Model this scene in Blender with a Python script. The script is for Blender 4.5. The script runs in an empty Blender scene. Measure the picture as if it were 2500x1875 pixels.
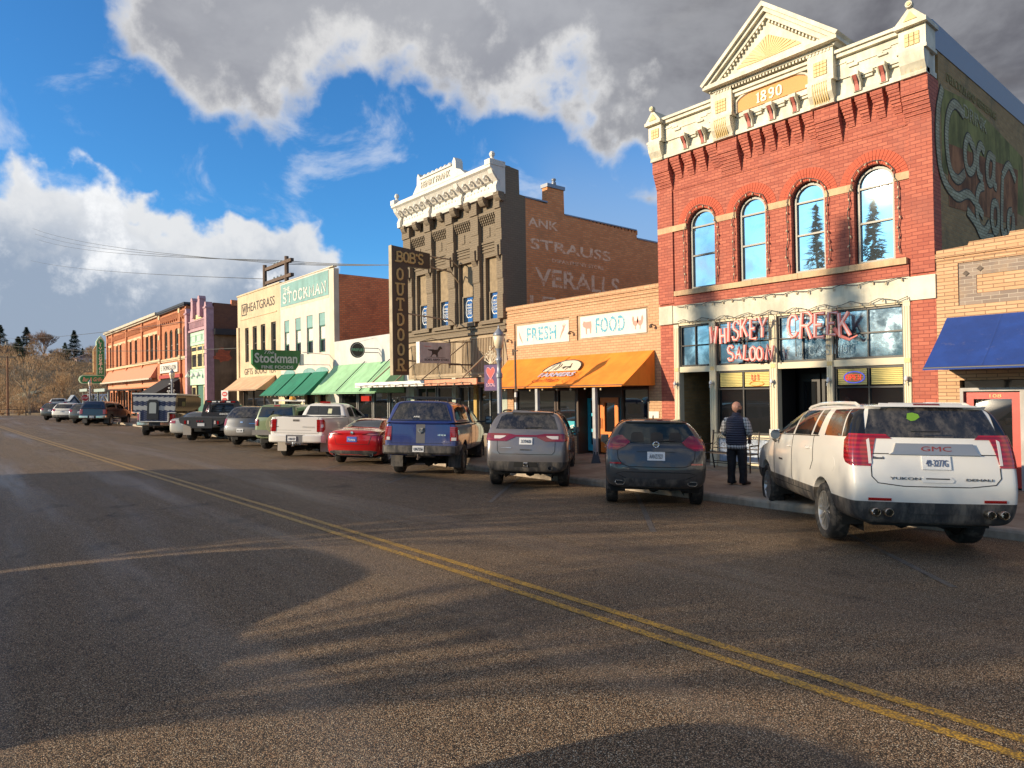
import bpy, bmesh, math, random
from mathutils import Vector, Matrix
from mathutils.geometry import tessellate_polygon
from mathutils.bvhtree import BVHTree
random.seed(7)
scene = bpy.context.scene
# ---------------------------------------------------------------- camera
cd = bpy.data.cameras.new('camera'); cam = bpy.data.objects.new('camera', cd)
scene.collection.objects.link(cam)
cd.sensor_fit = 'HORIZONTAL'; cd.sensor_width = 36.0; cd.lens = 36.0 * 1664 / 2500
cd.clip_start = 0.05; cd.clip_end = 20000
R_ = Vector((0.64525, 0.76382, -0.01501)); U_ = Vector((0.01848, 0.00403, 0.99982)); F_ = Vector((-0.76375, 0.64541, 0.01152))
HC = 2.25
cam.matrix_world = Matrix(((R_.x, U_.x, -F_.x, 0), (R_.y, U_.y, -F_.y, 0), (R_.z, U_.z, -F_.z, HC), (0, 0, 0, 1)))
scene.camera = cam
# ---------------------------------------------------------------- light
SUN_EL = math.radians(14.7); SUN_AZ = math.radians(20.9)     # azimuth measured from -Y towards -X
SD = Vector((-math.sin(SUN_AZ) * math.cos(SUN_EL), -math.cos(SUN_AZ) * math.cos(SUN_EL), math.sin(SUN_EL)))
sl = bpy.data.lights.new('sun', 'SUN'); sl.energy = 5.0; sl.angle = math.radians(0.55); sl.color = (1.0, 0.82, 0.58)
so = bpy.data.objects.new('sun', sl); scene.collection.objects.link(so)
so.rotation_euler = SD.to_track_quat('Z', 'Y').to_euler()
scene.view_settings.view_transform = 'Standard'; scene.view_settings.look = 'None'
scene.view_settings.exposure = 0.45; scene.view_settings.gamma = 1.0
scene.cycles.max_bounces = 6; scene.cycles.diffuse_bounces = 3; scene.cycles.glossy_bounces = 4
scene.cycles.sample_clamp_indirect = 6.0
# ---------------------------------------------------------------- shader expressions
class Sh:
    def __init__(s, tree): s.t = tree
    def node(s, typ, ins=None, **kw):
        n = s.t.nodes.new(typ)
        for k, v in kw.items(): setattr(n, k, v)
        for k, v in (ins or {}).items(): s.put(n.inputs[k], v)
        return n
    def put(s, sock, v):
        if isinstance(v, Ex): s.t.links.new(v.o, sock)
        elif hasattr(v, 'is_output'): s.t.links.new(v, sock)
        else:
            if sock.type == 'RGBA': v = (v,) * 3 + (1,) if not hasattr(v, '__len__') else tuple(v) + (1,) if len(v) == 3 else v
            sock.default_value = v
    def m(s, op, *a, clamp=False):
        n = s.t.nodes.new('ShaderNodeMath'); n.operation = op; n.use_clamp = clamp
        for i, v in enumerate(a): s.put(n.inputs[i], v)
        return Ex(s, n.outputs[0])
    def vm(s, op, *a):
        n = s.t.nodes.new('ShaderNodeVectorMath'); n.operation = op
        for i, v in enumerate(a): s.put(n.inputs[i], v)
        return Ex(s, n.outputs['Value' if op in ('DOT_PRODUCT', 'LENGTH') else 'Vector'])
    def smooth(s, x, a, b, lo=0., hi=1.):
        n = s.t.nodes.new('ShaderNodeMapRange'); n.interpolation_type = 'SMOOTHSTEP'
        s.put(n.inputs[0], x); n.inputs[1].default_value = a; n.inputs[2].default_value = b; n.inputs[3].default_value = lo; n.inputs[4].default_value = hi
        return Ex(s, n.outputs[0])
    def mix(s, f, a, b, blend='MIX'):
        n = s.t.nodes.new('ShaderNodeMix'); n.data_type = 'RGBA'; n.blend_type = blend; n.clamp_factor = True
        s.put(n.inputs[0], f); s.put(n.inputs[6], a); s.put(n.inputs[7], b)
        return Ex(s, n.outputs[2])
    def noise(s, vec, scale, detail=4, rough=.5, dist=0., dim='3D'):
        n = s.node('ShaderNodeTexNoise', {'Vector': vec, 'Scale': scale, 'Detail': detail, 'Roughness': rough, 'Distortion': dist}, noise_dimensions=dim)
        return Ex(s, n.outputs[0])
    def curve(s, x, pts):
        n = s.t.nodes.new('ShaderNodeFloatCurve'); c = n.mapping.curves[0]
        n.mapping.clip_min_x = -10; n.mapping.clip_min_y = -10
        while len(c.points) > 2: c.points.remove(c.points[1])
        c.points[0].location = pts[0]; c.points[1].location = pts[-1]
        for p in pts[1:-1]: c.points.new(*p)
        for p in c.points: p.handle_type = 'VECTOR'
        n.mapping.update(); s.put(n.inputs['Value'], x)
        return Ex(s, n.outputs[0])
    def xyz(s, x, y, z): return Ex(s, s.node('ShaderNodeCombineXYZ', {0: x, 1: y, 2: z}).outputs[0])
    def sep(s, v):
        n = s.node('ShaderNodeSeparateXYZ', {0: v}); return [Ex(s, n.outputs[i]) for i in range(3)]
class Ex:
    def __init__(s, sh, o): s.sh = sh; s.o = o
    def __add__(a, b): return a.sh.m('ADD', a, b)
    def __radd__(a, b): return a.sh.m('ADD', b, a)
    def __sub__(a, b): return a.sh.m('SUBTRACT', a, b)
    def __rsub__(a, b): return a.sh.m('SUBTRACT', b, a)
    def __mul__(a, b): return a.sh.m('MULTIPLY', a, b)
    def __rmul__(a, b): return a.sh.m('MULTIPLY', b, a)
    def __truediv__(a, b): return a.sh.m('DIVIDE', a, b)
# ---------------------------------------------------------------- sky
world = bpy.data.worlds.new('World'); scene.world = world; world.use_nodes = True
wt = world.node_tree; wt.nodes.clear(); s = Sh(wt)
sky = wt.nodes.new('ShaderNodeTexSky'); sky.sky_type = 'NISHITA'; sky.sun_disc = False
sky.sun_elevation = SUN_EL; sky.sun_rotation = math.atan2(SD.x, SD.y); sky.air_density = 1.0; sky.dust_density = 0.4; sky.ozone_density = 3.0
dirv = wt.nodes.new('ShaderNodeTexCoord').outputs['Generated']
dx, dy, dz = s.sep(dirv)
fd = s.m('MAXIMUM', s.vm('DOT_PRODUCT', dirv, tuple(F_)), 0.08)
uu = s.vm('DOT_PRODUCT', dirv, tuple(R_)) / fd
vv = s.vm('DOT_PRODUCT', dirv, tuple(U_)) / fd
ahead = s.smooth(s.vm('DOT_PRODUCT', dirv, tuple(F_)), .10, .35)
n1 = s.noise(dirv, 3.4, 3, .5, 0.) - .5
bil = s.m('ABSOLUTE', s.noise(dirv, 9.0, 2, .5, 0.) - .5) * 2.0
bil2 = s.m('ABSOLUTE', s.noise(s.vm('ADD', dirv, (5., 2., 1.)), 21.0, 3, .55, 0.) - .5) * 2.0
n2 = s.noise(s.vm('ADD', dirv, (3.1, 1.7, .4)), 11.0, 9, .62, .0) - .5
# great grey cloud overhead
ub = s.m('MULTIPLY', uu + .9, .5, clamp=True)
def cpts(l): return [((u + .9) * .5, v) for u, v in l]
vb = s.curve(ub, cpts([(-.9, .70), (-.76, .66), (-.66, .61), (-.60, .54), (-.53, .47), (-.47, .43), (-.415, .415), (-.36, .43), (-.30, .45), (-.255, .51), (-.21, .50), (-.16, .44), (-.10, .41), (.0, .415), (.08, .425), (.13, .415), (.18, .37), (.3, .28), (.5, .18), (.8, .12), (1.0, .08)]))
d1 = (vv - vb) * 5.0 + n1 * 1.5 + n2 * .75 - bil * .75 - bil2 * .2 + .27
c1 = s.smooth(d1, -.06, .24)
# cumulus bank on the left
vt = s.curve(ub, cpts([(-.9, .33), (-.75, .295), (-.66, .295), (-.61, .28), (-.57, .25), (-.51, .255), (-.46, .232), (-.42, .22), (-.36, .232), (-.31, .205), (-.27, .165), (-.22, .11), (-.15, .06), (-.08, .0), (.1, -.1), (1.0, -.3)]))
d2 = (vt - vv) * 9.0 + n1 * 1.2 + n2 * 1.0 - bil * 1.3 - bil2 * .45 + .42
c2 = s.smooth(d2, -.05, .24)
# loose wisps over the whole sky
d3 = s.noise(s.vm('MULTIPLY', dirv, (1, 1, 1.6)), 6.0, 8, .6, .4)
c3 = s.smooth(d3, .54, .70) * .6
back = s.smooth(s.noise(dirv, 2.4, 8, .6, .3), .46, .60)
lit = s.smooth(d1 + n2 * 1.2, .0, .50)
n3 = s.noise(s.vm('MULTIPLY', dirv, (1, 1, 2.0)), 2.6, 6, .6, .6)
grey = s.mix(s.smooth(uu + n1 * .3, -.02, .42), (.25, .255, .28), (.095, .09, .096))
grey = s.mix(s.smooth(n3 + n2 * .3, .36, .64), grey, s.mix(.36, grey, (.46, .465, .48)))
col1 = s.mix(lit, (.56, .555, .55), grey)
sh2 = s.smooth(d2 + n2 * 1.4 + n1 * 1.0 + bil * 1.2, .25, 1.5)
col2 = s.mix(sh2, (.60, .605, .61), (.24, .29, .37))
col2 = s.mix(s.smooth(n2, .0, .22) * s.smooth(vv, .04, .18), col2, (.74, .74, .74))
skyc = s.mix(1.0, sky.outputs[0], (.62, 1.38, 1.95), 'MULTIPLY')
bgs = .084
skyl = s.vm('SCALE', skyc); skyl.o.node.inputs['Scale'].default_value = bgs
low = s.smooth(vv, .02, .20, .6, 0.)
skyf = s.mix(low * ahead, skyl, (.27, .44, .72))
f = s.mix(c3 * ahead * .8, skyf, (.62, .64, .68))
hz = s.smooth(uu + n1 * .3, -.10, .10) * s.smooth(vv, .45, .15) * .68
f = s.mix(hz, f, (.27, .35, .48))
f = s.mix(c2 * .96, f, col2)
f = s.mix(c1 * .97, f, col1)
b = s.mix(back * .9, skyl, (.62, .60, .57))
out = s.mix(ahead, b, f)
bg = wt.nodes.new('ShaderNodeBackground'); s.put(bg.inputs[0], out); bg.inputs[1].default_value = 1.0
wo = wt.nodes.new('ShaderNodeOutputWorld'); wt.links.new(bg.outputs[0], wo.inputs[0])
# ---------------------------------------------------------------- materials
MATS = {}
def mat(name, col=None, rough=.7, metal=0., fn=None, **kw):
    if name in MATS: return MATS[name]
    m = bpy.data.materials.new(name); m.use_nodes = True; t = m.node_tree; p = t.nodes['Principled BSDF']
    MATS[name] = m; s = Sh(t)
    if col is not None: p.inputs['Base Color'].default_value = tuple(col) + (1,)
    p.inputs['Roughness'].default_value = rough; p.inputs['Metallic'].default_value = metal
    for k, v in kw.items(): p.inputs[k.replace('_', ' ')].default_value = v
    if fn: fn(s, p)
    return m
def posn(s): return s.node('ShaderNodeNewGeometry').outputs['Position']
def bump(s, p, h, strength=.4, dist=.01):
    n = s.node('ShaderNodeBump', {'Height': h, 'Strength': strength, 'Distance': dist}); s.put(p.inputs['Normal'], n.outputs[0])
def weathered(col, rough=.75, amt=.25, sc=3., bmp=.15):
    def fn(s, p):
        q = posn(s); a = s.noise(q, sc, 6, .6); b = s.noise(s.vm('MULTIPLY', q, (3, 3, .5)), sc * 1.2, 5, .6)
        k = s.smooth(a * .6 + b * .4, .36, .64)
        s.put(p.inputs['Base Color'], s.mix(k, tuple(c * (1 - amt) for c in col), tuple(min(1, c * (1 + amt * .45)) for c in col)))
        if bmp: bump(s, p, s.noise(q, sc * 9, 4, .6), bmp, .01)
    return fn
def wmat(name, col=(.5, .5, .5), rough=.75, amt=.22, sc=3., bmp=.15, **k): return mat(name, col, rough, fn=weathered(col, rough, amt, sc, bmp), **k)
def brickmat(name, c1, c2, mortar, bw=.22, bh=.075, ms=.008, stain=None, stainamt=.5, offx=0., bstr=.6, rough=.85, paint=None):
    def fn(s, p):
        q = posn(s); x, y, z = s.sep(q)
        v = s.xyz(x + y * 1.0 + offx, z, 0.0)
        b = s.node('ShaderNodeTexBrick', {'Vector': v, 'Color1': c1, 'Color2': c2, 'Mortar': mortar, 'Scale': 1.0, 'Mortar Size': ms, 'Mortar Smooth': .2, 'Bias': 0., 'Brick Width': bw, 'Row Height': bh})
        col = Ex(s, b.outputs['Color']); a = s.noise(q, 1.1, 7, .65)
        col = s.mix(s.smooth(s.noise(q, 14., 4, .6), .3, .75) * .35, col, s.mix(.5, col, c2))
        if stain: col = s.mix(s.smooth(a, .5, .68) * stainamt, col, stain)
        s.put(p.inputs['Base Color'], col)
        bump(s, p, s.m('SUBTRACT', 1.0, Ex(s, b.outputs['Fac'])) + s.noise(q, 30, 3) * .3, bstr, .012)
    return mat(name, c1, rough, fn=fn)
WHISKEY = brickmat('painted_red_brick', (.47, .14, .085), (.34, .088, .055), (.23, .055, .04), bw=.215, bh=.082, ms=.007, stain=(.28, .09, .065), stainamt=.55)
SIDEBRICK = brickmat('dark_side_brick', (.40, .25, .10), (.30, .18, .07), (.30, .22, .11), bw=.22, bh=.085, stain=(.14, .12, .06), stainamt=.7)
TANBRICK = brickmat('tan_brick', (.56, .34, .19), (.48, .275, .145), (.28, .16, .09), bw=.22, bh=.085, ms=.007, stain=(.46, .25, .13), stainamt=.4)
TANBRICK2 = brickmat('tan_roman_brick', (.58, .355, .20), (.49, .285, .15), (.21, .12, .07), bw=.36, bh=.075, ms=.008, stain=(.48, .27, .14), stainamt=.4)
GREYBRICK = brickmat('grey_brick_panel', (.30, .23, .18), (.20, .15, .12), (.45, .38, .30), bw=.30, bh=.075, ms=.006, stain=(.42, .28, .16), stainamt=.6)
TAUPE = brickmat('taupe_painted_brick', (.20, .155, .105), (.18, .14, .095), (.125, .095, .065), bw=.22, bh=.085, ms=.007, bstr=.5)
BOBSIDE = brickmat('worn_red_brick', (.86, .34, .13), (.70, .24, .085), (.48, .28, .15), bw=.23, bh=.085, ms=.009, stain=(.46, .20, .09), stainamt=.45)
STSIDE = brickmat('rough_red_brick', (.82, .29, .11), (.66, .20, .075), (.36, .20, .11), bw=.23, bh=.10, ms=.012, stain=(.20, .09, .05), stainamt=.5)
ORBRICK = brickmat('orange_brick', (.52, .20, .085), (.42, .14, .06), (.34, .17, .10), bw=.25, bh=.10, ms=.008, stain=(.42, .12, .06), stainamt=.4)
CREAM = wmat('cream_paint', (.61, .56, .43), .55, .30, 2.2)
CREAM2 = wmat('pale_cream_paint', (.57, .525, .40), .6, .32, 1.4)
YEL = wmat('yellow_paint', (.64, .46, .19), .55, .1)
OCHRE = mat('ochre_panel', (.60, .25, .055), .6)
ROSE = mat('dusty_red_paint', (.42, .12, .09), .6)
WHITE = wmat('white_paint', (.70, .68, .63), .55, .1, 2.)
TPAINT = wmat('taupe_paint', (.20, .155, .105), .7, .15, 2.)
TLIGHT = wmat('light_taupe_panel', (.34, .255, .16), .7, .18, 1.5)
BLACK = mat('black_frame', (.012, .012, .014), .35)
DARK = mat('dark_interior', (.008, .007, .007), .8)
DKGREY = mat('dark_grey_metal', (.035, .035, .038), .45, .3)
RUST = wmat('rusty_steel', (.10, .07, .05), .7, .4, 8.)
GALV = mat('galvanised_metal', (.24, .26, .30), .45, .4)
def glassy(name, tint, metal=.85, rough=.03, dirt=.0, col2=None):
    def fn(s, p):
        q = posn(s); n = s.noise(q, 1.6, 5, .6, .5); bump(s, p, s.noise(q, 1.3, 2, .5), .12, .02)
        s.put(p.inputs['Base Color'], s.mix(s.smooth(n, .40, .66), tint, col2 or tuple(c * .8 for c in tint)))
        if dirt: s.put(p.inputs['Roughness'], s.smooth(s.noise(q, 5., 6, .7), .45, .75, rough, rough + dirt))
    return mat(name, tint, rough, metal, fn=fn)
SKYGLASS = glassy('reflective_window_glass', (.55, .66, .72), .92, .015)
DIMGLASS = glassy('dim_window_glass', (.10, .12, .14), .75, .04)
DARKGLASS = mat('dark_shop_glass', (.012, .013, .014), .03, 0., Specular_IOR_Level=.9)
BLUEGLASS = glassy('clouded_transom_glass', (.10, .15, .20), .8, .12, .1, (.42, .55, .66))
CONC = wmat('concrete', (.30, .25, .20), .8, .25, 2.5, .3)
# ---------------------------------------------------------------- mesh builder
SPLITN = set('anchor_plate awning_arch banner_arm belt_course bracket_arm bracket_face bumper marker_light neon_tube channel_letters ornament pane pictures pier rosette side_light stall_riser sticker support_rod snowflake_ornament wheel_liner window_blind'.split())
class MB:
    def __init__(s): s.v = []; s.f = []; s.mi = []; s.m = 0; s.sm = []; s.smooth = False
    def face(s, idx): s.f.append(tuple(idx)); s.mi.append(s.m); s.sm.append(s.smooth)
    def add(s, verts, faces):
        o = len(s.v); s.v += [tuple(p) for p in verts]
        for f in faces: s.face([o + i for i in f])
        return s
    def box(s, x0, x1, y0, y1, z0, z1):
        if x0 > x1: x0, x1 = x1, x0
        if y0 > y1: y0, y1 = y1, y0
        if z0 > z1: z0, z1 = z1, z0
        return s.add([(x0,y0,z0),(x1,y0,z0),(x1,y1,z0),(x0,y1,z0),(x0,y0,z1),(x1,y0,z1),(x1,y1,z1),(x0,y1,z1)],
                     [(0,3,2,1),(4,5,6,7),(0,1,5,4),(1,2,6,5),(2,3,7,6),(3,0,4,7)])
    def prism(s, poly, ax, a, b, holes=()):
        """poly: 2D points; ax 'y': (x,z) extruded along y from a to b; 'x': (y,z); 'z': (x,y)"""
        def P(p, d): return {'y': (p[0], d, p[1]), 'x': (d, p[0], p[1]), 'z': (p[0], p[1], d)}[ax]
        loops = [list(poly)] + [list(h) for h in holes]
        tri = tessellate_polygon([[Vector((p[0], p[1], 0)) for p in l] for l in loops])
        flat = [p for l in loops for p in l]; n = len(flat); o = len(s.v)
        s.v += [P(p, a) for p in flat] + [P(p, b) for p in flat]
        for t in tri: s.face([o + i for i in t]); s.face([o + n + i for i in reversed(t)])
        k = 0
        for l in loops:
            m = len(l)
            for i in range(m): j = (i + 1) % m; s.face([o + k + i, o + k + j, o + n + k + j, o + n + k + i])
            k += m
        return s
    def tube(s, pts, r, n=6, cap=True, squash=None, nrm=None):
        pts = [Vector(p) for p in pts]; rs = r if isinstance(r, (list, tuple)) else [r] * len(pts)
        o = len(s.v); up0 = None
        for i, p in enumerate(pts):
            d = (pts[min(i + 1, len(pts) - 1)] - pts[max(i - 1, 0)])
            if d.length < 1e-9: d = Vector((0, 0, 1))
            d.normalize()
            if nrm is not None: a = Vector(nrm); b = d.cross(a); b = b.normalized() if b.length > 1e-6 else Vector((1, 0, 0)); a = b.cross(d)
            else:
                if up0 is None: up0 = Vector((0, 0, 1)) if abs(d.z) < .9 else Vector((1, 0, 0))
                b = d.cross(up0).normalized(); a = b.cross(d); up0 = a
            sq = squash or 1.
            for k in range(n):
                t = 2 * math.pi * (k + .5) / n; s.v.append(tuple(p + (b * math.cos(t) + a * math.sin(t) * sq) * rs[i]))
        for i in range(len(pts) - 1):
            for k in range(n): s.face([o + i*n + k, o + i*n + (k+1) % n, o + (i+1)*n + (k+1) % n, o + (i+1)*n + k])
        if cap: s.face([o + k for k in range(n)][::-1]); s.face([o + (len(pts)-1)*n + k for k in range(n)])
        return s
    def lathe(s, prof, c=(0, 0, 0), n=12, axis='z', cap=True):
        o = len(s.v)
        for r, h in prof:
            for k in range(n):
                t = 2 * math.pi * k / n; a, b = r * math.cos(t), r * math.sin(t)
                q = {'z': (a, b, h), 'x': (h, a, b), 'y': (a, h, b)}[axis]; s.v.append((c[0]+q[0], c[1]+q[1], c[2]+q[2]))
        for i in range(len(prof) - 1):
            for k in range(n): s.face([o + i*n + k, o + i*n + (k+1) % n, o + (i+1)*n + (k+1) % n, o + (i+1)*n + k])
        if cap: s.face([o + k for k in range(n)][::-1]); s.face([o + (len(prof)-1)*n + k for k in range(n)])
        return s
    def split(s):
        par = list(range(len(s.v)))
        def F(a):
            while par[a] != a: par[a] = par[par[a]]; a = par[a]
            return a
        for f in s.f:
            for i in f[1:]: par[F(i)] = F(f[0])
        isl = {}
        for fi, f in enumerate(s.f): isl.setdefault(F(f[0]), []).append(fi)
        B = []
        for k, fs in isl.items():
            vs = [s.v[i] for fi in fs for i in s.f[fi]]; B.append(([min(v[a] for v in vs) for a in range(3)], [max(v[a] for v in vs) for a in range(3)], fs))
        g = list(range(len(B)))
        def G(a):
            while g[a] != a: a = g[a]
            return a
        for i in range(len(B)):
            for j in range(i):
                d = math.sqrt(sum(max(0, B[i][0][a] - B[j][1][a], B[j][0][a] - B[i][1][a]) ** 2 for a in range(3))); z = max(max(B[q][1][a] - B[q][0][a] for a in range(3)) for q in (i, j))
                if d <= max(.02, .5 * z): g[G(i)] = G(j)
        out = {}
        for i in range(len(B)): out.setdefault(G(i), []).extend(B[i][2])
        res = []
        for fs in out.values():
            m = MB(); ix = {}
            for fi in fs:
                for i in s.f[fi]:
                    if i not in ix: ix[i] = len(m.v); m.v.append(s.v[i])
                m.f.append(tuple(ix[i] for i in s.f[fi])); m.mi.append(s.mi[fi]); m.sm.append(s.sm[fi])
            res.append(m)
        return res
    def build(s, name, m, parent=None, label=None, recalc=True, auto=None):
        if name in SPLITN and len(s.f) < 2500:
            ps = s.split()
            if len(ps) > 1: return [p._build(name, m, parent, label, recalc, auto) for p in ps][0]
        return s._build(name, m, parent, label, recalc, auto)
    def _build(s, name, m, parent=None, label=None, recalc=True, auto=None):
        me = bpy.data.meshes.new(name); me.from_pydata(s.v, [], s.f)
        ms = m if isinstance(m, (list, tuple)) else [m]
        for q in ms: me.materials.append(q)
        me.polygons.foreach_set('material_index', s.mi); me.polygons.foreach_set('use_smooth', s.sm)
        if recalc:
            bm = bmesh.new(); bm.from_mesh(me); bmesh.ops.recalc_face_normals(bm, faces=bm.faces); bm.to_mesh(me); bm.free()
        if auto is not None: me.set_sharp_from_angle(angle=math.radians(auto))
        return link(name, me, parent, label)
def link(name, me, parent=None, label=None):
    o = bpy.data.objects.new(name, me); scene.collection.objects.link(o)
    if parent is not None: o.parent = parent
    if label: o['label'] = label
    return o
def tag(o, label, cat, group=None, kind=None):
    if label: o['label'] = label
    if cat: o['category'] = cat
    if group: o['group'] = group
    if kind: o['kind'] = kind
    return o
def thing(name, label, cat, loc=(0, 0, 0), group=None, rz=0.):
    o = bpy.data.objects.new(name, None); scene.collection.objects.link(o); o.location = loc; o.rotation_euler = (0, 0, rz); o.empty_display_size = .3
    return tag(o, label, cat, group)
def kids(o): return [c for c in bpy.data.objects if c.parent == o]
def dup(root, loc, label=None, rz=None, parent=None, group=None, scale=None):
    tree = {}
    for c in bpy.data.objects: tree.setdefault(c.parent, []).append(c)
    def rec(o, par):
        n = o.copy(); scene.collection.objects.link(n); n.parent = par
        for c in tree.get(o, []): rec(c, n)
        return n
    r = rec(root, parent); r.location = loc
    if rz is not None: r.rotation_euler = (0, 0, rz)
    if scale is not None: r.scale = scale if isinstance(scale, (tuple, list)) else (scale,) * 3
    if label: r['label'] = label
    if group: r['group'] = group
    return r
def arcp(cx, cz, rx, rz, a0, a1, n=10):
    return [(cx + rx * math.cos(math.radians(a0 + (a1 - a0) * i / n)), cz + rz * math.sin(math.radians(a0 + (a1 - a0) * i / n))) for i in range(n + 1)]
def rect(x0, x1, z0, z1): return [(x0, z0), (x1, z0), (x1, z1), (x0, z1)]
def archpoly(x0, x1, z0, zs, zt, n=14): return [(x0, z0), (x1, z0)] + arcp((x0+x1)/2, zs, (x1-x0)/2, zt-zs, 0, 180, n)
FONT_CACHE = {}
def txt(name, body, P, ux, uz, width, height, m, parent=None, bold=0., extrude=.004, shear=0., spacing=1., space_z=None):
    """flat text: P lower-left corner, ux reading direction, uz up; fitted to width x height"""
    cu = bpy.data.curves.new(name, 'FONT'); cu.body = body; cu.size = 1.; cu.offset = bold * .6; cu.extrude = extrude / max(height, .01); cu.shear = shear; cu.space_character = spacing; cu.resolution_u = 3
    ob = bpy.data.objects.new(name, cu); scene.collection.objects.link(ob)
    dg = bpy.context.evaluated_depsgraph_get(); dg.update(); me = bpy.data.meshes.new_from_object(ob.evaluated_get(dg))
    bpy.data.objects.remove(ob); bpy.data.curves.remove(cu); me.name = name
    xs = [v.co.x for v in me.vertices]; ys = [v.co.y for v in me.vertices]
    if not xs: return None
    x0, x1, y0, y1 = min(xs), max(xs), min(ys), max(ys); P = Vector(P); ux = Vector(ux).normalized(); uz = Vector(uz).normalized(); nn = ux.cross(uz)
    for v in me.vertices:
        a = (v.co.x - x0) / (x1 - x0) * width; b = (v.co.y - y0) / (y1 - y0) * height
        v.co = P + ux * a + uz * b + nn * (v.co.z * height)
    me.materials.clear(); me.materials.append(m)
    return link(name, me, parent)
EX = Vector((1, 0, 0)); EY = Vector((0, 1, 0)); EZ = Vector((0, 0, 1))
FY = 16.2
SANDT = wmat('tan_sandstone', (.50, .33, .18), .7, .25, 3.)
def cloth(name, col):
    def fn(s, p):
        q = posn(s); x, y, z = s.sep(q); n = s.noise(s.vm('MULTIPLY', q, (1, 1, .35)), 1.6, 6, .65); a = s.m('ABSOLUTE', s.m('FRACT', x * .87) - .5)
        c = s.mix(s.smooth(n, .36, .64), tuple(v * .84 for v in col), tuple(min(1, v * 1.07) for v in col)); c = s.mix(s.smooth(a, .012, .006) * .35, c, tuple(v * .45 for v in col)); c = s.mix(s.smooth(s.noise(q, 4.5, 5, .7), .60, .75) * .16, c, (.3, .25, .2))
        s.put(p.inputs['Base Color'], c); bump(s, p, s.noise(q, 2.0, 4, .55) + s.smooth(a, .03, .0) * .15, .5, .05)
    return mat(name, col, .8, fn=fn)
NEON_RED = mat('neon_letter_red', (.80, .20, .15), .5); PINKW = mat('pale_pink_tube', (.82, .50, .46), .4); NEONB = mat('unlit_neon_glass', (.28, .36, .40), .25)
BULB = mat('bulb_glass', (.50, .40, .26), .3); WIRE = mat('black_cable', (.015, .014, .013), .6)
INKW = mat('white_lettering', (.78, .76, .70), .6); INKB = mat('black_lettering', (.03, .025, .022), .6)
# ------------------------------------------------------------ stroke lettering
def S_(t): return [[tuple(float(c) for c in p.split(',')) for p in l.split()] for l in t.split('/')]
GL = {'A': '0,0 .45,1 .9,0/.18,.38 .72,.38', 'B': '.05,0 .05,1 .55,1 .78,.88 .78,.64 .55,.52 .05,.52/.55,.52 .85,.38 .85,.13 .6,0 .05,0', 'C': '.85,.78 .7,.97 .4,1.02 .12,.85 .02,.5 .12,.15 .4,-.02 .7,.05 .85,.22',
      'D': '.05,0 .05,1 .5,1 .8,.8 .85,.5 .8,.2 .5,0 .05,0', 'E': '.8,1 .05,1 .05,0 .8,0/.05,.52 .6,.52', 'F': '.8,1 .05,1 .05,0/.05,.52 .6,.52', 'G': '.85,.78 .7,.97 .4,1.02 .12,.85 .02,.5 .12,.15 .4,-.02 .75,.05 .85,.4 .5,.4',
      'H': '.05,0 .05,1/.8,0 .8,1/.05,.5 .8,.5', 'I': '.1,0 .1,1', 'K': '.05,0 .05,1/.8,1 .1,.45/.3,.6 .85,0', 'L': '.05,1 .05,0 .75,0', 'M': '.0,0 .05,1 .45,.3 .85,1 .9,0', 'N': '.05,0 .05,1 .8,0 .8,1',
      'O': '.42,0 .1,.15 .02,.5 .1,.85 .42,1 .76,.85 .84,.5 .76,.15 .42,0', 'R': '.05,0 .05,1 .55,1 .8,.86 .8,.64 .55,.5 .05,.5/.45,.5 .85,0', 'S': '.8,.85 .6,1 .25,1 .05,.8 .15,.58 .7,.42 .82,.2 .62,0 .2,0 .03,.18',
      'T': '-.08,.8 -.05,1 .9,1 .93,.8/.42,1 .42,0', 'U': '.05,1 .05,.25 .2,.02 .62,.02 .8,.25 .8,1', 'V': '0,1 .42,0 .85,1', 'W': '0,1 .2,0 .45,.7 .7,0 .95,1', 'Y': '0,1 .42,.5 .85,1/.42,.5 .42,0', "'": '.1,1 .05,.75', '&': '.8,0 .2,.7 .3,1 .55,.95 .5,.7 .1,.3 .2,0 .5,0 .8,.35',
      'P': '.05,0 .05,1 .55,1 .8,.86 .8,.6 .55,.48 .05,.48', '1': '.1,.8 .35,1 .35,0', '8': '.4,.52 .1,.7 .15,.95 .4,1 .65,.95 .7,.7 .4,.52 .05,.3 .1,.05 .4,0 .7,.05 .75,.3 .4,.52', '9': '.7,.6 .4,.45 .1,.6 .1,.9 .4,1 .7,.9 .7,.3 .4,0 .1,.1', '0': '.4,0 .1,.15 .05,.5 .1,.85 .4,1 .7,.85 .75,.5 .7,.15 .4,0'}
GL = {k: S_(v) for k, v in GL.items()}
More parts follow.
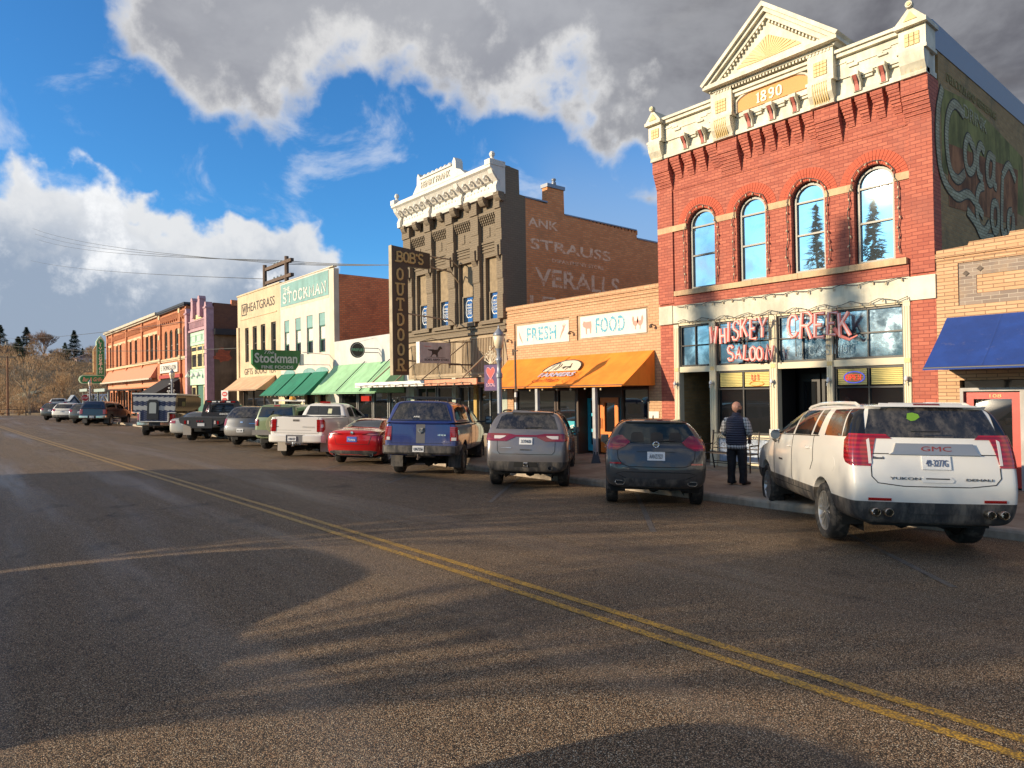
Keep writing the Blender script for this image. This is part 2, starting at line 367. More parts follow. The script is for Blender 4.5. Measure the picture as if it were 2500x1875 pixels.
def strokes(mb, word, P, ux, uz, w, h, r, slab=0., pitch=None, lift=.01, squash=.35, wob=None, n=6):
    """thick stroke letters laid on a plane; w = cell width of one letter"""
    P = Vector(P); ux = Vector(ux).normalized(); uz = Vector(uz).normalized(); nn = ux.cross(uz); pitch = pitch or w * 1.18; adv = 0.; gap = pitch - .85 * w
    for i, ch in enumerate(word):
        if ch == ' ' or ch not in GL: adv += pitch * .8; continue
        mx = max(p[0] for l in GL[ch] for p in l); x0_ = adv; adv += mx * w + gap
        ox, oz, sc, rot = wob[i] if wob else (0, 0, 1, 0)
        def T(p):
            a, b = (p[0] - .45) * w * sc, p[1] * h * sc
            return P + ux * (x0_ + w * .45 + ox + a * math.cos(rot) - b * math.sin(rot)) + uz * (oz + a * math.sin(rot) + b * math.cos(rot)) + nn * lift
        for j, l in enumerate(GL[ch]):
            closed = l[0] == l[-1]
            mb.tube([T(p) for p in l], r, n, True, squash, nn)
            if slab:
                for e, q in ((l[0], l[1]), (l[-1], l[-2])):
                    if not closed and e[1] in (0., 1.) and abs(e[0] - q[0]) < .5 and e[1] != q[1] and ch not in "'":
                        mb.tube([T((e[0] - slab / w, e[1])), T((e[0] + slab / w, e[1]))], r * .75, n, True, squash * 1.25, nn)
    return mb
def light_string(name, pts, label, group, step=.22, r=.010, br=.020, drop=.05):
    t = thing(name, label, 'string lights', pts[0], group)
    o = Vector(pts[0]); m = MB(); m.tube([Vector(p) - o for p in pts], r, 4); m.build('cable', WIRE, t)
    acc = 0.; bm_ = MB(); bm_.smooth = True; bm_.lathe([(.001, .0), (br * .5, -.01), (br, -.045), (br * .8, -.07), (.001, -.085)], n=6); bm_.m = 1; bm_.lathe([(br * .55, .012), (br * .55, -.012)], n=6)
    proto = None
    for a, b in zip(pts, pts[1:]):
        a, b = Vector(a) - o, Vector(b) - o; L = (b - a).length; k = step - acc
        while k < L:
            p = a.lerp(b, k / L)
            if proto is None: proto = bm_.build('bulb', [BULB, WIRE], t); c = proto
            else: c = proto.copy(); scene.collection.objects.link(c)
            c.location = p; c.rotation_euler = (random.uniform(-.5, .5), random.uniform(-.5, .5), 0); k += step
        acc = L - (k - step)
    return t
def window(root, x0, x1, z0, z1, zsp=None, y=FY + .16, fm=None, gm=None, fw=.06, rails=(), bars=(), depth=.05, sill=None, name='window', sillout=.08, lab=None):
    """frame mesh named window with its pane below it; zsp = springing height when arched"""
    fm = fm or BLACK; gm = gm or DIMGLASS; m = MB()
    if zsp is None: outer = rect(x0, x1, z0, z1); inner = rect(x0 + fw, x1 - fw, z0 + fw, z1 - fw)
    else: outer = archpoly(x0, x1, z0, zsp, z1); inner = archpoly(x0 + fw, x1 - fw, z0 + fw, zsp, z1 - fw)
    m.prism(outer, 'y', y - depth, y + depth, [inner[::-1]])
    for r in rails: m.box(x0 + fw, x1 - fw, y - depth * .8, y + depth * .8, r - fw * .4, r + fw * .4)
    for b in bars: m.box(b - fw * .35, b + fw * .35, y - depth * .7, y + depth * .7, z0 + fw, (zsp or z1) - fw)
    f = m.build(name, fm, root, lab)
    g = MB(); g.prism([(p[0], p[1]) for p in inner], 'y', y + .012, y + .02); g.build('pane', gm, f)
    if sill:
        q = MB(); q.box(x0 - .06, x1 + .06, FY - sillout, y - depth, z0 - .09, z0); q.build('sill', sill, f)
    return f
def wallpoly(mb, poly, holes, y0=FY, th=.30): mb.prism(poly, 'y', y0, y0 + th, [h[::-1] for h in holes])
def awning(name, label, x0, x1, zt, y1, zb, m, x0b=None, x1b=None, valance=.0, sides=True, vm=None):
    """sloped cloth awning with an underside and real thickness; top edge on the facade"""
    x0b = x0 if x0b is None else x0b; x1b = x1 if x1b is None else x1b; yt = FY - .03
    t = thing(name, label, 'awning', ((x0 + x1) / 2, yt, zt)); o = Vector(t.location)
    n = 14; mb = MB(); V = []
    for k in range(2):
        for j in range(7):
            for i in range(n + 1):
                f, g = i / n, j / 6; a = Vector((x0 + (x1 - x0) * f, yt, zt)); b = Vector((x0b + (x1b - x0b) * f, y1, zb)); p = a.lerp(b, g)
                p.z -= .025 * math.sin(g * math.pi) * (1 + .3 * math.sin(f * 9)) + k * .02; V.append(p - o)
    N = 7 * (n + 1); F = []
    for j in range(6):
        for i in range(n):
            q = j * (n + 1) + i; F += [(q, q + 1, q + n + 2, q + n + 1), (N + q, N + q + n + 1, N + q + n + 2, N + q + 1)]
    for i in range(n): a = 6 * (n + 1) + i; F += [(a, a + 1, N + a + 1, N + a), (i, N + i, N + i + 1, i + 1)]
    for j in range(6):
        for i in (0, n): a = j * (n + 1) + i; F.append((a, a + n + 1, N + a + n + 1, N + a))
    mb.add(V, F); mb.build('canopy', m, t)
    if sides:
        for e, (xa, xb) in enumerate(((x0, x0b), (x1, x1b))):
            q = MB(); q.add([Vector(p) - o for p in ((xa, yt, zt - .03), (xb, y1 + .02, zb), (xa, yt, zb), (xa + .012, yt, zt - .03), (xb + .012, y1 + .02, zb), (xa + .012, yt, zb))], [(0, 1, 2), (5, 4, 3), (0, 3, 4, 1), (1, 4, 5, 2), (2, 5, 3, 0)]); q.build('side_panel', m, t)
    if valance:
        q = MB(); q.add([Vector(p) - o for p in ((x0b, y1 - .01, zb), (x1b, y1 - .01, zb), (x1b, y1 - .01, zb - valance), (x0b, y1 - .01, zb - valance), (x0b, y1 + .01, zb), (x1b, y1 + .01, zb), (x1b, y1 + .01, zb - valance), (x0b, y1 + .01, zb - valance))], [(0, 3, 2, 1), (4, 5, 6, 7), (3, 7, 6, 2), (0, 4, 7, 3), (1, 2, 6, 5)]); q.build('valance', vm or m, t)
    fr = MB(); fr.tube([Vector((x0b, y1 + .03, zb + .02)) - o, Vector((x1b, y1 + .03, zb + .02)) - o], .018, 5)
    for xa in (x0 + .1, (x0 + x1) / 2, x1 - .1): fr.tube([Vector((xa, yt, zb + .25)) - o, Vector((xa, y1 + .05, zb + .02)) - o], .015, 5)
    fr.build('frame', DKGREY, t)
    return t
# ============================================================ red brick saloon
XL, XR = -12.4, -5.2
wb = thing('saloon_building', 'two storey red painted brick saloon building with cream gabled cornice dated 1890', 'building', (XL, FY, 0))
wb.location = (0, 0, 0)
WW = [(-11.41, -10.53), (-9.86, -9.04), (-8.36, -7.52), (-6.85, -5.98)]
m = MB()
wallpoly(m, [(XL, 4.66), (XR, 4.62), (XR, 8.85), (XL, 8.85)], [archpoly(a, b, 5.04, 7.27 - (b - a) / 2, 7.27) for a, b in WW], th=.42)
m.box(XL, -11.93, FY, FY + .42, .16, 4.12); m.box(-5.70, XR, FY, FY + .42, .16, 4.10)
m.box(XL - .003, -11.88, FY - .055, FY + .002, 4.72, 8.05); m.box(-5.66, XR + .003, FY - .042, FY + .002, 4.68, 8.02)
m.box(-11.88, -5.70, FY - .045, FY + .002, 4.64, 4.90)
def corbel(mb, x0, x1, steps, z1=8.84):
    zz = z1
    for dz, out in steps: mb.box(x0, x1, FY - out, FY + .003, zz - dz, zz); zz -= dz
fine = [(.10, .20), (.07, .175), (.07, .15), (.07, .125), (.07, .10), (.07, .075), (.07, .05), (.07, .03)]
big = [(.34, .24), (.10, .20), (.08, .17), (.08, .14), (.08, .11), (.08, .08), (.08, .05), (.06, .03)]
for a, b in ((XL - .004, -11.86), (-10.25, -9.68), (-7.62, -7.06), (-5.72, XR + .004)): corbel(m, a, b, big)
for a, b, n in ((-11.86, -10.25, 4), (-9.68, -7.62, 6), (-7.06, -5.72, 4)):
    st = (b - a) / n
    for i in range(n):
        c = a + st * (i + .62)
        for k, (dz, out) in enumerate(fine):
            zt = 8.84 - sum(q[0] for q in fine[:k]); wd = st * (.86 - .085 * k)
            if wd > .06: m.box(c - wd / 2 - st * .12, c + st * .22, FY - out, FY + .003 + k * .0004, zt - dz, zt)
m.box(-11.86, -5.72, FY - .035, FY + .003, 8.80, 8.85)
for a, b in ((-11.86, -5.72),): m.box(a, b, FY - .02, FY + .003, 7.93, 7.97)
m.build('wall', WHISKEY, wb)
# brick arches over the windows, individual voussoirs
m = MB()
for a, b in WW:
    cx, r0, cz = (a + b) / 2, (b - a) / 2 + .01, 7.27 - (b - a) / 2
    n = 26
    for i in range(n):
        t0, t1 = math.pi * (i + .08) / n, math.pi * (i + .92) / n
        for ra, rb, o in ((r0, r0 + .15, .014), (r0 + .158, r0 + .30, .010)):
            m.prism([(cx + ra * math.cos(t0), cz + ra * math.sin(t0)), (cx + rb * math.cos(t0), cz + rb * math.sin(t0)), (cx + rb * math.cos(t1), cz + rb * math.sin(t1)), (cx + ra * math.cos(t1), cz + ra * math.sin(t1))], 'y', FY - o, FY + .001)
m.build('window_arch', mat('red_arch_brick', (.47, .085, .04), .8), wb)
m = MB(); xs = [XL - .004] + [v for a, b in WW for v in (a - .01, b + .01)] + [XR + .004]
for i in range(0, len(xs), 2): m.box(xs[i], xs[i + 1], FY - (.058 if i in (0,) else .035 if i == 8 else .022), FY + .003, 6.765, 6.93)
m.build('belt_course', SANDT, wb)
m = MB()
for i in range(5): a = -11.82 + i * 1.22; m.box(a, a + 1.214, FY - .12, FY + .02, 4.905, 5.045)
m.build('sill', SANDT, wb)
for i, (a, b) in enumerate(WW):
    window(wb, a + .03, b - .03, 5.07, 7.24, 6.86, fm=mat('grey_window_frame', (.17, .165, .15), .5, .3), gm=SKYGLASS, fw=.055, rails=(6.0, 6.80), y=FY + .17)
m = MB()   # bronze sash edge inside the frames
m = MB()
m.prism([(-11.93, 4.14), (-5.70, 4.09), (-5.70, 4.63), (-11.93, 4.65)], 'y', FY - .03, FY + .28)
m.box(XL - .006, -11.935, FY - .055, FY + .41, 4.125, 4.655); m.box(-5.695, XR + .006, FY - .045, FY + .41, 4.105, 4.615)
m.build('frieze', CREAM2, wb)
# ---- cornice
m = MB(); CY = FY
m.box(XL - .01, XR + .01, CY - .26, CY + .3, 8.86, 8.97); m.box(XL + .02, XR - .02, CY - .20, CY + .3, 8.97, 9.85)
m.box(-12.0, -5.68, CY - .30, CY + .3, 9.84, 9.93); m.box(-12.0, -5.68, CY - .36, CY + .3, 9.93, 10.0)
for a, b in ((-12.0, -10.3), (-7.1, -5.68)):
    m.box(a, b, CY - .24, CY, 9.34, 9.385); c = (a + b) / 2; q = (b - a)
    for s0, s1, z in ((a, c - .34 * q, 9.70), (c - .34 * q, c - .22 * q, 9.66), (c - .22 * q, c + .22 * q, 9.60), (c + .22 * q, c + .34 * q, 9.66), (c + .34 * q, b, 9.70)): m.box(s0, s1, CY - .225, CY, z, z + .028)
    for s in (c - .22 * q, c + .22 * q): m.box(s - .10, s + .10, CY - .25, CY, 9.55, 9.59)
m.box(-9.66, -7.72, CY - .24, CY, 9.30, 9.345)
# small cornice brackets
for x in (-11.28, -10.72, -9.33, -8.72, -8.12, -6.66, -6.10):
    m.prism([(CY - .12, 9.32), (CY - .46, 9.32), (CY - .46, 9.24), (CY - .34, 9.10), (CY - .30, 8.92), (CY - .12, 8.92)], 'x', x - .02, x + .15)
    m.box(x + .17, x + .40, CY - .30, CY, 9.25, 9.315); m.box(x + .17, x + .38, CY - .26, CY, 9.19, 9.25)
# upright blocks with scrolled consoles
def console(mb, x0, x1, zb, zt, out):
    mb.prism([(CY - .1, zt), (CY - out, zt), (CY - out - .02, zt - .10), (CY - out * .95, zt - .28), (CY - out * .72, zt - .45), (CY - out * .66, zb + .12), (CY - out * .78, zb + .05), (CY - out * .74, zb), (CY - .1, zb)], 'x', x0, x1)
for a, b, o in ((XL - .03, -11.98, .42), (-10.32, -9.70, .46), (-7.68, -7.08, .46), (-5.70, XR + .03, .42)):
    mid = 1 if -11 < a < -7 else 0
    zt = 10.14 if mid else 9.86
    m.box(a, b, CY - o + .06, CY + .2, 9.36, zt)
    console(m, a + .02, b - .02, 8.84, 9.37, o); m.box(a - .03, b + .03, CY - o, CY + .2, 9.34, 9.41)
    if not mid:
        m.box(a - .05, b + .05, CY - o - .06, CY + .25, zt, zt + .09); c = (a + b) / 2
        m.prism([(a - .04, zt + .09), (b + .04, zt + .09), (c, zt + .42)], 'y', CY - o - .03, CY + .2); m.lathe([(.001, -.12), (.07, -.12), (.085, -.06), (.07, 0), (.001, 0)], (c, CY - o + .02, zt + .44), 10, 'y')
# pediment
ax, az, ex0, ex1, ez = -8.68, 11.72, -10.42, -6.90, 10.16
m.box(ex0, ex1, CY - .62, CY + .1, ez, ez + .10); m.box(ex0 + .06, ex1 - .06, CY - .52, CY + .1, ez + .10, ez + .16); m.box(ex0 + .12, ex1 - .12, CY - .44, CY + .1, ez - .06, ez)
def rake(mb, sx, ex, off, th, y0, y1):
    L = math.hypot(ax - ex, az - ez - .10); nx, nz = -(az - ez - .1) / L * sx, abs(ax - ex) / L
    nx = -abs(nx) * (1 if ex < ax else -1)
    p = [(ex + nx * off, ez + .1 + nz * off), (ax, az + off * 1.32)]; q = [(ax, az + (off - th) * 1.32), (ex + nx * (off - th), ez + .1 + nz * (off - th))]
    mb.prism(p + q, 'y', y0, y1)
for ex in (ex0 - .02, ex1 + .02):
    rake(m, 1, ex, .05, .09, CY - .66, CY + .45); rake(m, 1, ex, -.04, .08, CY - .58, CY + .1); rake(m, 1, ex, -.12, .10, CY - .48, CY + .1)
m.prism([(ex0 + .1, ez + .1), (ex1 - .1, ez + .1), (ax, az - .06)], 'y', CY - .38, CY + .1)
# dentils
k = ex0 + .25
while k < ex1 - .25: m.box(k, k + .045, CY - .42, CY - .1, ez - .12, ez - .055); k += .085
for ex in (ex0, ex1):
    for i in range(1, 21):
        f = i / 21; x = ex + (ax - ex) * f; z = ez + .1 + (az - ez - .1) * f - .36
        if z > ez + .14: m.box(x - .022, x + .022, CY - .46, CY - .3, z, z + .06)
m.build('cornice', CREAM, wb)
m = MB()   # fluted yellow faces, rosettes and sunburst
for a, b in ((-10.18, -9.86), (-7.54, -7.22)):
    for i in range(7): x = a + (b - a) * i / 6; m.tube([(x, CY - .475, 9.33), (x, CY - .455, 9.16), (x, CY - .375, 8.96), (x, CY - .345, 8.88)], .02, 5)
    for i in range(4):
        for j in range(4): x, z = a + .04 + i * .08, 9.56 + j * .085; m.box(x - .035, x + .035, CY - .425, CY - .38, z - .036, z + .036)
for a, b in ((-12.33, -12.06), (-5.58, -5.28)):
    for i in range(3):
        for j in range(3): x, z = a + .045 + i * (b - a) / 3, 9.52 + j * .09; m.box(x - .04, x + .04, CY - .385, CY - .34, z - .04, z + .04)
    for i in range(4): x = a + (b - a) * i / 3; m.tube([(x, CY - .425, 9.3), (x, CY - .40, 9.12), (x, CY - .315, 8.95)], .008, 4)
    c = (a + b) / 2; m.prism([(c - .13, 9.98), (c + .13, 9.98), (c, 10.16)], 'y', CY - .47, CY - .4)
    m.lathe([(.001, -.02), (.04, -.02), (.04, 0), (.001, 0)], (c, CY - .52, 10.30), 8, 'y')
for i in range(21):
    t0, t1 = math.pi * (i + .12) / 21, math.pi * (i + .88) / 21
    def R(t):
        c, s_ = math.cos(t), math.sin(t); slope = (az - .45 - ez) / 1.62
        return min(.86 if c > 0 else .86, .58 / max(.05, s_ + abs(c) * .62))
    cx, cz = ax + .0, ez + .30; r0, r1 = R(t0), R(t1)
    m.prism([(cx, cz), (cx + r0 * math.cos(t0), cz + r0 * math.sin(t0)), (cx + r1 * math.cos(t1), cz + r1 * math.sin(t1))], 'y', CY - .40, CY - .375)
m.build('ornament', YEL, wb)
m = MB(); m.prism([(-9.62, 9.43), (-7.76, 9.43), (-7.76, 9.66)] + [(-8.69 + .93 * math.cos(t), 9.66 + .22 * math.sin(t)) for t in [math.pi * i / 14 for i in range(1, 14)]] + [(-9.62, 9.66)], 'y', CY - .23, CY - .1); m.build('date_panel', OCHRE, wb)
m = MB(); m.tube([(-9.66, CY - .24, 9.40), (-9.66, CY - .24, 9.68)] + [(-8.69 + .97 * math.cos(t), CY - .24, 9.67 + .26 * math.sin(t)) for t in [math.pi * (14 - i) / 14 for i in range(1, 14)]] + [(-7.72, CY - .24, 9.68), (-7.72, CY - .24, 9.40)], .035, 6); m.build('panel_moulding', CREAM, wb)
m = MB(); strokes(m, '1890', (-9.10, CY - .235, 9.50), EX, EZ, .17, .24, .026, slab=.04, pitch=.225, squash=.5); m.build('date_lettering', mat('bright_cream', (.85, .80, .62), .5), wb)
m = MB()
for x in (-11.28, -10.72, -9.33, -8.72, -8.12, -6.66, -6.10): m.prism([(CY - .44, 9.255), (CY - .475, 9.235), (CY - .355, 9.10), (CY - .315, 8.93), (CY - .28, 8.93)], 'x', x + .02, x + .11)
m.build('bracket_face', ROSE, wb)
# ---- body, side wall, flashing
m = MB(); m.box(XR - .30, XR, FY + .42, FY + 17, .16, 9.50); m.box(XL, XL + .3, FY + .42, FY + 17, .16, 8.9); m.box(XL + .3, XR - .3, FY + 16.7, FY + 17, .16, 9.0); m.build('side_wall', SIDEBRICK, wb)
m = MB(); m.box(XR - .34, XR + .018, FY + .05, FY + 7.45, 9.5, 10.08); m.box(XR - .34, XR + .018, FY + 7.45, FY + 17, 9.5, 9.6); m.box(XL + .02, XR - .34, FY + .05, FY + .4, 9.86, 10.1); m.build('parapet_flashing', GALV, wb)
m = MB(); m.box(XL + .3, XR - .3, FY + .42, FY + 16.7, 8.2, 8.35); m.build('roof', DKGREY, wb)
# ---- painted wall mural on the side wall
GHOST = brickmat('faded_mural_white', (.46, .43, .28), (.34, .31, .19), (.18, .15, .08), stain=(.24, .17, .10), stainamt=.7); GHOSTL = mat('mural_outline', (.07, .06, .045), .9); GREENP = mat('faded_mural_green', (.075, .10, .055), .95); REDP = mat('faded_mural_red', (.24, .075, .04), .95)
def SY(pts): return [(XR, FY + a, b) for a, b in pts]
m = MB(); m.prism([(FY + .55, 6.9), (FY + 6.9, 6.9), (FY + 6.9, 8.55), (FY + 2.5, 8.95), (FY + .55, 8.75)], 'x', XR - .001, XR + .004); m.build('mural_ground', mat('mural_green_ground', (.2, .2, .1), .95, fn=weathered((.24, .22, .07), .9, .5, 1.2)), wb)
m = MB(); m.prism([(FY + .9, 6.2), (FY + 6.2, 6.55), (FY + 6.4, 8.1), (FY + .9, 7.6)], 'x', XR + .004, XR + .008); m.build('mural_red_field', mat('mural_red_ground', (.3, .14, .07), .95, fn=weathered((.32, .14, .06), .9, .6, 1.5)), wb)
CURS = ['1.9,8.35 1.3,8.45 .85,8.1 .7,7.5 .9,6.9 1.4,6.75 1.9,7.0', '.5,8.6 .2,8.0 .15,7.2 .45,6.6 1.3,6.35 2.2,6.55 3.2,6.2', '2.5,7.75 2.2,7.9 1.95,7.6 2.0,7.2 2.3,7.1 2.6,7.3 2.65,7.6 2.5,7.8', '3.4,7.8 3.1,7.9 2.85,7.6 2.9,7.2 3.2,7.1', '4.1,7.8 3.8,7.8 3.6,7.5 3.65,7.15 3.95,7.15 4.15,7.5 4.2,7.9 4.15,7.2 4.35,7.1',
        '3.3,6.95 2.9,6.8 2.7,6.4 2.85,5.95 3.3,5.85 3.7,6.1', '4.3,6.7 4.0,6.6 3.9,6.2 4.1,5.95 4.4,6.1 4.45,6.5 4.3,6.75', '4.9,7.5 4.8,6.8 4.75,6.1 5.0,5.98 5.15,6.1', '5.7,6.7 5.4,6.6 5.3,6.25 5.45,6.05 5.7,6.2 5.8,6.6 5.85,6.15 6.1,6.1', '4.9,7.5 5.5,7.9 6.1,7.6', '2.0,6.15 2.6,5.95 3.1,5.7 4.0,5.75']
for nm_, rr_, mm_, lf in (('mural_outline', .15, GHOSTL, .004), ('mural_script', .115, GHOST, .010)):
    m = MB()
    for c in CURS:
        pts = [tuple(float(v) for v in p.split(',')) for p in c.split()]; P = [Vector((XR + .008 + lf, FY + a * .98 + .12, b + .15)) for a, b in pts]
        Q = []
        for i in range(len(P) - 1):
            p0, p1, p2, p3 = P[max(i-1, 0)], P[i], P[i+1], P[min(i+2, len(P)-1)]
            for k in range(5): t = k / 5; Q.append(.5 * ((2*p1) + (p2-p0)*t + (2*p0-5*p1+4*p2-p3)*t*t + (3*p1-p0-3*p2+p3)*t**3))
        Q.append(P[-1]); m.tube(Q, rr_, 6, True, .03, EX)
    m.build(nm_, mm_, wb)
txt('mural_lettering', 'DRINK', (XR + .012, FY + 2.0, 8.45), EY, EZ, 1.7, .32, GHOST, wb)
txt('mural_lettering', 'DELICIOUS AND REFRESHING', (XR + .012, FY + .9, 8.98), EY, EZ, 3.6, .20, mat('faded_mural_yellow', (.26, .22, .09), .9), wb)
# ---- ground floor shopfront
m = MB(); P0 = FY - .02
for a, b in ((-11.925, -11.76), (-10.76, -10.57), (-9.00, -8.80), (-7.545, -7.40), (-5.85, -5.705)):
    m.box(a, b, P0, P0 + .22, .30, 4.10)
    for k in range(3): x = a + (b - a) * (k + .5) / 3; m.box(x - .014, x + .014, P0 - .012, P0, .75, 4.0)
    m.box(a - .01, b + .01, P0 - .025, P0 + .1, .17, .6)
m.box(-11.765, -5.84, P0 + .03, P0 + .2, 2.73, 2.885); m.box(-11.765, -5.84, P0 + .03, P0 + .2, 4.06, 4.125)
m.box(-10.575, -8.995, P0 + .02, P0 + .25, .93, 1.03); m.box(-7.41, -5.84, P0 + .02, P0 + .25, .93, 1.03); m.box(-10.575, -8.995, P0 + .01, P0 + .25, .16, .30); m.box(-7.41, -5.84, P0 + .01, P0 + .25, .16, .30)
m.build('shopfront_trim', mat('shopfront_cream', (.60, .52, .36), .6), wb)
m = MB()
for x in (-11.84, -10.665, -8.90, -7.472, -5.777): m.box(x - .06, x + .06, P0 - .02, P0 + .01, 2.76, 2.86)
m.build('rosette', YEL, wb)
m = MB(); m.box(-10.57, -9.0, P0 + .10, P0 + .2, .30, .93); m.box(-7.4, -5.85, P0 + .10, P0 + .2, .30, .93); m.build('stall_riser', wmat('faded_blue_panel', (.36, .42, .52), .7, .35, 4.), wb)
BR = mat('bronze_black_frame', (.018, .016, .015), .4, .3)
for a, b, bars, rails in ((-11.755, -10.765, (-11.26,), (3.48,)), (-10.565, -9.005, (-9.79,), (3.48,)), (-8.795, -7.55, (-8.17,), (3.48,)), (-7.395, -5.855, (-6.63,), (3.48,))):
    window(wb, a, b, 2.89, 4.055, y=P0 + .13, fm=BR, gm=BLUEGLASS, fw=.045, bars=bars, rails=rails, name='transom_window')
for a, b, bars in ((-10.565, -9.005, (-9.80,)), (-7.395, -5.855, (-6.63,))):
    window(wb, a, b, 1.035, 2.725, y=P0 + .13, fm=BR, gm=DARKGLASS, fw=.05, bars=bars, rails=(2.24,), name='shop_window')
BLIND = mat('yellow_blind', (.62, .50, .17), .7)
m = MB()
for a, b in ((-10.5, -9.84), (-9.76, -9.06), (-7.33, -6.68), (-6.58, -5.92)):
    for k in range(9): z = 2.30 + k * .042; m.box(a, b, P0 + .112, P0 + .124, z, z + .034)
m.build('window_blind', BLIND, wb)
# recessed entrances and dark backing
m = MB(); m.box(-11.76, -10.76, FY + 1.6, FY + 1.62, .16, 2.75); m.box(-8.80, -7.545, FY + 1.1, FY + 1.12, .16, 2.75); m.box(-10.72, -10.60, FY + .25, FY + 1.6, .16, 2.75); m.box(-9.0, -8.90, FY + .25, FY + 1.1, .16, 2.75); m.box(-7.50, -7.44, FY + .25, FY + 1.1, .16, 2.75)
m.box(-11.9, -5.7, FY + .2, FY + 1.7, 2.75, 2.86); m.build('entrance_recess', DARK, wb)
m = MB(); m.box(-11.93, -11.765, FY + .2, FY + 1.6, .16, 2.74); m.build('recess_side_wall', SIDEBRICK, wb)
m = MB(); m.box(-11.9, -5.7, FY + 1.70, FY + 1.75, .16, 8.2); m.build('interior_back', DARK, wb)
m = MB(); m.box(-8.7, -8.2, FY + 1.0, FY + 1.09, .2, 2.6); m.box(-8.15, -7.65, FY + 1.0, FY + 1.09, .2, 2.6); d = m.build('door', BR, wb)
m = MB(); m.box(-8.62, -8.28, FY + .985, FY + .998, .5, 2.4); m.box(-8.07, -7.73, FY + .985, FY + .998, .5, 2.4); m.build('pane', DARKGLASS, d)
m = MB(); m.box(-11.0, -10.80, FY + .4, FY + .41, 1.3, 1.9); m.build('notice', mat('notice_paper', (.35, .38, .45), .7), wb)
txt('notice_text', 'OLD', (-10.98, FY + .395, 1.78), EX, EZ, .14, .07, INKB, wb)
# saloon sign, separate things
sg = thing('saloon_sign', 'red and pink hand shaped letters reading Whiskey Creek Saloon over the transom windows', 'sign', (-10.5, FY - .25, 3.0))
sgo = Vector(sg.location)
def wob(n, dx, seed, amp=.05):
    r = random.Random(seed); return [(r.uniform(-.02, .02), r.uniform(-amp, amp) + dx * i, 1 + r.uniform(-.12, .12), r.uniform(-.12, .05)) for i in range(n)]
red, pk = MB(), MB()
for word, x, z, w, h, pit, dxx, sd in (('WHISKEY', -10.55, 3.47, .215, .46, .265, .018, 3), ('SALOON', -10.02, 2.97, .185, .34, .215, .004, 5), ('CREEK', -8.36, 3.44, .30, .56, .32, .0, 8)):
    wo_ = wob(len(word), dxx, sd)
    strokes(red, word, Vector((x, FY - .25, z)) - sgo, EX, EZ, w, h, .045, pitch=pit, squash=.6, wob=wo_, lift=.0, n=8)
    strokes(pk, word, Vector((x, FY - .25, z)) - sgo, EX, EZ, w, h, .024, pitch=pit, squash=.8, wob=wo_, lift=.026, n=6)
red.tube([Vector(p) - sgo for p in ((-7.25, FY - .25, 3.62), (-7.1, FY - .25, 3.42), (-6.9, FY - .25, 3.33), (-6.72, FY - .25, 3.42))], [.05, .045, .035, .012], 8, True, .6, (0, -1, 0))
red.build('channel_letters', NEON_RED, sg); pk.build('neon_tube', PINKW, sg)
m = MB()
for z, a, b in ((3.9, -10.5, -8.7), (3.55, -10.5, -8.8), (3.25, -10.1, -8.8), (3.05, -10.1, -8.8), (3.95, -8.4, -7.0), (3.6, -8.4, -7.0)): m.tube([Vector((a, FY - .20, z)) - sgo, Vector((b, FY - .20, z)) - sgo], .010, 4)
for x in (-10.3, -9.5, -8.9, -8.2, -7.2): m.tube([Vector((x, FY - .20, 3.0)) - sgo, Vector((x, FY - .20, 4.1)) - sgo, Vector((x, FY + .0, 4.12)) - sgo], .010, 4)
m.build('mounting_frame', RUST, sg)
cs = MB(); strokes(cs, '& CASINO', (0, 0, 0), EX, EZ, .15, .22, .010, pitch=.18, squash=1); o = cs.build('casino_sign', NEONB); o.location = (-8.25, FY - .06, 3.03); tag(o, 'thin unlit neon tubes spelling and casino inside the transom glass', 'sign')
o1 = thing('neon_sign', 'blue and red neon OPEN sign hanging in the right saloon window', 'neon sign', (-6.95, FY + .07, 2.47))
m = MB(); m.tube([(.23 * math.cos(t), 0, .13 * math.sin(t)) for t in [2 * math.pi * i / 20 for i in range(21)]], .010, 5); m.build('neon_ring', mat('neon_blue', (.02, .04, .3), .4, Emission_Color=(.08, .15, 1, 1), Emission_Strength=.6), o1)
m = MB(); strokes(m, 'OPEN', (-.19, 0, -.07), EX, EZ, .075, .13, .009, pitch=.095, squash=1); m.build('neon_lettering', mat('neon_red', (.4, .02, .02), .4, Emission_Color=(1, .08, .04, 1), Emission_Strength=.9), o1)
o1 = thing('neon_sign', 'small red and orange neon sign with U1 in the left saloon window', 'neon sign', (-9.42, FY + .07, 2.47))
m = MB(); strokes(m, 'U1', (-.13, 0, -.02), EX, EZ, .11, .16, .010, pitch=.15, squash=1); m.build('neon_lettering', mat('neon_red'), o1)
m = MB(); m.tube([(.2 * math.cos(t), 0, -.10 + .06 * math.sin(t)) for t in [2 * math.pi * i / 16 for i in range(17)]], .009, 5); m.build('neon_ring', mat('neon_orange', (.4, .12, .02), .4, Emission_Color=(1, .35, .06, 1), Emission_Strength=.6), o1)
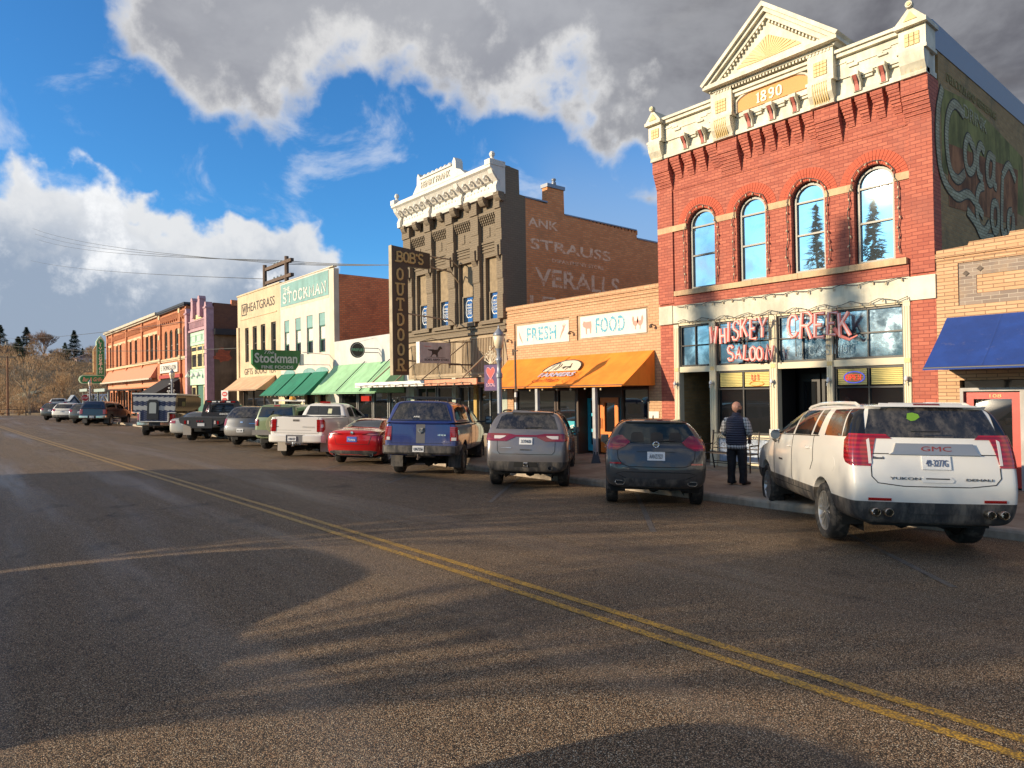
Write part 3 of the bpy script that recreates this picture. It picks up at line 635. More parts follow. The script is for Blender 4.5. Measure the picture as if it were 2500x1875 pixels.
# string lights
for i, (a, b) in enumerate(WW):
    r = random.Random(i); P = []
    for k in range(9): P.append((a - .09 + r.uniform(-.03, .03), FY - .05, 5.1 + k * .2))
    for k in range(9): t = math.pi * (1 - k / 8); P.append(((a + b) / 2 + (.47 + r.uniform(-.01, .05)) * math.cos(t), FY - .05, 6.85 + (.47 + r.uniform(-.01, .05)) * math.sin(t)))
    for k in range(9): P.append((b + .09 + r.uniform(-.03, .03), FY - .05, 6.75 - k * .2))
    light_string('string_lights', P, 'bulb cable looped round the %s arched window of the red brick building' % ('leftmost', 'second from left', 'third from left', 'rightmost')[i], 'string lights on the red brick building')
light_string('string_lights', [(-11.75 + k * .2, FY - .08, 4.60 - .03 * math.sin(k * 2.1)) for k in range(31)], 'straight row of bulbs along the top edge of the cream frieze', 'string lights on the red brick building', .30)
light_string('string_lights', [(-11.72 + k * .2, FY - .10, 4.20 + .05 * math.sin(k * 1.9) - .03) for k in range(31)], 'tangled row of bulbs right above the saloon letters', 'string lights on the red brick building', .26)
for i, x in enumerate((-11.84, -10.665, -8.90, -7.472, -5.777)):
    m = MB(); m.smooth = True; m.box(x - .02, x + .02, P0 - .05, P0 + .0, 2.38, 2.42); m.tube([(x, P0 - .05, 2.40), (x - .03, P0 - .10, 2.34), (x - .02, P0 - .12, 2.28)], .012, 5); m.lathe([(.02, .10), (.045, .04), (.04, .0), (.02, -.02)], (x, P0 - .10, 2.38), 8)
    o = m.build('wall_lamp', mat('lamp_white', (.6, .6, .6), .4)); tag(o, 'small white spot lamp on cream shopfront post %s' % ('at the far left', 'left of the left shop window', 'between the left window and the doorway', 'between the doorway and the right window', 'at the far right')[i], 'lamp', 'small lamps on the saloon shopfront posts')
def body(root, x0, x1, z1, depth, side, top=None, xl=None):
    m = MB(); m.box(x1 - .28, x1, FY + .31, FY + depth, .14, z1); m.box(x0, x0 + .28, FY + .31, FY + depth, .14, z1); m.box(x0 + .28, x1 - .28, FY + depth - .3, FY + depth, .14, z1); m.build('side_wall', side, root)
    m = MB(); m.box(x0 + .28, x1 - .28, FY + .31, FY + depth - .3, z1 - .5, z1 - .4); m.build('roof', DKGREY, root)
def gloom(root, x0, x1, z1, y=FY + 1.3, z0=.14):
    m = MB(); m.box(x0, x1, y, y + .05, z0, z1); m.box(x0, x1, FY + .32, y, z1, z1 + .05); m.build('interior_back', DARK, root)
# ============================================================ fresh food restaurant
fb = thing('restaurant_building', 'low tan brick restaurant building with fresh food panels above an orange awning', 'building')
X0, X1 = -19.44, -12.402
m = MB(); wallpoly(m, [(X0, .16), (X0, 5.32), (X1, 5.32), (X1, .16), (-12.86, .16), (-12.86, 2.36), (-19.1, 2.36), (-19.1, .16)], [rect(-19.0, -16.15, 3.88, 4.73), rect(-15.81, -12.85, 3.92, 4.73)])
m.box(X0 + .002, X1 - .002, FY - .05, FY + .003, 5.24, 5.37); m.box(X0 + .002, X1 - .002, FY - .03, FY + .003, 5.12, 5.15); m.box(X0 + .002, X1 - .002, FY - .02, FY + .003, 5.02, 5.045)
m.build('wall', TANBRICK, fb)
m = MB(); m.box(-19.0, -16.15, FY + .05, FY + .2, 3.88, 4.73); m.box(-15.81, -12.85, FY + .05, FY + .2, 3.92, 4.73); m.build('recessed_panel', wmat('panel_beige', (.42, .30, .19), .8), fb)
SIGNW = wmat('sign_board_white', (.62, .585, .52), .6, .08); TEAL = mat('worn_teal_lettering', (.06, .32, .42), .6, fn=lambda s, p: s.put(p.inputs['Base Color'], s.mix(s.smooth(s.noise(posn(s), 16, 5, .7), .52, .60), (.055, .30, .42), (.6, .62, .6)))); PINKP = mat('faded_red_picture', (.62, .25, .20), .7)
for (a, b, z0, z1), word, lab, tx, tw in (((-18.86, -16.20, 3.92, 4.64), 'FRESH', 'white board lettered fresh with a pea pod and a carrot', -18.33, 1.52), ((-15.66, -12.93, 3.97, 4.68), 'FOOD', 'white board lettered food with a cow and two chickens', -14.98, 1.22)):
    t = thing('painted_sign', lab, 'sign', (a, FY + .03, z0)); o = Vector(t.location)
    m = MB(); m.box(0, b - a, -.01, .02, 0, z1 - z0); m.build('board', SIGNW, t)
    txt('lettering', word, (tx - a, -.015, .12), EX, EZ, tw, .49, TEAL, t, bold=.03, extrude=.003, spacing=1.1)
    m = MB()
    if word == 'FRESH':
        m.tube([(.1, -.012, .52), (.17, -.012, .3), (.30, -.012, .08)], [.012, .045, .01], 6, True, .1, (0, -1, 0)); m.tube([(2.22, -.012, .12), (2.33, -.012, .32), (2.42, -.012, .45)], [.008, .04, .055], 6, True, .1, (0, -1, 0))
        for d in (-.08, 0, .08): m.tube([(2.42, -.012, .45), (2.44 + d, -.012, .62 - abs(d) * .5)], [.03, .012], 5, True, .1, (0, -1, 0))
    else:
        m.prism([(.10, .46), (.16, .56), (.24, .52), (.48, .53), (.50, .40), (.47, .14), (.43, .14), (.42, .30), (.30, .30), (.29, .12), (.25, .12), (.23, .33), (.14, .36)], 'y', -.014, -.011)
        for c, f in ((2.28, 1), (2.52, -1)): m.prism([(c + f * u, v) for u, v in ((-.10, .44), (-.06, .54), (-.03, .50), (.0, .38), (.09, .38), (.14, .52), (.15, .34), (.08, .24), (.04, .22), (.05, .12), (.02, .12), (.01, .22), (-.06, .28))], 'y', -.014, -.011)
    m.build('pictures', PINKP, t)
for x, z, w in ((-19.2, 4.15, 'left of the fresh board'), (-16.0, 4.2, 'between the fresh and food boards'), (-12.63, 4.15, 'right of the food board')):
    m = MB(); m.smooth = True; m.tube([(0, 0, 0), (0, -.12, .03), (0, -.16, -.02)], .018, 5); m.lathe([(.02, .05), (.055, -.02), (.05, -.05), (.001, -.06)], (0, -.16, -.02), 8); o = m.build('wall_lamp', RUST); o.location = (x, FY, z); tag(o, 'small rusty wall lamp on tan brick %s' % w, 'lamp', 'small lamps on the tan brick front')
ORANGE = cloth('orange_awning_cloth', (.84, .24, .022))
aw = awning('restaurant_awning', 'big plain orange cloth awning with an oval barn emblem', -19.35, -12.62, 3.42, 14.6, 2.38, ORANGE, -18.75, -12.55)
ao = Vector(aw.location); an = Vector((0, -.545, .838)); ad = Vector((0, -1.6, -1.04)).normalized()
def AP(x, g, l=.03): return Vector((x, FY - .03, 3.42)) + Vector((0, 14.6 - FY + .03, 2.38 - 3.42)) * g - ao + Vector((0, -.55, .84)) * l
m = MB(); P = [AP(-15.75 + .82 * math.cos(t), .52 - .34 * math.sin(t)) for t in [math.pi * i / 16 for i in range(17)]]; m.add(P + [p - Vector((0, -.55, .84)) * .012 for p in P], [tuple(range(17)), tuple(range(33, 16, -1))] + [(i, (i + 1) % 17, 17 + (i + 1) % 17, 17 + i) for i in range(17)]); m.build('emblem', mat('emblem_cream', (.70, .60, .44), .8), aw)
m = MB(); m.tube([AP(-15.75 + .82 * math.cos(t), .52 - .34 * math.sin(t), .035) for t in [math.pi * i / 16 for i in range(17)]], .02, 5)
m.add([AP(-15.75 + u, .48 - v * .3, .036) for u, v in ((-.1, .2), (.02, .35), (.1, .3), (.32, .32), (.36, .1), (.3, .1), (.28, .2), (.1, .2), (.06, .05), (.02, .05), (0, .2))], [tuple(range(11))])
for u in (-.35, -.25, .2): m.tube([AP(-15.75 + u, .50, .036), AP(-15.75 + u + .08, .38, .036), AP(-15.75 + u + .02, .30, .036)], .014, 4)
m.build('emblem_drawing', INKB, aw)
txt('lettering', 'FARMERS', AP(-16.52, .70, .032), EX, -ad, 1.6, .24, mat('pale_blue_lettering', (.42, .42, .52), .7), aw, bold=.05)
txt('lettering', 'on Main', AP(-16.55, .86, .032), EX, -ad, 1.15, .22, mat('brown_lettering', (.42, .09, .02), .7), aw, shear=.3)
light_string('string_lights', [(-19.0 + k * .5, 14.72, 2.36 - .03 * (k % 2)) for k in range(13)], 'row of hanging bulbs under the front edge of the orange awning', 'string lights under awnings', .62, br=.035)
# shopfront
FR = mat('dark_brown_frame', (.06, .035, .022), .5); TURQ = mat('turquoise_paint', (.03, .42, .56), .45); ORD = mat('orange_door_paint', (.70, .19, .025), .45)
for a, b, bars in ((-19.05, -16.95, ()), (-16.9, -15.95, ()), (-14.0, -12.9, ())): window(fb, a, b, .75, 2.33, y=FY + .12, fm=FR, gm=DARKGLASS, fw=.07, bars=bars, name='shop_window')
m = MB(); m.box(-19.05, -15.95, FY + .08, FY + .25, .16, .75); m.box(-14.0, -12.9, FY + .08, FY + .25, .16, .75); m.build('stall_riser', TANBRICK, fb)
m = MB(); m.box(-18.2, -15.99, FY + .055, FY + .062, .80, 1.24); m.build('window_banner', mat('teal_banner', (.03, .36, .42), .5), fb)
txt('banner_text', 'LOCAL FRESH HOME', (-18.1, FY + .05, .92), EX, EZ, 2.05, .20, INKW, fb)
m = MB()
for a, b in ((-15.85, -15.42), (-14.42, -14.02)):
    m.prism(rect(a, b, .25, 2.0), 'y', FY + .50, FY + .56, [rect(a + .10, b - .10, z, z + .42)[::-1] for z in (.45, .98, 1.5)])
d = m.build('side_light', TURQ, fb); m = MB(); m.box(-15.8, -15.46, FY + .57, FY + .58, .3, 1.95); m.box(-14.38, -14.06, FY + .57, FY + .58, .3, 1.95); m.build('pane', DARKGLASS, d)
m = MB(); m.prism(rect(-15.30, -14.50, .22, 2.02), 'y', FY + .52, FY + .58, [rect(-15.12, -14.68, .9, 1.85)[::-1]]); d = m.build('door', ORD, fb)
m = MB(); m.box(-15.14, -14.66, FY + .59, FY + .60, .88, 1.87); m.build('pane', DARKGLASS, d); m = MB(); m.tube([(-15.22, FY + .46, 1.0), (-15.22, FY + .46, 1.35)], .015, 6); m.build('handle', BLACK, d)
m = MB(); m.box(-15.9, -13.98, FY + .48, FY + .6, 2.02, 2.40); m.box(-15.40, -15.32, FY + .48, FY + .6, .16, 2.02); m.box(-14.48, -14.43, FY + .48, FY + .6, .16, 2.02); m.box(-15.93, -15.85, FY + .05, FY + .6, .16, 2.4); m.box(-14.02, -13.95, FY + .05, FY + .6, .16, 2.4); m.build('door_frame', FR, fb)
m = MB(); m.box(-14.98, -14.85, FY + .60, FY + .605, 1.0, 1.2); m.build('notice', INKW, fb)
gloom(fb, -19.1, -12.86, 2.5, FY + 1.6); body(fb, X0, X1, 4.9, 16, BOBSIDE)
m = MB(); m.box(-12.86, -12.5, FY - .02, FY + .003, 1.36, 1.61); o = m.build('menu_board', SIGNW); tag(o, 'small white notice board on the brick pier beside the orange door restaurant', 'notice board')
# ============================================================ right hand building 108
rb = thing('blue_awning_building', 'tan brick building with grey brick frame panel and jagged parapet above blue awning', 'building')
a0, a1 = -5.197, 6.5
m = MB(); wallpoly(m, [(a0, .16), (a0, 5.0), (a0 + .02, 5.10), (-4.6, 5.12), (-4.58, 5.19), (-3.9, 5.20), (-3.88, 5.27), (a1, 5.32), (a1, .16)], [rect(-4.79, 5.8, 3.9, 4.78), rect(-4.80, -3.55, .16, 2.35), rect(-3.2, 5.8, .7, 2.35)])
m.box(a0 + .002, a1, FY - .04, FY + .003, 4.93, 5.02); m.box(a0 + .002, a1, FY - .02, FY + .003, 4.86, 4.90)
m.build('wall', TANBRICK2, rb)
m = MB(); m.prism(rect(-4.79, 5.8, 3.9, 4.78), 'y', FY + .03, FY + .2, [rect(-4.47, 5.4, 4.12, 4.50)[::-1]]); m.build('panel_border', GREYBRICK, rb)
m = MB(); m.box(-4.47, 5.4, FY + .045, FY + .2, 4.12, 4.50); m.build('inner_panel', TANBRICK2, rb)
m = MB()
for x, z in ((-4.65, 4.55), (-4.40, 4.62)): m.prism([(x - .06, z), (x, z - .06), (x + .06, z), (x, z + .06)], 'y', FY + .01, FY + .03)
m.build('anchor_plate', RUST, rb)
DOORR = wmat('red_door_paint', (.45, .045, .03), .45, .2)
m = MB(); m.prism(rect(-4.74, -3.78, .2, 2.10), 'y', FY + .08, FY + .14, [rect(-4.58, -3.93, .5, 1.96)[::-1]]); d = m.build('door', DOORR, rb); m = MB(); m.box(-4.6, -3.9, FY + .15, FY + .16, .48, 1.98); m.build('pane', DARKGLASS, d)
txt('house_number', '108', (-4.30, FY + .075, 1.99), EX, EZ, .20, .07, YEL, rb)
m = MB(); m.box(-4.80, -4.74, FY - .01, FY + .2, .16, 2.12); m.box(-3.78, -3.55, FY - .0, FY + .2, .16, 2.12); m.box(-4.80, -3.55, FY - .01, FY + .2, 2.12, 2.19); m.build('door_frame', wmat('grey_door_frame', (.38, .36, .34), .6), rb)
m = MB(); m.box(-4.74, -3.6, FY + .1, FY + .15, 2.19, 2.34); m.build('fanlight', DARKGLASS, rb)
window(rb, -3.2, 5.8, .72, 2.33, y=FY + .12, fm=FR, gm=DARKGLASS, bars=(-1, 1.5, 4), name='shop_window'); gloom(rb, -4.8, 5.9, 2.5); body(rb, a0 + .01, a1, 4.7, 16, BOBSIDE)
BLUEC = cloth('royal_blue_awning_cloth', (.010, .045, .22))
awning('shop_awning', 'royal blue cloth awning over door 108 at the right edge', -5.0, 5.2, 3.66, 14.75, 2.57, BLUEC, -5.0, 5.2)
# ============================================================ taupe building with white cornice
bb = thing('taupe_building', 'two storey taupe painted brick building with ornate white cornice and old wall lettering', 'building')
X0, X1 = -26.35, -19.445
BW = [(-25.52, -24.75), (-23.95, -23.12), (-22.35, -21.45), (-20.60, -19.86)]
m = MB(); wallpoly(m, [(X0, 4.5), (X0, 9.75), (X1, 9.75), (X1, 4.5)], [rect(a - .05, b, 5.0, 7.42) for a, b in BW])
PIL = [(-26.35, -25.75), (-24.58, -24.10), (-22.98, -22.50), (-21.32, -20.84), (-19.78, -19.44)]
for i, (a, b) in enumerate(PIL):
    a += .003 if i else -.003; b += .003 if i == 4 else 0
    for z0, z1, o in ((5.0, 5.9, .16), (5.9, 6.5, .13), (6.5, 7.35, .16), (7.35, 7.9, .24), (7.9, 8.35, .18), (8.35, 9.1, .20), (9.1, 9.55, .26)): m.box(a, b, FY - o, FY + .003, z0, z1)
    m.prism([(FY - .24, 7.75), (FY - .32, 7.70), (FY - .30, 7.35), (FY - .17, 7.15), (FY - .1, 7.15)], 'x', a + .1, b - .1)
for i in range(4):
    a, b = PIL[i][1], PIL[i + 1][0]; n = 9
    for k in range(n):
        x = a + (b - a) * (k + .5) / n; w = (b - a) / n
        for q in range(4): m.box(x - w * .30, x + w * .12, FY - .16 + .035 * q, FY + .003, 9.02 - .09 * (q + 1) + .006, 9.02 - .09 * q)
    m.box(a, b, FY - .17, FY + .003, 9.02, 9.12)
    for z in (7.62, 7.74, 7.86): m.box(a + .05, b - .05, FY - .045, FY + .003, z, z + .05)
    m.box(a, b, FY - .06, FY + .003, 7.95, 8.02)
    for k in range(2): x = a + (b - a) * (.28 + .42 * k); m.box(x, x + .22, FY - .03, FY + .003, 8.2, 8.55)
    m.box(a - .1, b + .1, FY - .12, FY + .003, 4.86, 5.0)
for k in range(8): x = -26.25 + k * .945; m.prism([(FY - .1, 9.66), (FY - .38, 9.66), (FY - .40, 9.55), (FY - .34, 9.42), (FY - .26, 9.34), (FY - .1, 9.32)], 'x', x, x + .30)
m.box(X0 - .002, X1 + .002, FY - .10, FY + .003, 4.5, 4.6); m.box(X0 - .002, X1 + .002, FY - .07, FY + .003, 4.74, 4.80)
m.box(X0, X1, FY + .01, FY + .3, 9.7, 10.72)
m.build('wall', TAUPE, bb)
BOARD = wmat('plywood_window_board', (.27, .20, .12), .8, .25, 5.); OVAL = mat('window_decal_white', (.72, .74, .76), .6)
BLUEREF = glassy('blue_reflecting_glass', (.12, .20, .33), .85, .03)
for i, (a, b) in enumerate(BW):
    m = MB(); m.box(a - .05, b, FY + .16, FY + .2, 6.12, 7.42); m.build('window_board', BOARD, bb)
    w = window(bb, a + .02, b - .02, 5.02, 6.12, y=FY + .16, fm=TPAINT, gm=BLUEREF, fw=.05)
    m = MB(); c = (a + b) / 2 - .02; m.tube([(c + .21 * math.cos(t) * (1 + .25 * abs(math.sin(2 * t))), FY + .165, 5.60 + .33 * math.sin(t) * (1 + .2 * abs(math.sin(2 * t)))) for t in [2 * math.pi * k / 20 for k in range(21)]], .022, 5); m.build('window_decal', OVAL, w)
    for k, (wd, zz) in enumerate((('FREE', 5.72), ('POWER', 5.60), ('OUTFIT', 5.48), ('STORE', 5.38))): txt('decal_text', wd, (c - .15, FY + .16, zz), EX, EZ, .30, .08, OVAL, w)
# white cornice
CW = wmat('white_cornice_paint', (.64, .61, .55), .55, .12, 2.); m = MB(); c0, c1 = X0 - .12, X1 + .06
m.prism([(FY + .0, 9.62), (FY - .30, 9.62), (FY - .34, 9.72), (FY - .30, 9.80), (FY - .26, 10.08), (FY - .36, 10.12), (FY - .42, 10.20), (FY - .62, 10.44), (FY - .72, 10.50), (FY - .72, 10.60), (FY - .62, 10.64), (FY - .58, 10.72), (FY, 10.74)], 'x', c0, c1)
for k in range(15): x = c0 + .42 + k * .44; m.tube([(x, FY - .48, 10.17), (x, FY - .56, 10.14), (x, FY - .62, 10.20), (x, FY - .60, 10.28), (x, FY - .44, 10.34)], .055, 6)
for k in range(30): x = c0 + .40 + k * .215; m.lathe([(.001, -.04), (.035, -.03), (.04, 0), (.001, 0)], (x, FY - .28, 9.93), 6, 'y')
for x in (c0 + .02, -24.15, -21.85, c1 - .26):
    m.prism([(FY - .2, 9.60), (FY - .42, 9.64), (FY - .44, 9.85), (FY - .36, 10.05), (FY - .58, 10.3), (FY - .66, 10.50), (FY - .2, 10.50)], 'x', x, x + .24)
for x in (c0 + .14, c1 - .14): m.box(x - .16, x + .16, FY - .74, FY, 10.60, 10.80); m.lathe([(.15, 10.80), (.07, 10.88), (.06, 10.92), (.10, 10.98), (.11, 11.05), (.07, 11.12), (.001, 11.14)], (x, FY - .5, 0), 8)
m.prism([(-24.85, 10.72), (-24.62, 10.95), (-24.52, 11.05), (-24.50, 11.38), (-24.42, 11.52), (-24.3, 11.38), (-24.25, 11.22), (-21.95, 11.22), (-21.92, 11.38), (-21.8, 11.52), (-21.7, 11.38), (-21.68, 11.05), (-21.4, 10.95), (-21.1, 10.72)], 'y', FY - .60, FY - .25)
m.box(-24.25, -21.95, FY - .66, FY - .25, 11.22, 11.29)
for k in range(7): m.lathe([(.10, 11.29), (.10, 11.36), (.05, 11.42), (.001, 11.43)], (-24.0 + k * .30, FY - .5, 0), 6)
m.build('cornice', CW, bb)
txt('cornice_lettering', 'HENRY FRANK', (-24.15, FY - .605, 10.84), EX, EZ, 2.1, .25, mat('shaded_white_letters', (.5, .46, .38), .6), bb, bold=.03, extrude=.03)
# side wall, stepped
m = MB(); m.prism([(FY + .3, .14), (FY + .3, 10.70), (FY + .72, 10.66), (FY + .74, 9.74), (FY + 1.03, 9.72), (FY + 1.03, .14)], 'x', X1 - .3, X1 + .004); m.box(X1 - .3, X1 + .004, FY + .001, FY + .3, 5.0, 10.71); m.build('painted_return', TAUPE, bb)
m = MB(); m.prism([(FY + 1.03, .14), (FY + 1.03, 9.66), (FY + 2.18, 9.62), (FY + 2.2, 10.30), (FY + 3.1, 10.32), (FY + 3.12, 9.33), (FY + 7.6, 9.20), (FY + 7.65, 8.97), (FY + 17, 8.9), (FY + 17, .14)], 'x', X1 - .3, X1); m.box(X0, X0 + .3, FY + .31, FY + 17, .14, 9.4)
for k in range(60): y = FY + 3.2 + k * .075; h = .05 * random.random(); m.box(X1 - .28, X1 - .004, y, y + .06, 9.15, 9.30 + h) if k % 3 else None
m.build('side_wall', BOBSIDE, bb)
m = MB(); m.box(X1 - .33, X1 + .03, FY + 1.0, FY + 2.19, 9.66, 9.72); m.box(X1 - .33, X1 + .03, FY + 3.12, FY + 7.6, 9.32, 9.37); m.box(X1 - .33, X1 + .03, FY + 7.65, FY + 17, 8.96, 9.02); m.box(X1 - .35, X1 + .05, FY + 2.16, FY + 3.14, 10.30, 10.44); m.build('wall_coping', GALV, bb)
m = MB(); m.smooth = True; m.lathe([(.10, 10.44), (.09, 10.58), (.05, 10.64), (.10, 10.66), (.08, 10.72), (.001, 10.73)], (X1 - .1, FY + 2.65, 0), 8); m.build('chimney_cap', GALV, bb)
m = MB(); m.box(X0 + .3, X1 - .3, FY + .31, FY + 16.9, 8.6, 8.7); m.build('roof', DKGREY, bb)
FADE = mat('faded_wall_lettering', (.36, .19, .12), .95, fn=lambda s, p: s.put(p.inputs['Base Color'], s.mix(s.smooth(s.noise(posn(s), 6, 6, .7), .46, .62), (.92, .62, .42), (.70, .28, .12))))
for wd, y, z, w, h in (('ANK', 1.15, 8.62, 1.6, .34), ('STRAUSS', 1.25, 7.75, 4.6, .42), ('DEPARTMENT STORE', 2.4, 7.35, 3.0, .14), ('VERALLS', 1.5, 6.35, 4.9, .72), ('LEVI', 1.2, 5.5, 2.2, .45)): txt('wall_lettering', wd, (X1 + .004, FY + y, z), EY, EZ, w, h, FADE, bb, bold=.03, extrude=.002)
# ground floor of the taupe building
m = MB(); m.box(X0, X1, FY + .02, FY + .3, 2.86, 4.5)
x = X0 + .25
while x < X1 - .2:
    if not (-22.75 < x < -22.35): m.box(x, x + .045, FY - .01, FY + .03, 3.05, 4.35)
    x += .10
m.box(X0 + .15, X1 - .1, FY - .03, FY + .03, 4.35, 4.42); m.box(X0 + .15, X1 - .1, FY - .03, FY + .03, 2.93, 3.0)
m.build('ribbed_panel', TLIGHT, bb)
m = MB()
for a, b in ((-26.35, -25.9), (-23.0, -22.75), (-20.05, -19.46)): m.box(a, b, FY, FY + .3, .14, 2.86)
m.build('pier', wmat('pale_green_pier', (.40, .44, .36), .7), bb)
for a, b, bars in ((-25.9, -24.4, (-25.2,)), (-24.3, -23.0, ()), (-22.75, -21.6, (-22.1,)), (-21.4, -20.05, (-20.7,))): window(bb, a, b, .6, 2.5, y=FY + .2, fm=mat('aluminium_frame', (.35, .34, .32), .4, .5), gm=DARKGLASS, fw=.05, bars=bars, name='shop_window')
m = MB(); m.box(-25.9, -20.05, FY + .1, FY + .25, .14, .6); m.build('stall_riser', TPAINT, bb)
m = MB(); m.box(-21.6, -21.4, FY + .05, FY + .3, .14, 2.86); m.build('gold_pier', wmat('mustard_pier', (.42, .27, .07), .7), bb); gloom(bb, -26, -19.8, 2.7)
m = MB(); m.box(-25.9, -20.05, FY + .1, FY + .3, 2.5, 2.86); m.build('transom_panel', FR, bb)
# marquee
mq = thing('flat_canopy', 'thin flat white steel canopy hung on rods along the taupe store front', 'canopy', (-22.5, FY, 2.5)); mo = Vector(mq.location)
SAL = wmat('salmon_canopy_paint', (.62, .26, .15), .6); m = MB(); m.box(-27.6 - mo.x, -22.0 - mo.x, 14.2 - FY, 14.26 - FY, .03, .24); m.box(-27.6 - mo.x, -27.55 - mo.x, 14.26 - FY, -.05, .03, .24); m.box(-27.55 - mo.x, -22 - mo.x, 14.26 - FY, -.03, .06, .10); m.build('fascia', WHITE, mq)
m = MB(); m.box(-22.0 - mo.x, -18.7 - mo.x, 14.205 - FY, 14.265 - FY, .03, .24); m.box(-22.0 - mo.x, -18.7 - mo.x, 14.27 - FY, -.03, .06, .10); m.build('fascia', SAL, mq)
m = MB()
for xa, za, xb in ((-26.1, 4.3, -26.3), (-21.9, 4.28, -22.5), (-19.62, 4.28, -19.8), (-24.2, 4.3, -24.4)): m.tube([Vector((xa, FY - .02, za)) - mo, Vector((xb, 14.3, 2.70)) - mo], .03, 6)
m.build('support_rod', TLIGHT, mq)
light_string('string_lights', [(-27.5 + k * .5, 14.16, 2.62 - .03 * (k % 2)) for k in range(18)], 'row of bulbs along the edge of the flat white canopy', 'string lights under awnings', .5, br=.03)
# blade sign
SB = mat('sign_brown', (.075, .045, .025), .5); SG = mat('sign_gold_letter', (.50, .33, .12), .55); SBE = wmat('sign_edge_beige', (.36, .30, .20), .6)
bs = thing('blade_sign', 'tall brown blade sign reading bobs outdoor in gold western letters', 'sign', (-22.4, 16.1, 3)); bo = Vector(bs.location)
def SP(pts): return [(p[0] - bo.y, p[1] - bo.z) for p in pts]
m = MB(); m.prism(SP([(13.11, 2.95), (13.80, 2.95), (13.80, 7.11), (14.82, 7.13), (14.82, 7.72), (13.11, 7.84)]), 'x', -.20, 0); m.build('sign_face', SB, bs)
m = MB(); m.box(-.21, .005, 13.09 - bo.y, 13.108 - bo.y, -.06, 4.85); m.build('sign_edge', SBE, bs)
m = MB(); strokes(m, "BOB'S", (0.012, 13.32 - bo.y, 7.26 - bo.z), EY, EZ, .26, .36, .044, slab=.10, pitch=.285, squash=.3)
for i, ch in enumerate('OUTDOOR'): strokes(m, ch, (0.012, 13.31 - bo.y, 6.56 - .572 * i - bo.z), EY, EZ, .30, .42, .048, slab=.10, squash=.3)
m.build('sign_lettering', SG, bs)
m = MB(); m.tube([Vector((-22.42, 14.8, 7.62)) - bo, Vector((-22.42, 15.8, 7.60)) - bo, Vector((-22.42, 16.2, 7.35)) - bo], .03, 6); m.tube([Vector((-22.42, 14.8, 7.2)) - bo, Vector((-22.42, 15.8, 7.1)) - bo, Vector((-22.42, 16.2, 6.7)) - bo], .03, 6); m.tube([Vector((-22.42, 13.8, 5.3)) - bo, Vector((-22.42, 15.8, 5.15)) - bo, Vector((-22.42, 16.2, 4.8)) - bo], .03, 6); m.tube([Vector((-22.42, 13.8, 3.5)) - bo, Vector((-22.42, 16.2, 3.4)) - bo], .03, 6); m.build('bracket_arm', TLIGHT, bs)
bs2 = thing('box_sign', 'small white box sign with a dark dog reading bobs army store', 'sign', (-21.5, 16.1, 3.4)); bo = Vector(bs2.location)
m = MB(); m.box(-.22, 0, 13.72 - bo.y, 15.10 - bo.y, -.02, .76); m.build('sign_face', wmat('sign_grey_white', (.42, .40, .37), .5), bs2); m = MB(); m.box(-.225, .004, 13.70 - bo.y, 13.718 - bo.y, -.03, .77); m.build('sign_edge', WHITE, bs2)
txt('sign_text', "BOB'S ARMY STORE", (.006, 13.92 - bo.y, .06), EY, EZ, 1.1, .09, INKB, bs2)
m = MB(); dog = [(0, .42), (.06, .38), (.16, .36), (.18, .28), (.14, .20), (.10, .17), (.16, .17), (.2, .24), (.28, .26), (.34, .22), (.34, .17), (.40, .17), (.40, .30), (.46, .38), (.52, .44), (.58, .44), (.56, .50), (.50, .54), (.44, .50), (.40, .42), (.30, .41), (.20, .42)]
m.prism([(14.05 - bo.y + a * 1.15, b * 1.1 + .03) for a, b in dog], 'x', .002, .006); m.box(.002, .006, 14.0 - bo.y, 14.85 - bo.y, .19, .2); m.build('dog_picture', INKB, bs2)
txt('sign_text', "Famous", (.006, 13.9 - bo.y, .58), EY, EZ, .3, .06, mat('faded_red_picture'), bs2)
m = MB(); m.tube([Vector((-21.6, 15.12, 3.2)) - bo, Vector((-21.6, 15.12, 4.3)) - bo], .03, 6); m.tube([Vector((-21.6, 15.12, 3.34)) - bo, Vector((-21.6, 16.2, 3.34)) - bo], .03, 6); m.tube([Vector((-21.6, 15.12, 4.2)) - bo, Vector((-21.6, 16.2, 4.25)) - bo], .02, 6); m.tube([Vector((-21.6, 13.8, 4.17)) - bo, Vector((-21.6, 14.3, 4.32)) - bo, Vector((-21.6, 15.1, 4.2)) - bo], .012, 5); m.build('bracket_arm', RUST, bs2)
# ============================================================ small grey building
gb = thing('grey_shop_building', 'low pale grey painted shop between the taupe and the stockman buildings', 'building')
GREYP = wmat('pale_grey_paint', (.50, .49, .47), .7, .12, 1.5)
m = MB(); wallpoly(m, rect(-33.755, -26.36, .14, 5.05), [rect(-33.3, -26.6, .5, 2.6)]); m.build('wall', GREYP, gb)
for a, b in ((-33.3, -31.5), (-31.4, -29.9), (-29.8, -28.4), (-28.3, -26.6)): window(gb, a, b, .52, 2.58, y=FY + .15, fm=mat('aluminium_frame'), gm=DARKGLASS, fw=.06, name='shop_window')
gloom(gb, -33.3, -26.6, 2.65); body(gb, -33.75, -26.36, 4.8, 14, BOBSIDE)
m = MB(); m.box(-31.0, -30.2, FY + .08, FY + .10, 1.9, 2.15); m.build('neon_lettering', mat('red_sign', (.5, .03, .02), .5, Emission_Color=(1, .06, .03, 1), Emission_Strength=.5), gb)
LG = cloth('light_green_awning_cloth', (.28, .50, .28)); DG = cloth('deep_green_awning_cloth', (.012, .17, .10))
aw = awning('shop_awning', 'pale mint green cloth awning on the grey shop', -33.7, -26.7, 3.78, 14.7, 2.30, LG, -33.4, -26.75); lo_ = aw.location
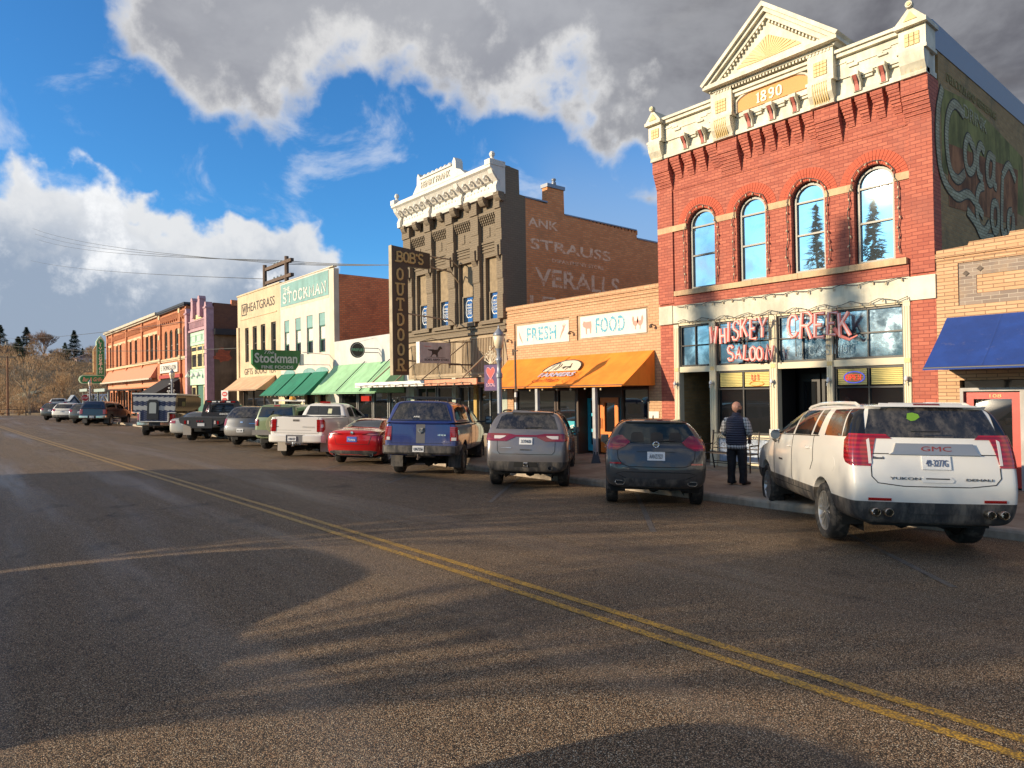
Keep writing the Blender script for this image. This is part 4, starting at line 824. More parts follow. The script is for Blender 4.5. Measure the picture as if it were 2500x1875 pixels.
for xa, xb in ((-30.3, -30.6), (-27.9, -28.2)): m = MB(); m.tube([Vector((xa, FY - .05, 3.86)) - lo_, Vector((xb, 14.72, 2.40)) - lo_], .022, 5); m.build('guy_rod', DKGREY, aw)
o1 = thing('round_sign', 'round black hanging sign reading fireflies on the grey wall', 'sign', (-29.0, 16.1, 4.2)); m = MB()
m.lathe([(.001, -.04), (.37, -.04), (.37, 0), (.001, 0)], (0, -1.02, .12), 24, 'x'); m.build('sign_face', mat('sign_black', (.02, .02, .02), .5), o1); txt('lettering', 'FIREFLIES', (.006, -1.32, .07), EY, EZ, .62, .12, mat('mint_lettering', (.25, .6, .38), .5), o1)
m = MB(); m.tube([(.004, -1.02 + .31 * math.cos(t), .12 + .31 * math.sin(t)) for t in [2 * math.pi * i / 24 for i in range(25)]], .008, 4); m.build('ring', INKW, o1)
m = MB(); m.tube([(-.02, -.70, .22), (-.02, .08, .22)], .018, 5); m.tube([(-.02, -.70, .02), (-.02, .08, .02)], .018, 5); m.tube([(-.02, -1.0, .49), (-.3, .08, .75)], .006, 4); m.build('bracket_arm', DKGREY, o1)
# ============================================================ stockman building
sb = thing('stockman_building', 'two storey pink and cream painted building with teal stockman panel on its parapet', 'building')
X0, X1 = -41.15, -33.76
PCR = wmat('cream_stucco', (.58, .51, .38), .7, .16, 1.2); PNK = wmat('pale_pink_stucco', (.62, .51, .44), .7, .12, 1.5); TEALP = wmat('faded_teal_paint', (.19, .34, .32), .75, .2, 1.5)
SW = [(-40.54, -39.8), (-38.88, -38.1), (-37.28, -36.45), (-35.65, -34.86)]
m = MB(); wallpoly(m, [(X0, 3.5), (X0, 9.08), (X1 - .7, 9.10), (X1 - .55, 9.04), (X1 - .55, 3.5)], [rect(a, b, 4.58, 6.76) for a, b in SW]); m.build('wall', PNK, sb)
m = MB(); wallpoly(m, [(X1 - .548, .14), (X1 - .548, 9.03), (X1, 9.0), (X1, .14)], []); m.box(X0, X1, FY - .04, FY + .2, 9.08, 9.13); m.box(X0 + .15, X1 - .6, FY - .012, FY + .001, 7.50, 7.62); m.build('corner_pier', PCR, sb)
m = MB(); m.box(X0 + .12, X1 - .6, FY - .02, FY + .001, 7.64, 8.98); m.build('sign_panel', TEALP, sb)
txt('panel_lettering', 'THE', (-40.6, FY - .025, 8.50), EX, EZ, 1.0, .26, SIGNW, sb, bold=.02); m = MB(); strokes(m, 'STOCKMAN', (-40.62, FY - .022, 7.84), EX, EZ, .60, .56, .062, slab=.09, pitch=.765, squash=.2); m.build('panel_lettering', SIGNW, sb)
for a, b in SW:
    m = MB(); m.box(a, b, FY + .04, FY + .09, 6.08, 6.76); m.build('window_board', TEALP, sb)
    window(sb, a, b, 4.58, 6.08, y=FY + .13, fm=mat('dark_green_trim', (.05, .14, .10), .6), gm=DIMGLASS, fw=.07, rails=(5.3,)); m = MB(); m.box(a + .08, b - .08, FY + .10, FY + .105, 5.34, 6.0); m.build('window_blind', SIGNW, sb)
m = MB()
for a, b in ((X0, -40.6), (-38.2, -37.7), (-36.3, -35.9), (-34.9, -34.3)): m.box(a, b, FY, FY + .3, .14, 3.5)
m.box(X0, X1 - .55, FY + .02, FY + .3, 2.7, 3.5); m.build('pier', wmat('cream_pier', (.74, .60, .36), .7), sb)
for a, b in ((-40.6, -38.2), (-37.7, -36.3), (-35.9, -34.9)): window(sb, a, b, .5, 2.7, y=FY + .2, fm=FR, gm=DARKGLASS, fw=.07, name='shop_window')
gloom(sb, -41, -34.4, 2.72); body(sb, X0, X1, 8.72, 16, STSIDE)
m = MB()
for c in (-39.8, -37.0, -35.3): m.prism(arcp(c, 3.5, .85, .28, 0, 180, 10), 'y', FY - .03, FY + .002)
m.build('awning_arch', TEALP, sb)
for i, (a, b) in enumerate(((-41.0, -38.75), (-38.7, -36.45), (-36.40, -34.35))): awning('shop_awning', 'deep green cloth awning, %s of the three side by side' % ('left', 'middle', 'right')[i], a, b - .22, 3.52, 14.7, 2.25, DG, a + .3, b + .12)
bs3 = thing('neon_sign', 'green projecting neon sign reading the stockman fine foods', 'neon sign', (-34.3, 16.1, 4)); bo = Vector(bs3.location)
GS = wmat('sign_green_enamel', (.025, .15, .035), .4, .15); m = MB(); m.prism([(12.07 - bo.y, .56), (14.55 - bo.y, .56), (14.45 - bo.y, -.19), (14.27 - bo.y, -.46), (12.36 - bo.y, -.45), (12.07 - bo.y, -.16)], 'x', -.25, 0); m.build('sign_face', GS, bs3)
txt('lettering', 'Stockman', (.01, 12.16 - bo.y, -.10), EY, EZ, 2.2, .50, SIGNW, bs3, bold=.03, extrude=.02); txt('lettering', 'The', (.01, 12.65 - bo.y, .36), EY, EZ, .5, .17, SIGNW, bs3, shear=.4, extrude=.02); txt('lettering', 'FINE FOODS', (.01, 12.50 - bo.y, -.39), EY, EZ, 1.65, .16, SIGNW, bs3, bold=.03, extrude=.02)
m = MB(); m.box(-.24, -.02, 14.56 - bo.y, 14.74 - bo.y, -.2, .4); m.tube([Vector((-34.4, 14.7, 4.5)) - bo, Vector((-34.4, 16.2, 4.4)) - bo], .02, 5); m.tube([Vector((-34.4, 14.7, 3.85)) - bo, Vector((-34.4, 16.2, 3.85)) - bo], .02, 5); m.build('bracket_arm', WHITE, bs3)
light_string('string_lights', [(-40.6 + k * .5, 14.75, 2.22) for k in range(13)], 'row of bulbs under the deep green awnings', 'string lights under awnings', .55, br=.04)
# ============================================================ wheatgrass building
hb = thing('wheatgrass_building', 'two storey plain cream yellow stucco shop lettered wheatgrass', 'building'); X0, X1 = -48.9, -41.16
HCR = wmat('warm_cream_stucco', (.55, .425, .27), .75, .16, 1.2)
HW = [(-47.45, -46.75), (-46.0, -45.2), (-44.5, -43.7), (-42.72, -41.9)]
m = MB(); wallpoly(m, [(X0, 2.7), (X0, 9.15), (X1, 9.15), (X1, 2.7)], [rect(a, b, 4.54, 6.88) for a, b in HW]); m.box(X0 - .04, X1, FY - .05, FY + .3, 9.151, 9.25); m.box(X0, X0 + .38, FY - .10, FY + .003, .14, 7.0); m.box(X0, X0 + .38, FY, FY + .3, .14, 2.7); m.box(X1 - .4, X1, FY, FY + .3, .14, 2.7); m.box(-48.3, -41.7, FY - .045, FY + .003, 7.47, 7.53); m.build('wall', HCR, hb)
for a, b in HW: window(hb, a, b, 4.55, 6.87, y=FY + .16, fm=mat('dark_bronze', (.06, .05, .045), .5), gm=DIMGLASS, fw=.09, rails=(5.75,))
m = MB(); m.prism(rect(-48.05, -47.05, 7.75, 8.55), 'y', FY - .02, FY + .002, [rect(-47.98, -47.12, 7.82, 8.48)[::-1]]); m.build('letter_frame', INKB, hb)
txt('wall_lettering', 'W', (-47.9, FY - .01, 7.86), EX, EZ, .7, .56, INKB, hb, bold=.02); txt('wall_lettering', 'HEATGRASS', (-46.95, FY - .01, 7.93), EX, EZ, 4.9, .58, INKB, hb)
txt('wall_lettering', 'GIFTS  BOOKS  TEA', (-47.6, FY - .01, 3.68), EX, EZ, 5.6, .42, INKB, hb)
window(hb, -48.4, -41.6, .5, 2.68, y=FY + .2, fm=FR, gm=DARKGLASS, bars=(-46.5, -44.5), fw=.1, name='shop_window'); gloom(hb, -48.5, -41.5, 2.69); body(hb, X0, X1 - .01, 8.8, 14, wmat('brown_stucco_side', (.20, .13, .075), .85, .4, 1.2))
awning('shop_awning', 'peach beige cloth awning under the wheatgrass lettering', -48.7, -42.0, 3.52, 14.7, 2.60, cloth('peach_awning_cloth', (.60, .37, .22)), -47.6, -41.3)
# alley, brown stucco block behind
ab = thing('stucco_building', 'brown stucco building with a scraped brick patch between pink and cream fronts', 'building')
m = MB(); m.box(-55.3, -49.0, 21.5, 34, .14, 7.15); m.build('wall', wmat('brown_stucco', (.20, .135, .08), .9, .45, .8), ab)
# ============================================================ pink narrow building
pb = thing('pink_building', 'narrow pink and mint painted building with stepped gable and three stubby pinnacles', 'building'); X0, X1 = -61.3, -55.35
PK = wmat('mauve_pink_paint', (.44, .26, .29), .7, .2); MINT = wmat('mint_paint', (.42, .60, .45), .65, .1); PALEY = wmat('pale_yellow_trim', (.70, .58, .30), .6)
m = MB(); wallpoly(m, [(X0, .14), (X0, 9.0), (-60.6, 9.05), (-60.5, 9.35), (-59.3, 9.5), (-58.6, 9.95), (-57.9, 9.95), (-57.3, 9.5), (-56.1, 9.35), (-56.0, 9.05), (X1, 9.0), (X1, .14)], [rect(-60.75, -55.95, 3.3, 7.5), rect(-60.75, -55.95, .2, 3.2)])
for x in (X0, X1 - .55): m.box(x - .003, x + .553, FY - .25, FY + .31, .14, 9.1); m.box(x - .06, x + .61, FY - .33, FY + .31, 9.1, 9.22); m.prism([(x - .0, 9.22), (x + .55, 9.22), (x + .40, 9.6), (x + .15, 9.6)], 'y', FY - .25, FY + .25)
for x in (-59.1, -57.2): m.box(x - .25, x + .25, FY - .28, FY + .2, 8.6, 10.0); m.prism([(x - .3, 10.0), (x + .3, 10.0), (x + .15, 10.25), (x - .15, 10.25)], 'y', FY - .3, FY + .2)
for k in range(16): x = -60.6 + k * .30; m.box(x, x + .14, FY - .08, FY + .003, 7.85, 8.35)
m.box(-60.7, -56.0, FY - .12, FY + .003, 8.36, 8.44); m.box(-60.7, -56.0, FY - .14, FY + .003, 7.55, 7.72); m.build('wall', PK, pb)
m = MB(); m.box(-60.75, -55.95, FY + .02, FY + .3, 6.45, 7.5); m.box(-60.75, -55.95, FY - .02, FY + .3, 3.2, 4.5)
for k in range(3): x = -60.5 + k * 1.55; m.prism(rect(x, x + 1.35, 6.7, 7.3), 'y', FY - .02, FY + .03, [rect(x + .08, x + 1.27, 6.78, 7.22)[::-1]])
m.build('mint_panel', MINT, pb)
m = MB(); m.box(-59.3, -57.2, FY - .06, FY + .003, 8.5, 8.85); m.build('name_panel', PALEY, pb)
for k in range(3): a = -60.7 + k * 1.6; window(pb, a, a + 1.5, 4.55, 5.85, y=FY + .15, fm=PALEY, gm=DIMGLASS, fw=.14); window(pb, a, a + 1.5, 5.86, 6.42, y=FY + .15, fm=PALEY, gm=BLUEREF, fw=.12, name='transom_window')
for a, b in ((-60.7, -59.4), (-57.4, -56.0)): window(pb, a, b, .4, 3.15, y=FY + .15, fm=PALEY, gm=DARKGLASS, fw=.14, name='shop_window')
m = MB(); m.box(-59.2, -57.6, FY + .2, FY + .28, .2, 3.15); m.build('door', mat('dark_green_trim'), pb); gloom(pb, -60.7, -56, 6.5)
m = MB(); m.box(X1 - .3, X1, FY + .31, 34, .14, 7.05); m.prism([(FY + .31, 7.5), (FY + .31, 9.55), (34, 9.2), (34, 7.5)], 'x', X1 - .3, X1 - .01); m.box(X0, X0 + .3, FY + .31, 34, .14, 9.0); m.build('side_wall', brickmat('brown_side_brick', (.19, .07, .035), (.14, .05, .03), (.12, .08, .05), stain=(.07, .04, .03)), pb)
m = MB(); m.box(X1 - .1, X1 + .35, FY + .3, 34, 7.05, 7.5); m.build('side_ledge', DKGREY, pb)
m = MB(); m.box(X1 - .29, X1 + .006, FY + .35, 33, .14, 7.04); m.build('stucco_coat', mat('brown_stucco'), pb)
m = MB(); P = [(FY + .75 + random.uniform(-.06, .06) + .62 * math.cos(t) + random.uniform(-.14, .14) + .28, 5.40 + .52 * math.sin(t) + random.uniform(-.16, .16)) for t in [2 * math.pi * i / 22 for i in range(22)]]; m.prism(P, 'x', X1 + .006, X1 + .012); m.build('bare_brick_patch', brickmat('patch_brick', (.60, .15, .06), (.42, .10, .05), (.12, .07, .05), bw=.3, bh=.12), pb)
m = MB(); m.box(X1 - .2, X1 + .05, FY + 1.65, FY + 2.3, 9.4, 9.85); m.build('chimney', STSIDE, pb)
for k in range(3): x = -60.3 + k * 1.5; m = MB(); m.smooth = True; m.tube([(0, 0, .25), (0, -.25, .3), (0, -.3, .1)], .02, 5); m.lathe([(.04, .12), (.18, -.1), (.2, -.2), (.001, -.2)], (0, -.3, 0), 8); o = m.build('wall_lamp', WHITE); o.location = (x, FY - .03, 4.05); tag(o, 'white dome wall lamp on the mint band of the pink building, %s of three' % ('left', 'middle', 'right')[k], 'lamp', 'dome lamps on the pink building')
# ============================================================ orange brick block, two fronts
ob_ = thing('orange_brick_building', 'orange brick building with white thomas and son board and four tall arched windows', 'building'); X0, X1 = -70.6, -61.32
OWN = [(-69.0, -68.0), (-67.2, -66.2), (-65.4, -64.3), (-62.7, -61.8)]
m = MB(); wallpoly(m, rect(X0, X1, .14, 10.0), [archpoly(a, b, 5.75, 8.0, 8.3) for a, b in OWN] + [rect(X0 + .8, X1 - 1.8, .2, 3.6)])
for a, b in ((X0 - .003, X0 + .6), (-63.7, -63.2), (X1 - .35, X1 + .003)): m.box(a, b, FY - .14, FY + .003, .14, 10.0)
for k in range(26): x = X0 + .7 + k * .34; m.box(x, x + .16, FY - .12, FY + .003, 9.1 - .15 * (k % 2), 9.6)
m.box(X0, X1, FY - .14, FY + .003, 9.6, 9.7); m.build('wall', ORBRICK, ob_)
m = MB(); m.box(X0 - .1, X1 + .2, FY - .35, FY + .3, 10.0, 10.2); m.box(X0, X1, FY - .28, FY + .2, 9.9, 10.0); m.build('cornice', DKGREY, ob_)
STN = wmat('sandstone_trim', (.58, .44, .26), .8)
m = MB(); m.box(X0 + .6, X1 - .4, FY - .1, FY + .003, 5.45, 5.72)
for x, z in ((X0 + .05, 9.5), (X0 + .05, 7.6), (-63.65, 7.7), (-63.65, 9.5), (X0 + .05, 5.4), (-63.65, 5.4)): m.box(x, x + .5, FY - .2, FY + .003, z, z + .45)
m.build('stone_trim', STN, ob_)
for a, b in OWN: window(ob_, a, b, 5.76, 8.29, 8.0, fm=mat('grey_window_frame'), gm=DIMGLASS, fw=.10, rails=(6.9,))
o1 = thing('name_board', 'white board reading thomas and son over the black awning', 'sign', (-69.9, FY - .15, 4.45)); m = MB(); m.box(0, 6.0, -.05, .14, 0, .85); m.build('board', SIGNW, o1); txt('lettering', 'E. THOMAS & SON', (.4, -.06, .2), EX, EZ, 5.2, .45, INKB, o1)
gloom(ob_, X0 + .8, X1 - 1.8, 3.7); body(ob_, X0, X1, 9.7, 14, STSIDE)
m = MB(); m.box(X0 + .5, -63.0, FY - .25, FY + .003, 3.95, 4.25); m.build('red_fascia', mat('red_fascia', (.35, .04, .03), .6), ob_)
awning('shop_awning', 'black cloth awning on the orange brick building', -69.8, -63.4, 3.9, 13.6, 2.3, mat('black_awning_cloth', (.015, .015, .016), .8), -69.5, -63.3)
ob2 = thing('long_brick_building', 'long orange brick corner building with pilasters and rows of narrow arched windows', 'building'); X0, X1 = -96.5, -70.62
LW = [(-95.0, -94.1), (-91.2, -90.2), (-89.2, -88.2), (-86.3, -85.3), (-83.9, -82.9), (-81.4, -80.3), (-78.7, -77.7), (-76.4, -75.3), (-74.6, -73.4), (-72.7, -71.5)]
m = MB(); wallpoly(m, rect(X0, X1, .14, 9.9), [archpoly(a, b, 5.85, 8.1, 8.4) for a, b in LW] + [rect(-95.8, -71.6, .2, 3.2)])
for x in (X0, -93.2, -85.4, -77.9, X1 - .5): m.box(x - .003, x + .45, FY - .14, FY + .003, 3.6, 9.9)
for k in range(72): x = X0 + .5 + k * .35; m.box(x, x + .16, FY - .12, FY + .003, 8.95, 9.5)
m.build('wall', ORBRICK, ob2)
m = MB(); m.box(X0 - .2, X1, FY - .45, FY + .3, 10.0, 10.25); m.box(X0 - .1, X1, FY - .25, FY + .25, 9.85, 10.0); m.build('cornice', wmat('grey_cream_cornice', (.50, .44, .34), .7), ob2)
m = MB(); m.box(X0 - .02, X1, FY - .17, FY + .003, 5.55, 5.80); m.box(X0, X1, FY - .02, FY + .003, 8.42, 8.6)
for a, b in LW: m.box(a - .15, b + .15, FY - .06, FY + .003, 8.30, 8.41)
m.build('stone_trim', STN, ob2)
for a, b in LW: window(ob2, a, b, 5.86, 8.39, 8.1, fm=mat('dark_bronze'), gm=DIMGLASS, fw=.12, rails=(7.0,))
gloom(ob2, -95.8, -71.6, 3.3); body(ob2, X0, X1, 9.6, 14, ORBRICK)
aw = awning('metal_awning', 'faded salmon red awning running along the long brick building', -96.0, -71.3, 5.4, 15.45, 4.1, mat('salmon_metal', (.60, .22, .12), .7), -96.0, -71.3)
m = MB(); m.box(-96.3 + 83.65, -71.2 + 83.65, 15.35 - FY, 15.6 - FY, -1.46, -1.3); m.build('gutter', mat('grey_cream_cornice'), aw)
m = MB(); m.box(-96.2, -71.4, FY - .06, FY + .05, 3.3, 4.1); m.build('sign_band', mat('salmon_band', (.62, .26, .14), .7), ob2)
for k in range(9): x = -95.5 + k * 2.9; window(ob2, x, x + 1.6, .5, 3.1, y=FY + .15, fm=mat('orange_pier', (.6, .22, .1), .6), gm=DARKGLASS, fw=.2, name='shop_window')
for k, (a, b, y, z) in enumerate(((-84, -78, 12.8, 2.9), (-92, -87, 12.6, 3.0))): m = MB(); m.box(0, b - a, 0, .1, 0, .3); m.box(0, b - a, .1, 3.3, .1, .2); m.box(.1, .25, .3, .45, -2.8, .1); m.box(b - a - .25, b - a - .1, .3, .45, -2.8, .1); o = m.build('flat_canopy', mat('grey_green_metal', (.30, .36, .32), .6)); o.location = (a, y, z); tag(o, 'grey green flat canopy over the pavement, %s one by the long brick building' % ('nearer', 'farther')[k], 'canopy')
# livingston sign
ls = thing('neon_sign', 'tall green and cream livingston bar and grille neon sign with pointed top', 'neon sign', (-97, 16.0, 4)); bo = Vector(ls.location)
def LP(l): return [(a - bo.y, b - bo.z) for a, b in l]
GE = mat('neon_green_enamel', (.01, .27, .10), .4); YC = wmat('sign_cream_steps', (.72, .52, .24), .6); LIME = mat('lime_white_edge', (.55, .75, .50), .5)
def stad(y0, y1, z0, z1): r = (z1 - z0) / 2; return [(y1, z0), (y1, z1), (y0 + r, z1)] + [(y0 + r - r * math.sin(t), (z0 + z1) / 2 + r * math.cos(t)) for t in [math.pi * i / 8 for i in range(1, 8)]] + [(y0 + r, z0)]
m = MB(); m.prism(LP([(14.75, 5.1), (14.75, 8.2), (15.1, 8.8), (15.1, 5.1)]), 'x', -.3, -.05); m.prism(LP([(13.6, 5.15), (14.0, 5.4), (14.8, 5.4), (14.8, 5.15)]), 'x', -.3, -.05); m.build('stepped_edge', YC, ls)
m = MB(); m.prism(LP([(15.08, 5.1), (15.08, 9.3), (15.3, 9.62), (15.54, 9.95), (15.78, 9.62), (15.98, 9.3), (15.98, 4.0), (13.9, 4.0)]), 'x', -.35, 0) if False else None
m.prism(LP([(15.08, 5.0), (15.08, 9.25), (15.28, 9.6), (15.54, 9.95), (15.80, 9.6), (15.98, 9.25), (15.98, 5.0)]), 'x', -.35, 0); m.prism(LP(stad(13.25, 15.98, 3.98, 5.1)), 'x', -.36, -.001); m.build('sign_border', LIME, ls)
m = MB(); m.prism(LP([(15.18, 5.1), (15.18, 9.15), (15.36, 9.45), (15.54, 9.52), (15.70, 9.45), (15.88, 9.15), (15.88, 5.1)]), 'x', -.33, .03); m.prism(LP(stad(13.36, 15.86, 4.08, 5.0)), 'x', -.33, .03); m.build('sign_face', GE, ls)
m = MB()
for i, ch in enumerate('LIVINGSTON'): strokes(m, ch, (.035, 15.36 - bo.y + (.1 if ch == 'I' else 0), 9.02 - i * .415 - bo.z), EY, EZ, .36, .31, .062, squash=.4)
m.build('lettering', mat('bright_cream'), ls)
txt('lettering', 'Bar & Grille', (.04, 13.6 - bo.y, 4.3 - bo.z), EY, EZ, 2.1, .5, mat('salmon_letters', (.8, .42, .28), .5), ls, bold=.03, shear=.3, extrude=.02)
m = MB(); m.tube([(0, -.05, .5), (0, .25, .5)], .06, 6); m.tube([(0, -.05, 4.5), (0, .25, 4.5)], .06, 6); m.build('bracket_arm', DKGREY, ls)
# ============================================================ ground
def zr(y):
    y = abs(y - 5) + 5; k = [(5, .15), (6.5, .13), (8, .085), (9.5, .035), (10.5, 0), (12.15, -.055), (40, -.1)]
    for (a, za), (b, zb) in zip(k, k[1:]):
        if y <= b: return za + (zb - za) * (y - a) / (b - a)
    return -.1
def asphalt(s, p):
    q = posn(s); x, y, z = s.sep(q)
    v = s.node('ShaderNodeTexVoronoi', {'Vector': q, 'Scale': 115., 'Randomness': 1.}); vc = Ex(s, v.outputs['Color']); vd = Ex(s, v.outputs['Distance'])
    r, g, b = s.sep(vc)
    v2 = s.node('ShaderNodeTexVoronoi', {'Vector': q, 'Scale': 210.}); vd2 = Ex(s, v2.outputs['Distance']); r2, _, _ = s.sep(Ex(s, v2.outputs['Color']))
    big = s.noise(q, .35, 5, .6); streak = s.noise(s.xyz(x * .09, y * .95, 0.), 1.0, 5, .6, .3); lane = s.noise(s.xyz(x * .12, y * 1.6, 3.), 1.0, 4, .55, .6)
    stone = s.mix(g, (.085, .056, .033), (.66, .44, .255)); stone = s.mix(s.smooth(r, .86, .95), stone, (.85, .70, .50)); stone = s.mix(s.smooth(b, .88, .95), stone, (.34, .18, .09))
    stone = s.mix(s.smooth(r2, .80, .95) * .6, stone, (.42, .33, .23))
    stone = s.mix(s.smooth(vd, .34, .58) * .9, stone, (.008, .007, .006))
    wet = s.smooth(big * .35 + streak * .65, .40, .64)
    col = s.mix(wet * .35, stone, s.mix(.5, stone, (.03, .025, .022)))
    stain = s.smooth(s.noise(q, .9, 6, .65), .56, .70); col = s.mix(stain * .45, col, (.016, .013, .012))
    e = s.node('ShaderNodeTexVoronoi', {'Vector': s.vm('ADD', s.xyz(x * .30, y * .42, 0.), s.vm('SCALE', s.node('ShaderNodeTexNoise', {'Vector': q, 'Scale': 1.1, 'Detail': 4.}).outputs['Color'])), 'Scale': 1.}, feature='DISTANCE_TO_EDGE'); e.inputs['Vector'].links[0].from_node.inputs[1].links[0].from_node.inputs['Scale'].default_value = .35
    crk = s.smooth(Ex(s, e.outputs['Distance']), .010, .003) * s.smooth(s.noise(q, .5, 3), .54, .58); col = s.mix(crk * .35, col, (.006, .005, .005))
    s.put(p.inputs['Base Color'], col)
    def trk(c, w_, sl): d = (y - c - x * sl) / w_; return s.m('EXPONENT', d * d * -1.0)
    tk = s.m('ADD', trk(1.95, .42, .022) * .5 + trk(6.4, .5, .01) * .35 + trk(3.9, .35, .01) * .25, (streak - .5) * 2.6, clamp=True)
    s.put(p.inputs['Roughness'], s.mix(tk, (.68,) * 3, (.30,) * 3))
    s.put(p.inputs['Specular IOR Level'], s.smooth(tk, .0, 1., .24, .62))
    h = (1.0 - vd) * .75 + (1.0 - vd2) * .35 + r * .25
    bump(s, p, h, 1., .009)
ASPH = mat('wet_chip_seal_asphalt', (.05, .04, .035), .5, fn=asphalt)
def strip(name, xs, ys, zf, m, kind='structure'):
    mb = MB(); n = len(ys); mb.add([(x, y, zf(y)) for x in xs for y in ys], [(i * n + j, (i + 1) * n + j, (i + 1) * n + j + 1, i * n + j + 1) for i in range(len(xs) - 1) for j in range(n - 1)])
    o = mb.build(name, m); o['kind'] = kind; return o
strip('road', [-97 + 10 * i for i in range(15)], [-2.14, -.5, .5, 1.5, 2, 3, 3.5, 4, 4.5, 5, 5.5, 6, 6.5, 7.2, 8, 9.5, 10.5, 11.3, 12.14], zr, ASPH)
strip('cross_street', [-112, -97.002], [-60, -30, -2.14, 2, 5, 8, 12.14, 30, 60], lambda y: zr(y) if -3 < y < 13 else -.06, ASPH)
def paint(col):
    def fn(s, p):
        q = posn(s); x, y, z = s.sep(q); v = s.node('ShaderNodeTexVoronoi', {'Vector': q, 'Scale': 62.}); vd = Ex(s, v.outputs['Distance']); r, g, b = s.sep(Ex(s, v.outputs['Color']))
        w = s.smooth(s.noise(q, 9, 5, .7) + r * .16, .50, .66); c = s.mix(w, tuple(a * .75 for a in col), col)
        c = s.mix(s.smooth(vd, .36, .62) * .6, c, (.03, .022, .012)); c = s.mix(s.smooth(s.noise(q, 26, 4, .7) + r * .2, .62, .70) * .8, c, (.05, .04, .03)); s.put(p.inputs['Base Color'], c); bump(s, p, 1.0 - vd, .4, .005)
    return fn
YP = mat('worn_yellow_road_paint', (.50, .29, .03), .55, fn=paint((.60, .33, .03))); WP = mat('worn_white_road_paint', (.30, .27, .23), .6, fn=paint((.24, .20, .165)))
for k, (off, lab) in enumerate(((.10, 'far'), (-.13, 'near'))):
    mb = MB(); pts = [(-.6, 4.80), (-1.2, 4.80), (-6.7, 4.80), (-11.8, 4.72), (-20, 4.55), (-32, 4.32), (-49, 4.02), (-70, 3.8), (-92, 3.6)]
    P = [(8, 4.82)] + [(pts[i][0] + (pts[i+1][0] - pts[i][0]) * j / 8, pts[i][1] + (pts[i+1][1] - pts[i][1]) * j / 8) for i in range(len(pts) - 1) for j in range(8)]
    V = []; r = random.Random(3 + k)
    for x, y in P:
        for d in (-.05, .05): yy = y + off + d + r.uniform(-.004, .004); V.append((x, yy, zr(yy) + .005))
    mb.add(V, [(2 * i, 2 * i + 1, 2 * i + 3, 2 * i + 2) for i in range(len(P) - 1)]); o = mb.build('centre_line', YP); o['kind'] = 'structure'
# diagonal parking lines
PH = math.radians(48)
for i, (x, y) in enumerate([(-2.2 - 4.02 * k + .3, 12.0) for k in range(0, 22)]):
    mb = MB(); L = 4.9; n = 14; V = []
    for j in range(n + 1):
        f = L * j / n; cx, cy = x + f * math.cos(PH) * 1.02, y - f * math.sin(PH)
        for d in (-.045, .045): a, b = cx + d * math.sin(PH), cy + d * math.cos(PH); V.append((a, b, zr(b) + .005))
    mb.add(V, [(2 * q, 2 * q + 1, 2 * q + 3, 2 * q + 2) for q in range(n)]); o = mb.build('parking_line', WP); o['kind'] = 'structure'
# pavement with kerb
def slabs(s, p):
    q = posn(s); x, y, z = s.sep(q); b = s.node('ShaderNodeTexBrick', {'Vector': s.xyz(x, y, 0.), 'Color1': (.36, .285, .21), 'Color2': (.31, .245, .18), 'Mortar': (.13, .10, .08), 'Scale': 1., 'Mortar Size': .012, 'Brick Width': 1.9, 'Row Height': 1.35, 'Mortar Smooth': .3}); b.offset = 0.
    c = s.mix(s.smooth(s.noise(q, 1.3, 7, .65), .42, .62), Ex(s, b.outputs['Color']), (.22, .16, .115)); s.put(p.inputs['Base Color'], s.mix(s.smooth(s.noise(q, 40, 3), .5, .7) * .3, c, (.4, .34, .27))); bump(s, p, s.noise(q, 60, 3, .6), .3, .005)
PAV = mat('pavement_concrete', (.33, .26, .19), .8, fn=slabs); KERB = wmat('kerb_concrete', (.36, .30, .235), .8, .3, 3., .4)
pv = MB(); pv.prism([(12.36, -.2), (12.36, .098), (16.3, .165), (17.9, .165), (17.9, -.2)], 'x', -96.8, 20); o = pv.build('pavement', PAV); o['kind'] = 'structure'
mb = MB(); x = -96.8
while x < 20: mb.prism([(12.15, -.25), (12.15, .05), (12.17, .085), (12.21, .104), (12.358, .106), (12.358, -.25)], 'x', x, x + 2.99); x += 3.0
o = mb.build('kerb', KERB); o['kind'] = 'structure'
mb = MB(); mb.prism([(-2.15, -.25), (-2.15, .06), (-2.2, .1), (-6.2, .16), (-6.2, -.25)], 'x', -96.8, 20); o = mb.build('opposite_pavement', KERB); o['kind'] = 'structure'
# terrain
def hterr(R, y):
    t = max(0, min(1, (R - 150) / 68)); t = t * t * (3 - 2 * t); h = -.12 + 12.0 * t
    h += min(3, max(0, R - 218) * .02) + min(5, max(0, 14 - y * .6) * .35) * t
    return h + (math.sin(R * .13 + y * .21) * .5 + math.sin(R * .37 - y * .31) * .25) * t
def grass_(s, p):
    q = posn(s); a = s.noise(q, .12, 7, .65); b = s.noise(q, 1.5, 6, .7)
    c = s.mix(s.smooth(a, .40, .62), (.34, .23, .11), (.22, .15, .08)); s.put(p.inputs['Base Color'], s.mix(s.smooth(b, .42, .62), c, (.30, .22, .12))); bump(s, p, b, .8, .3)
TERR = mat('dry_hillside', (.12, .08, .05), .95, fn=grass_)
mb = MB(); Rs = [112 + 3 * i for i in range(50)] + [265, 290, 330, 400, 600, 1200, 3000]; Ys = [-900, -400, -200, -100, -60] + [-40 + 4 * i for i in range(40)] + [130, 160, 220, 400, 900]; n = len(Ys)
mb.smooth = True; mb.add([(-R, y, hterr(R, y)) for R in Rs for y in Ys], [(i * n + j, i * n + j + 1, (i + 1) * n + j + 1, (i + 1) * n + j) for i in range(len(Rs) - 1) for j in range(n - 1)]); o = mb.build('hillside', TERR); o['kind'] = 'structure'
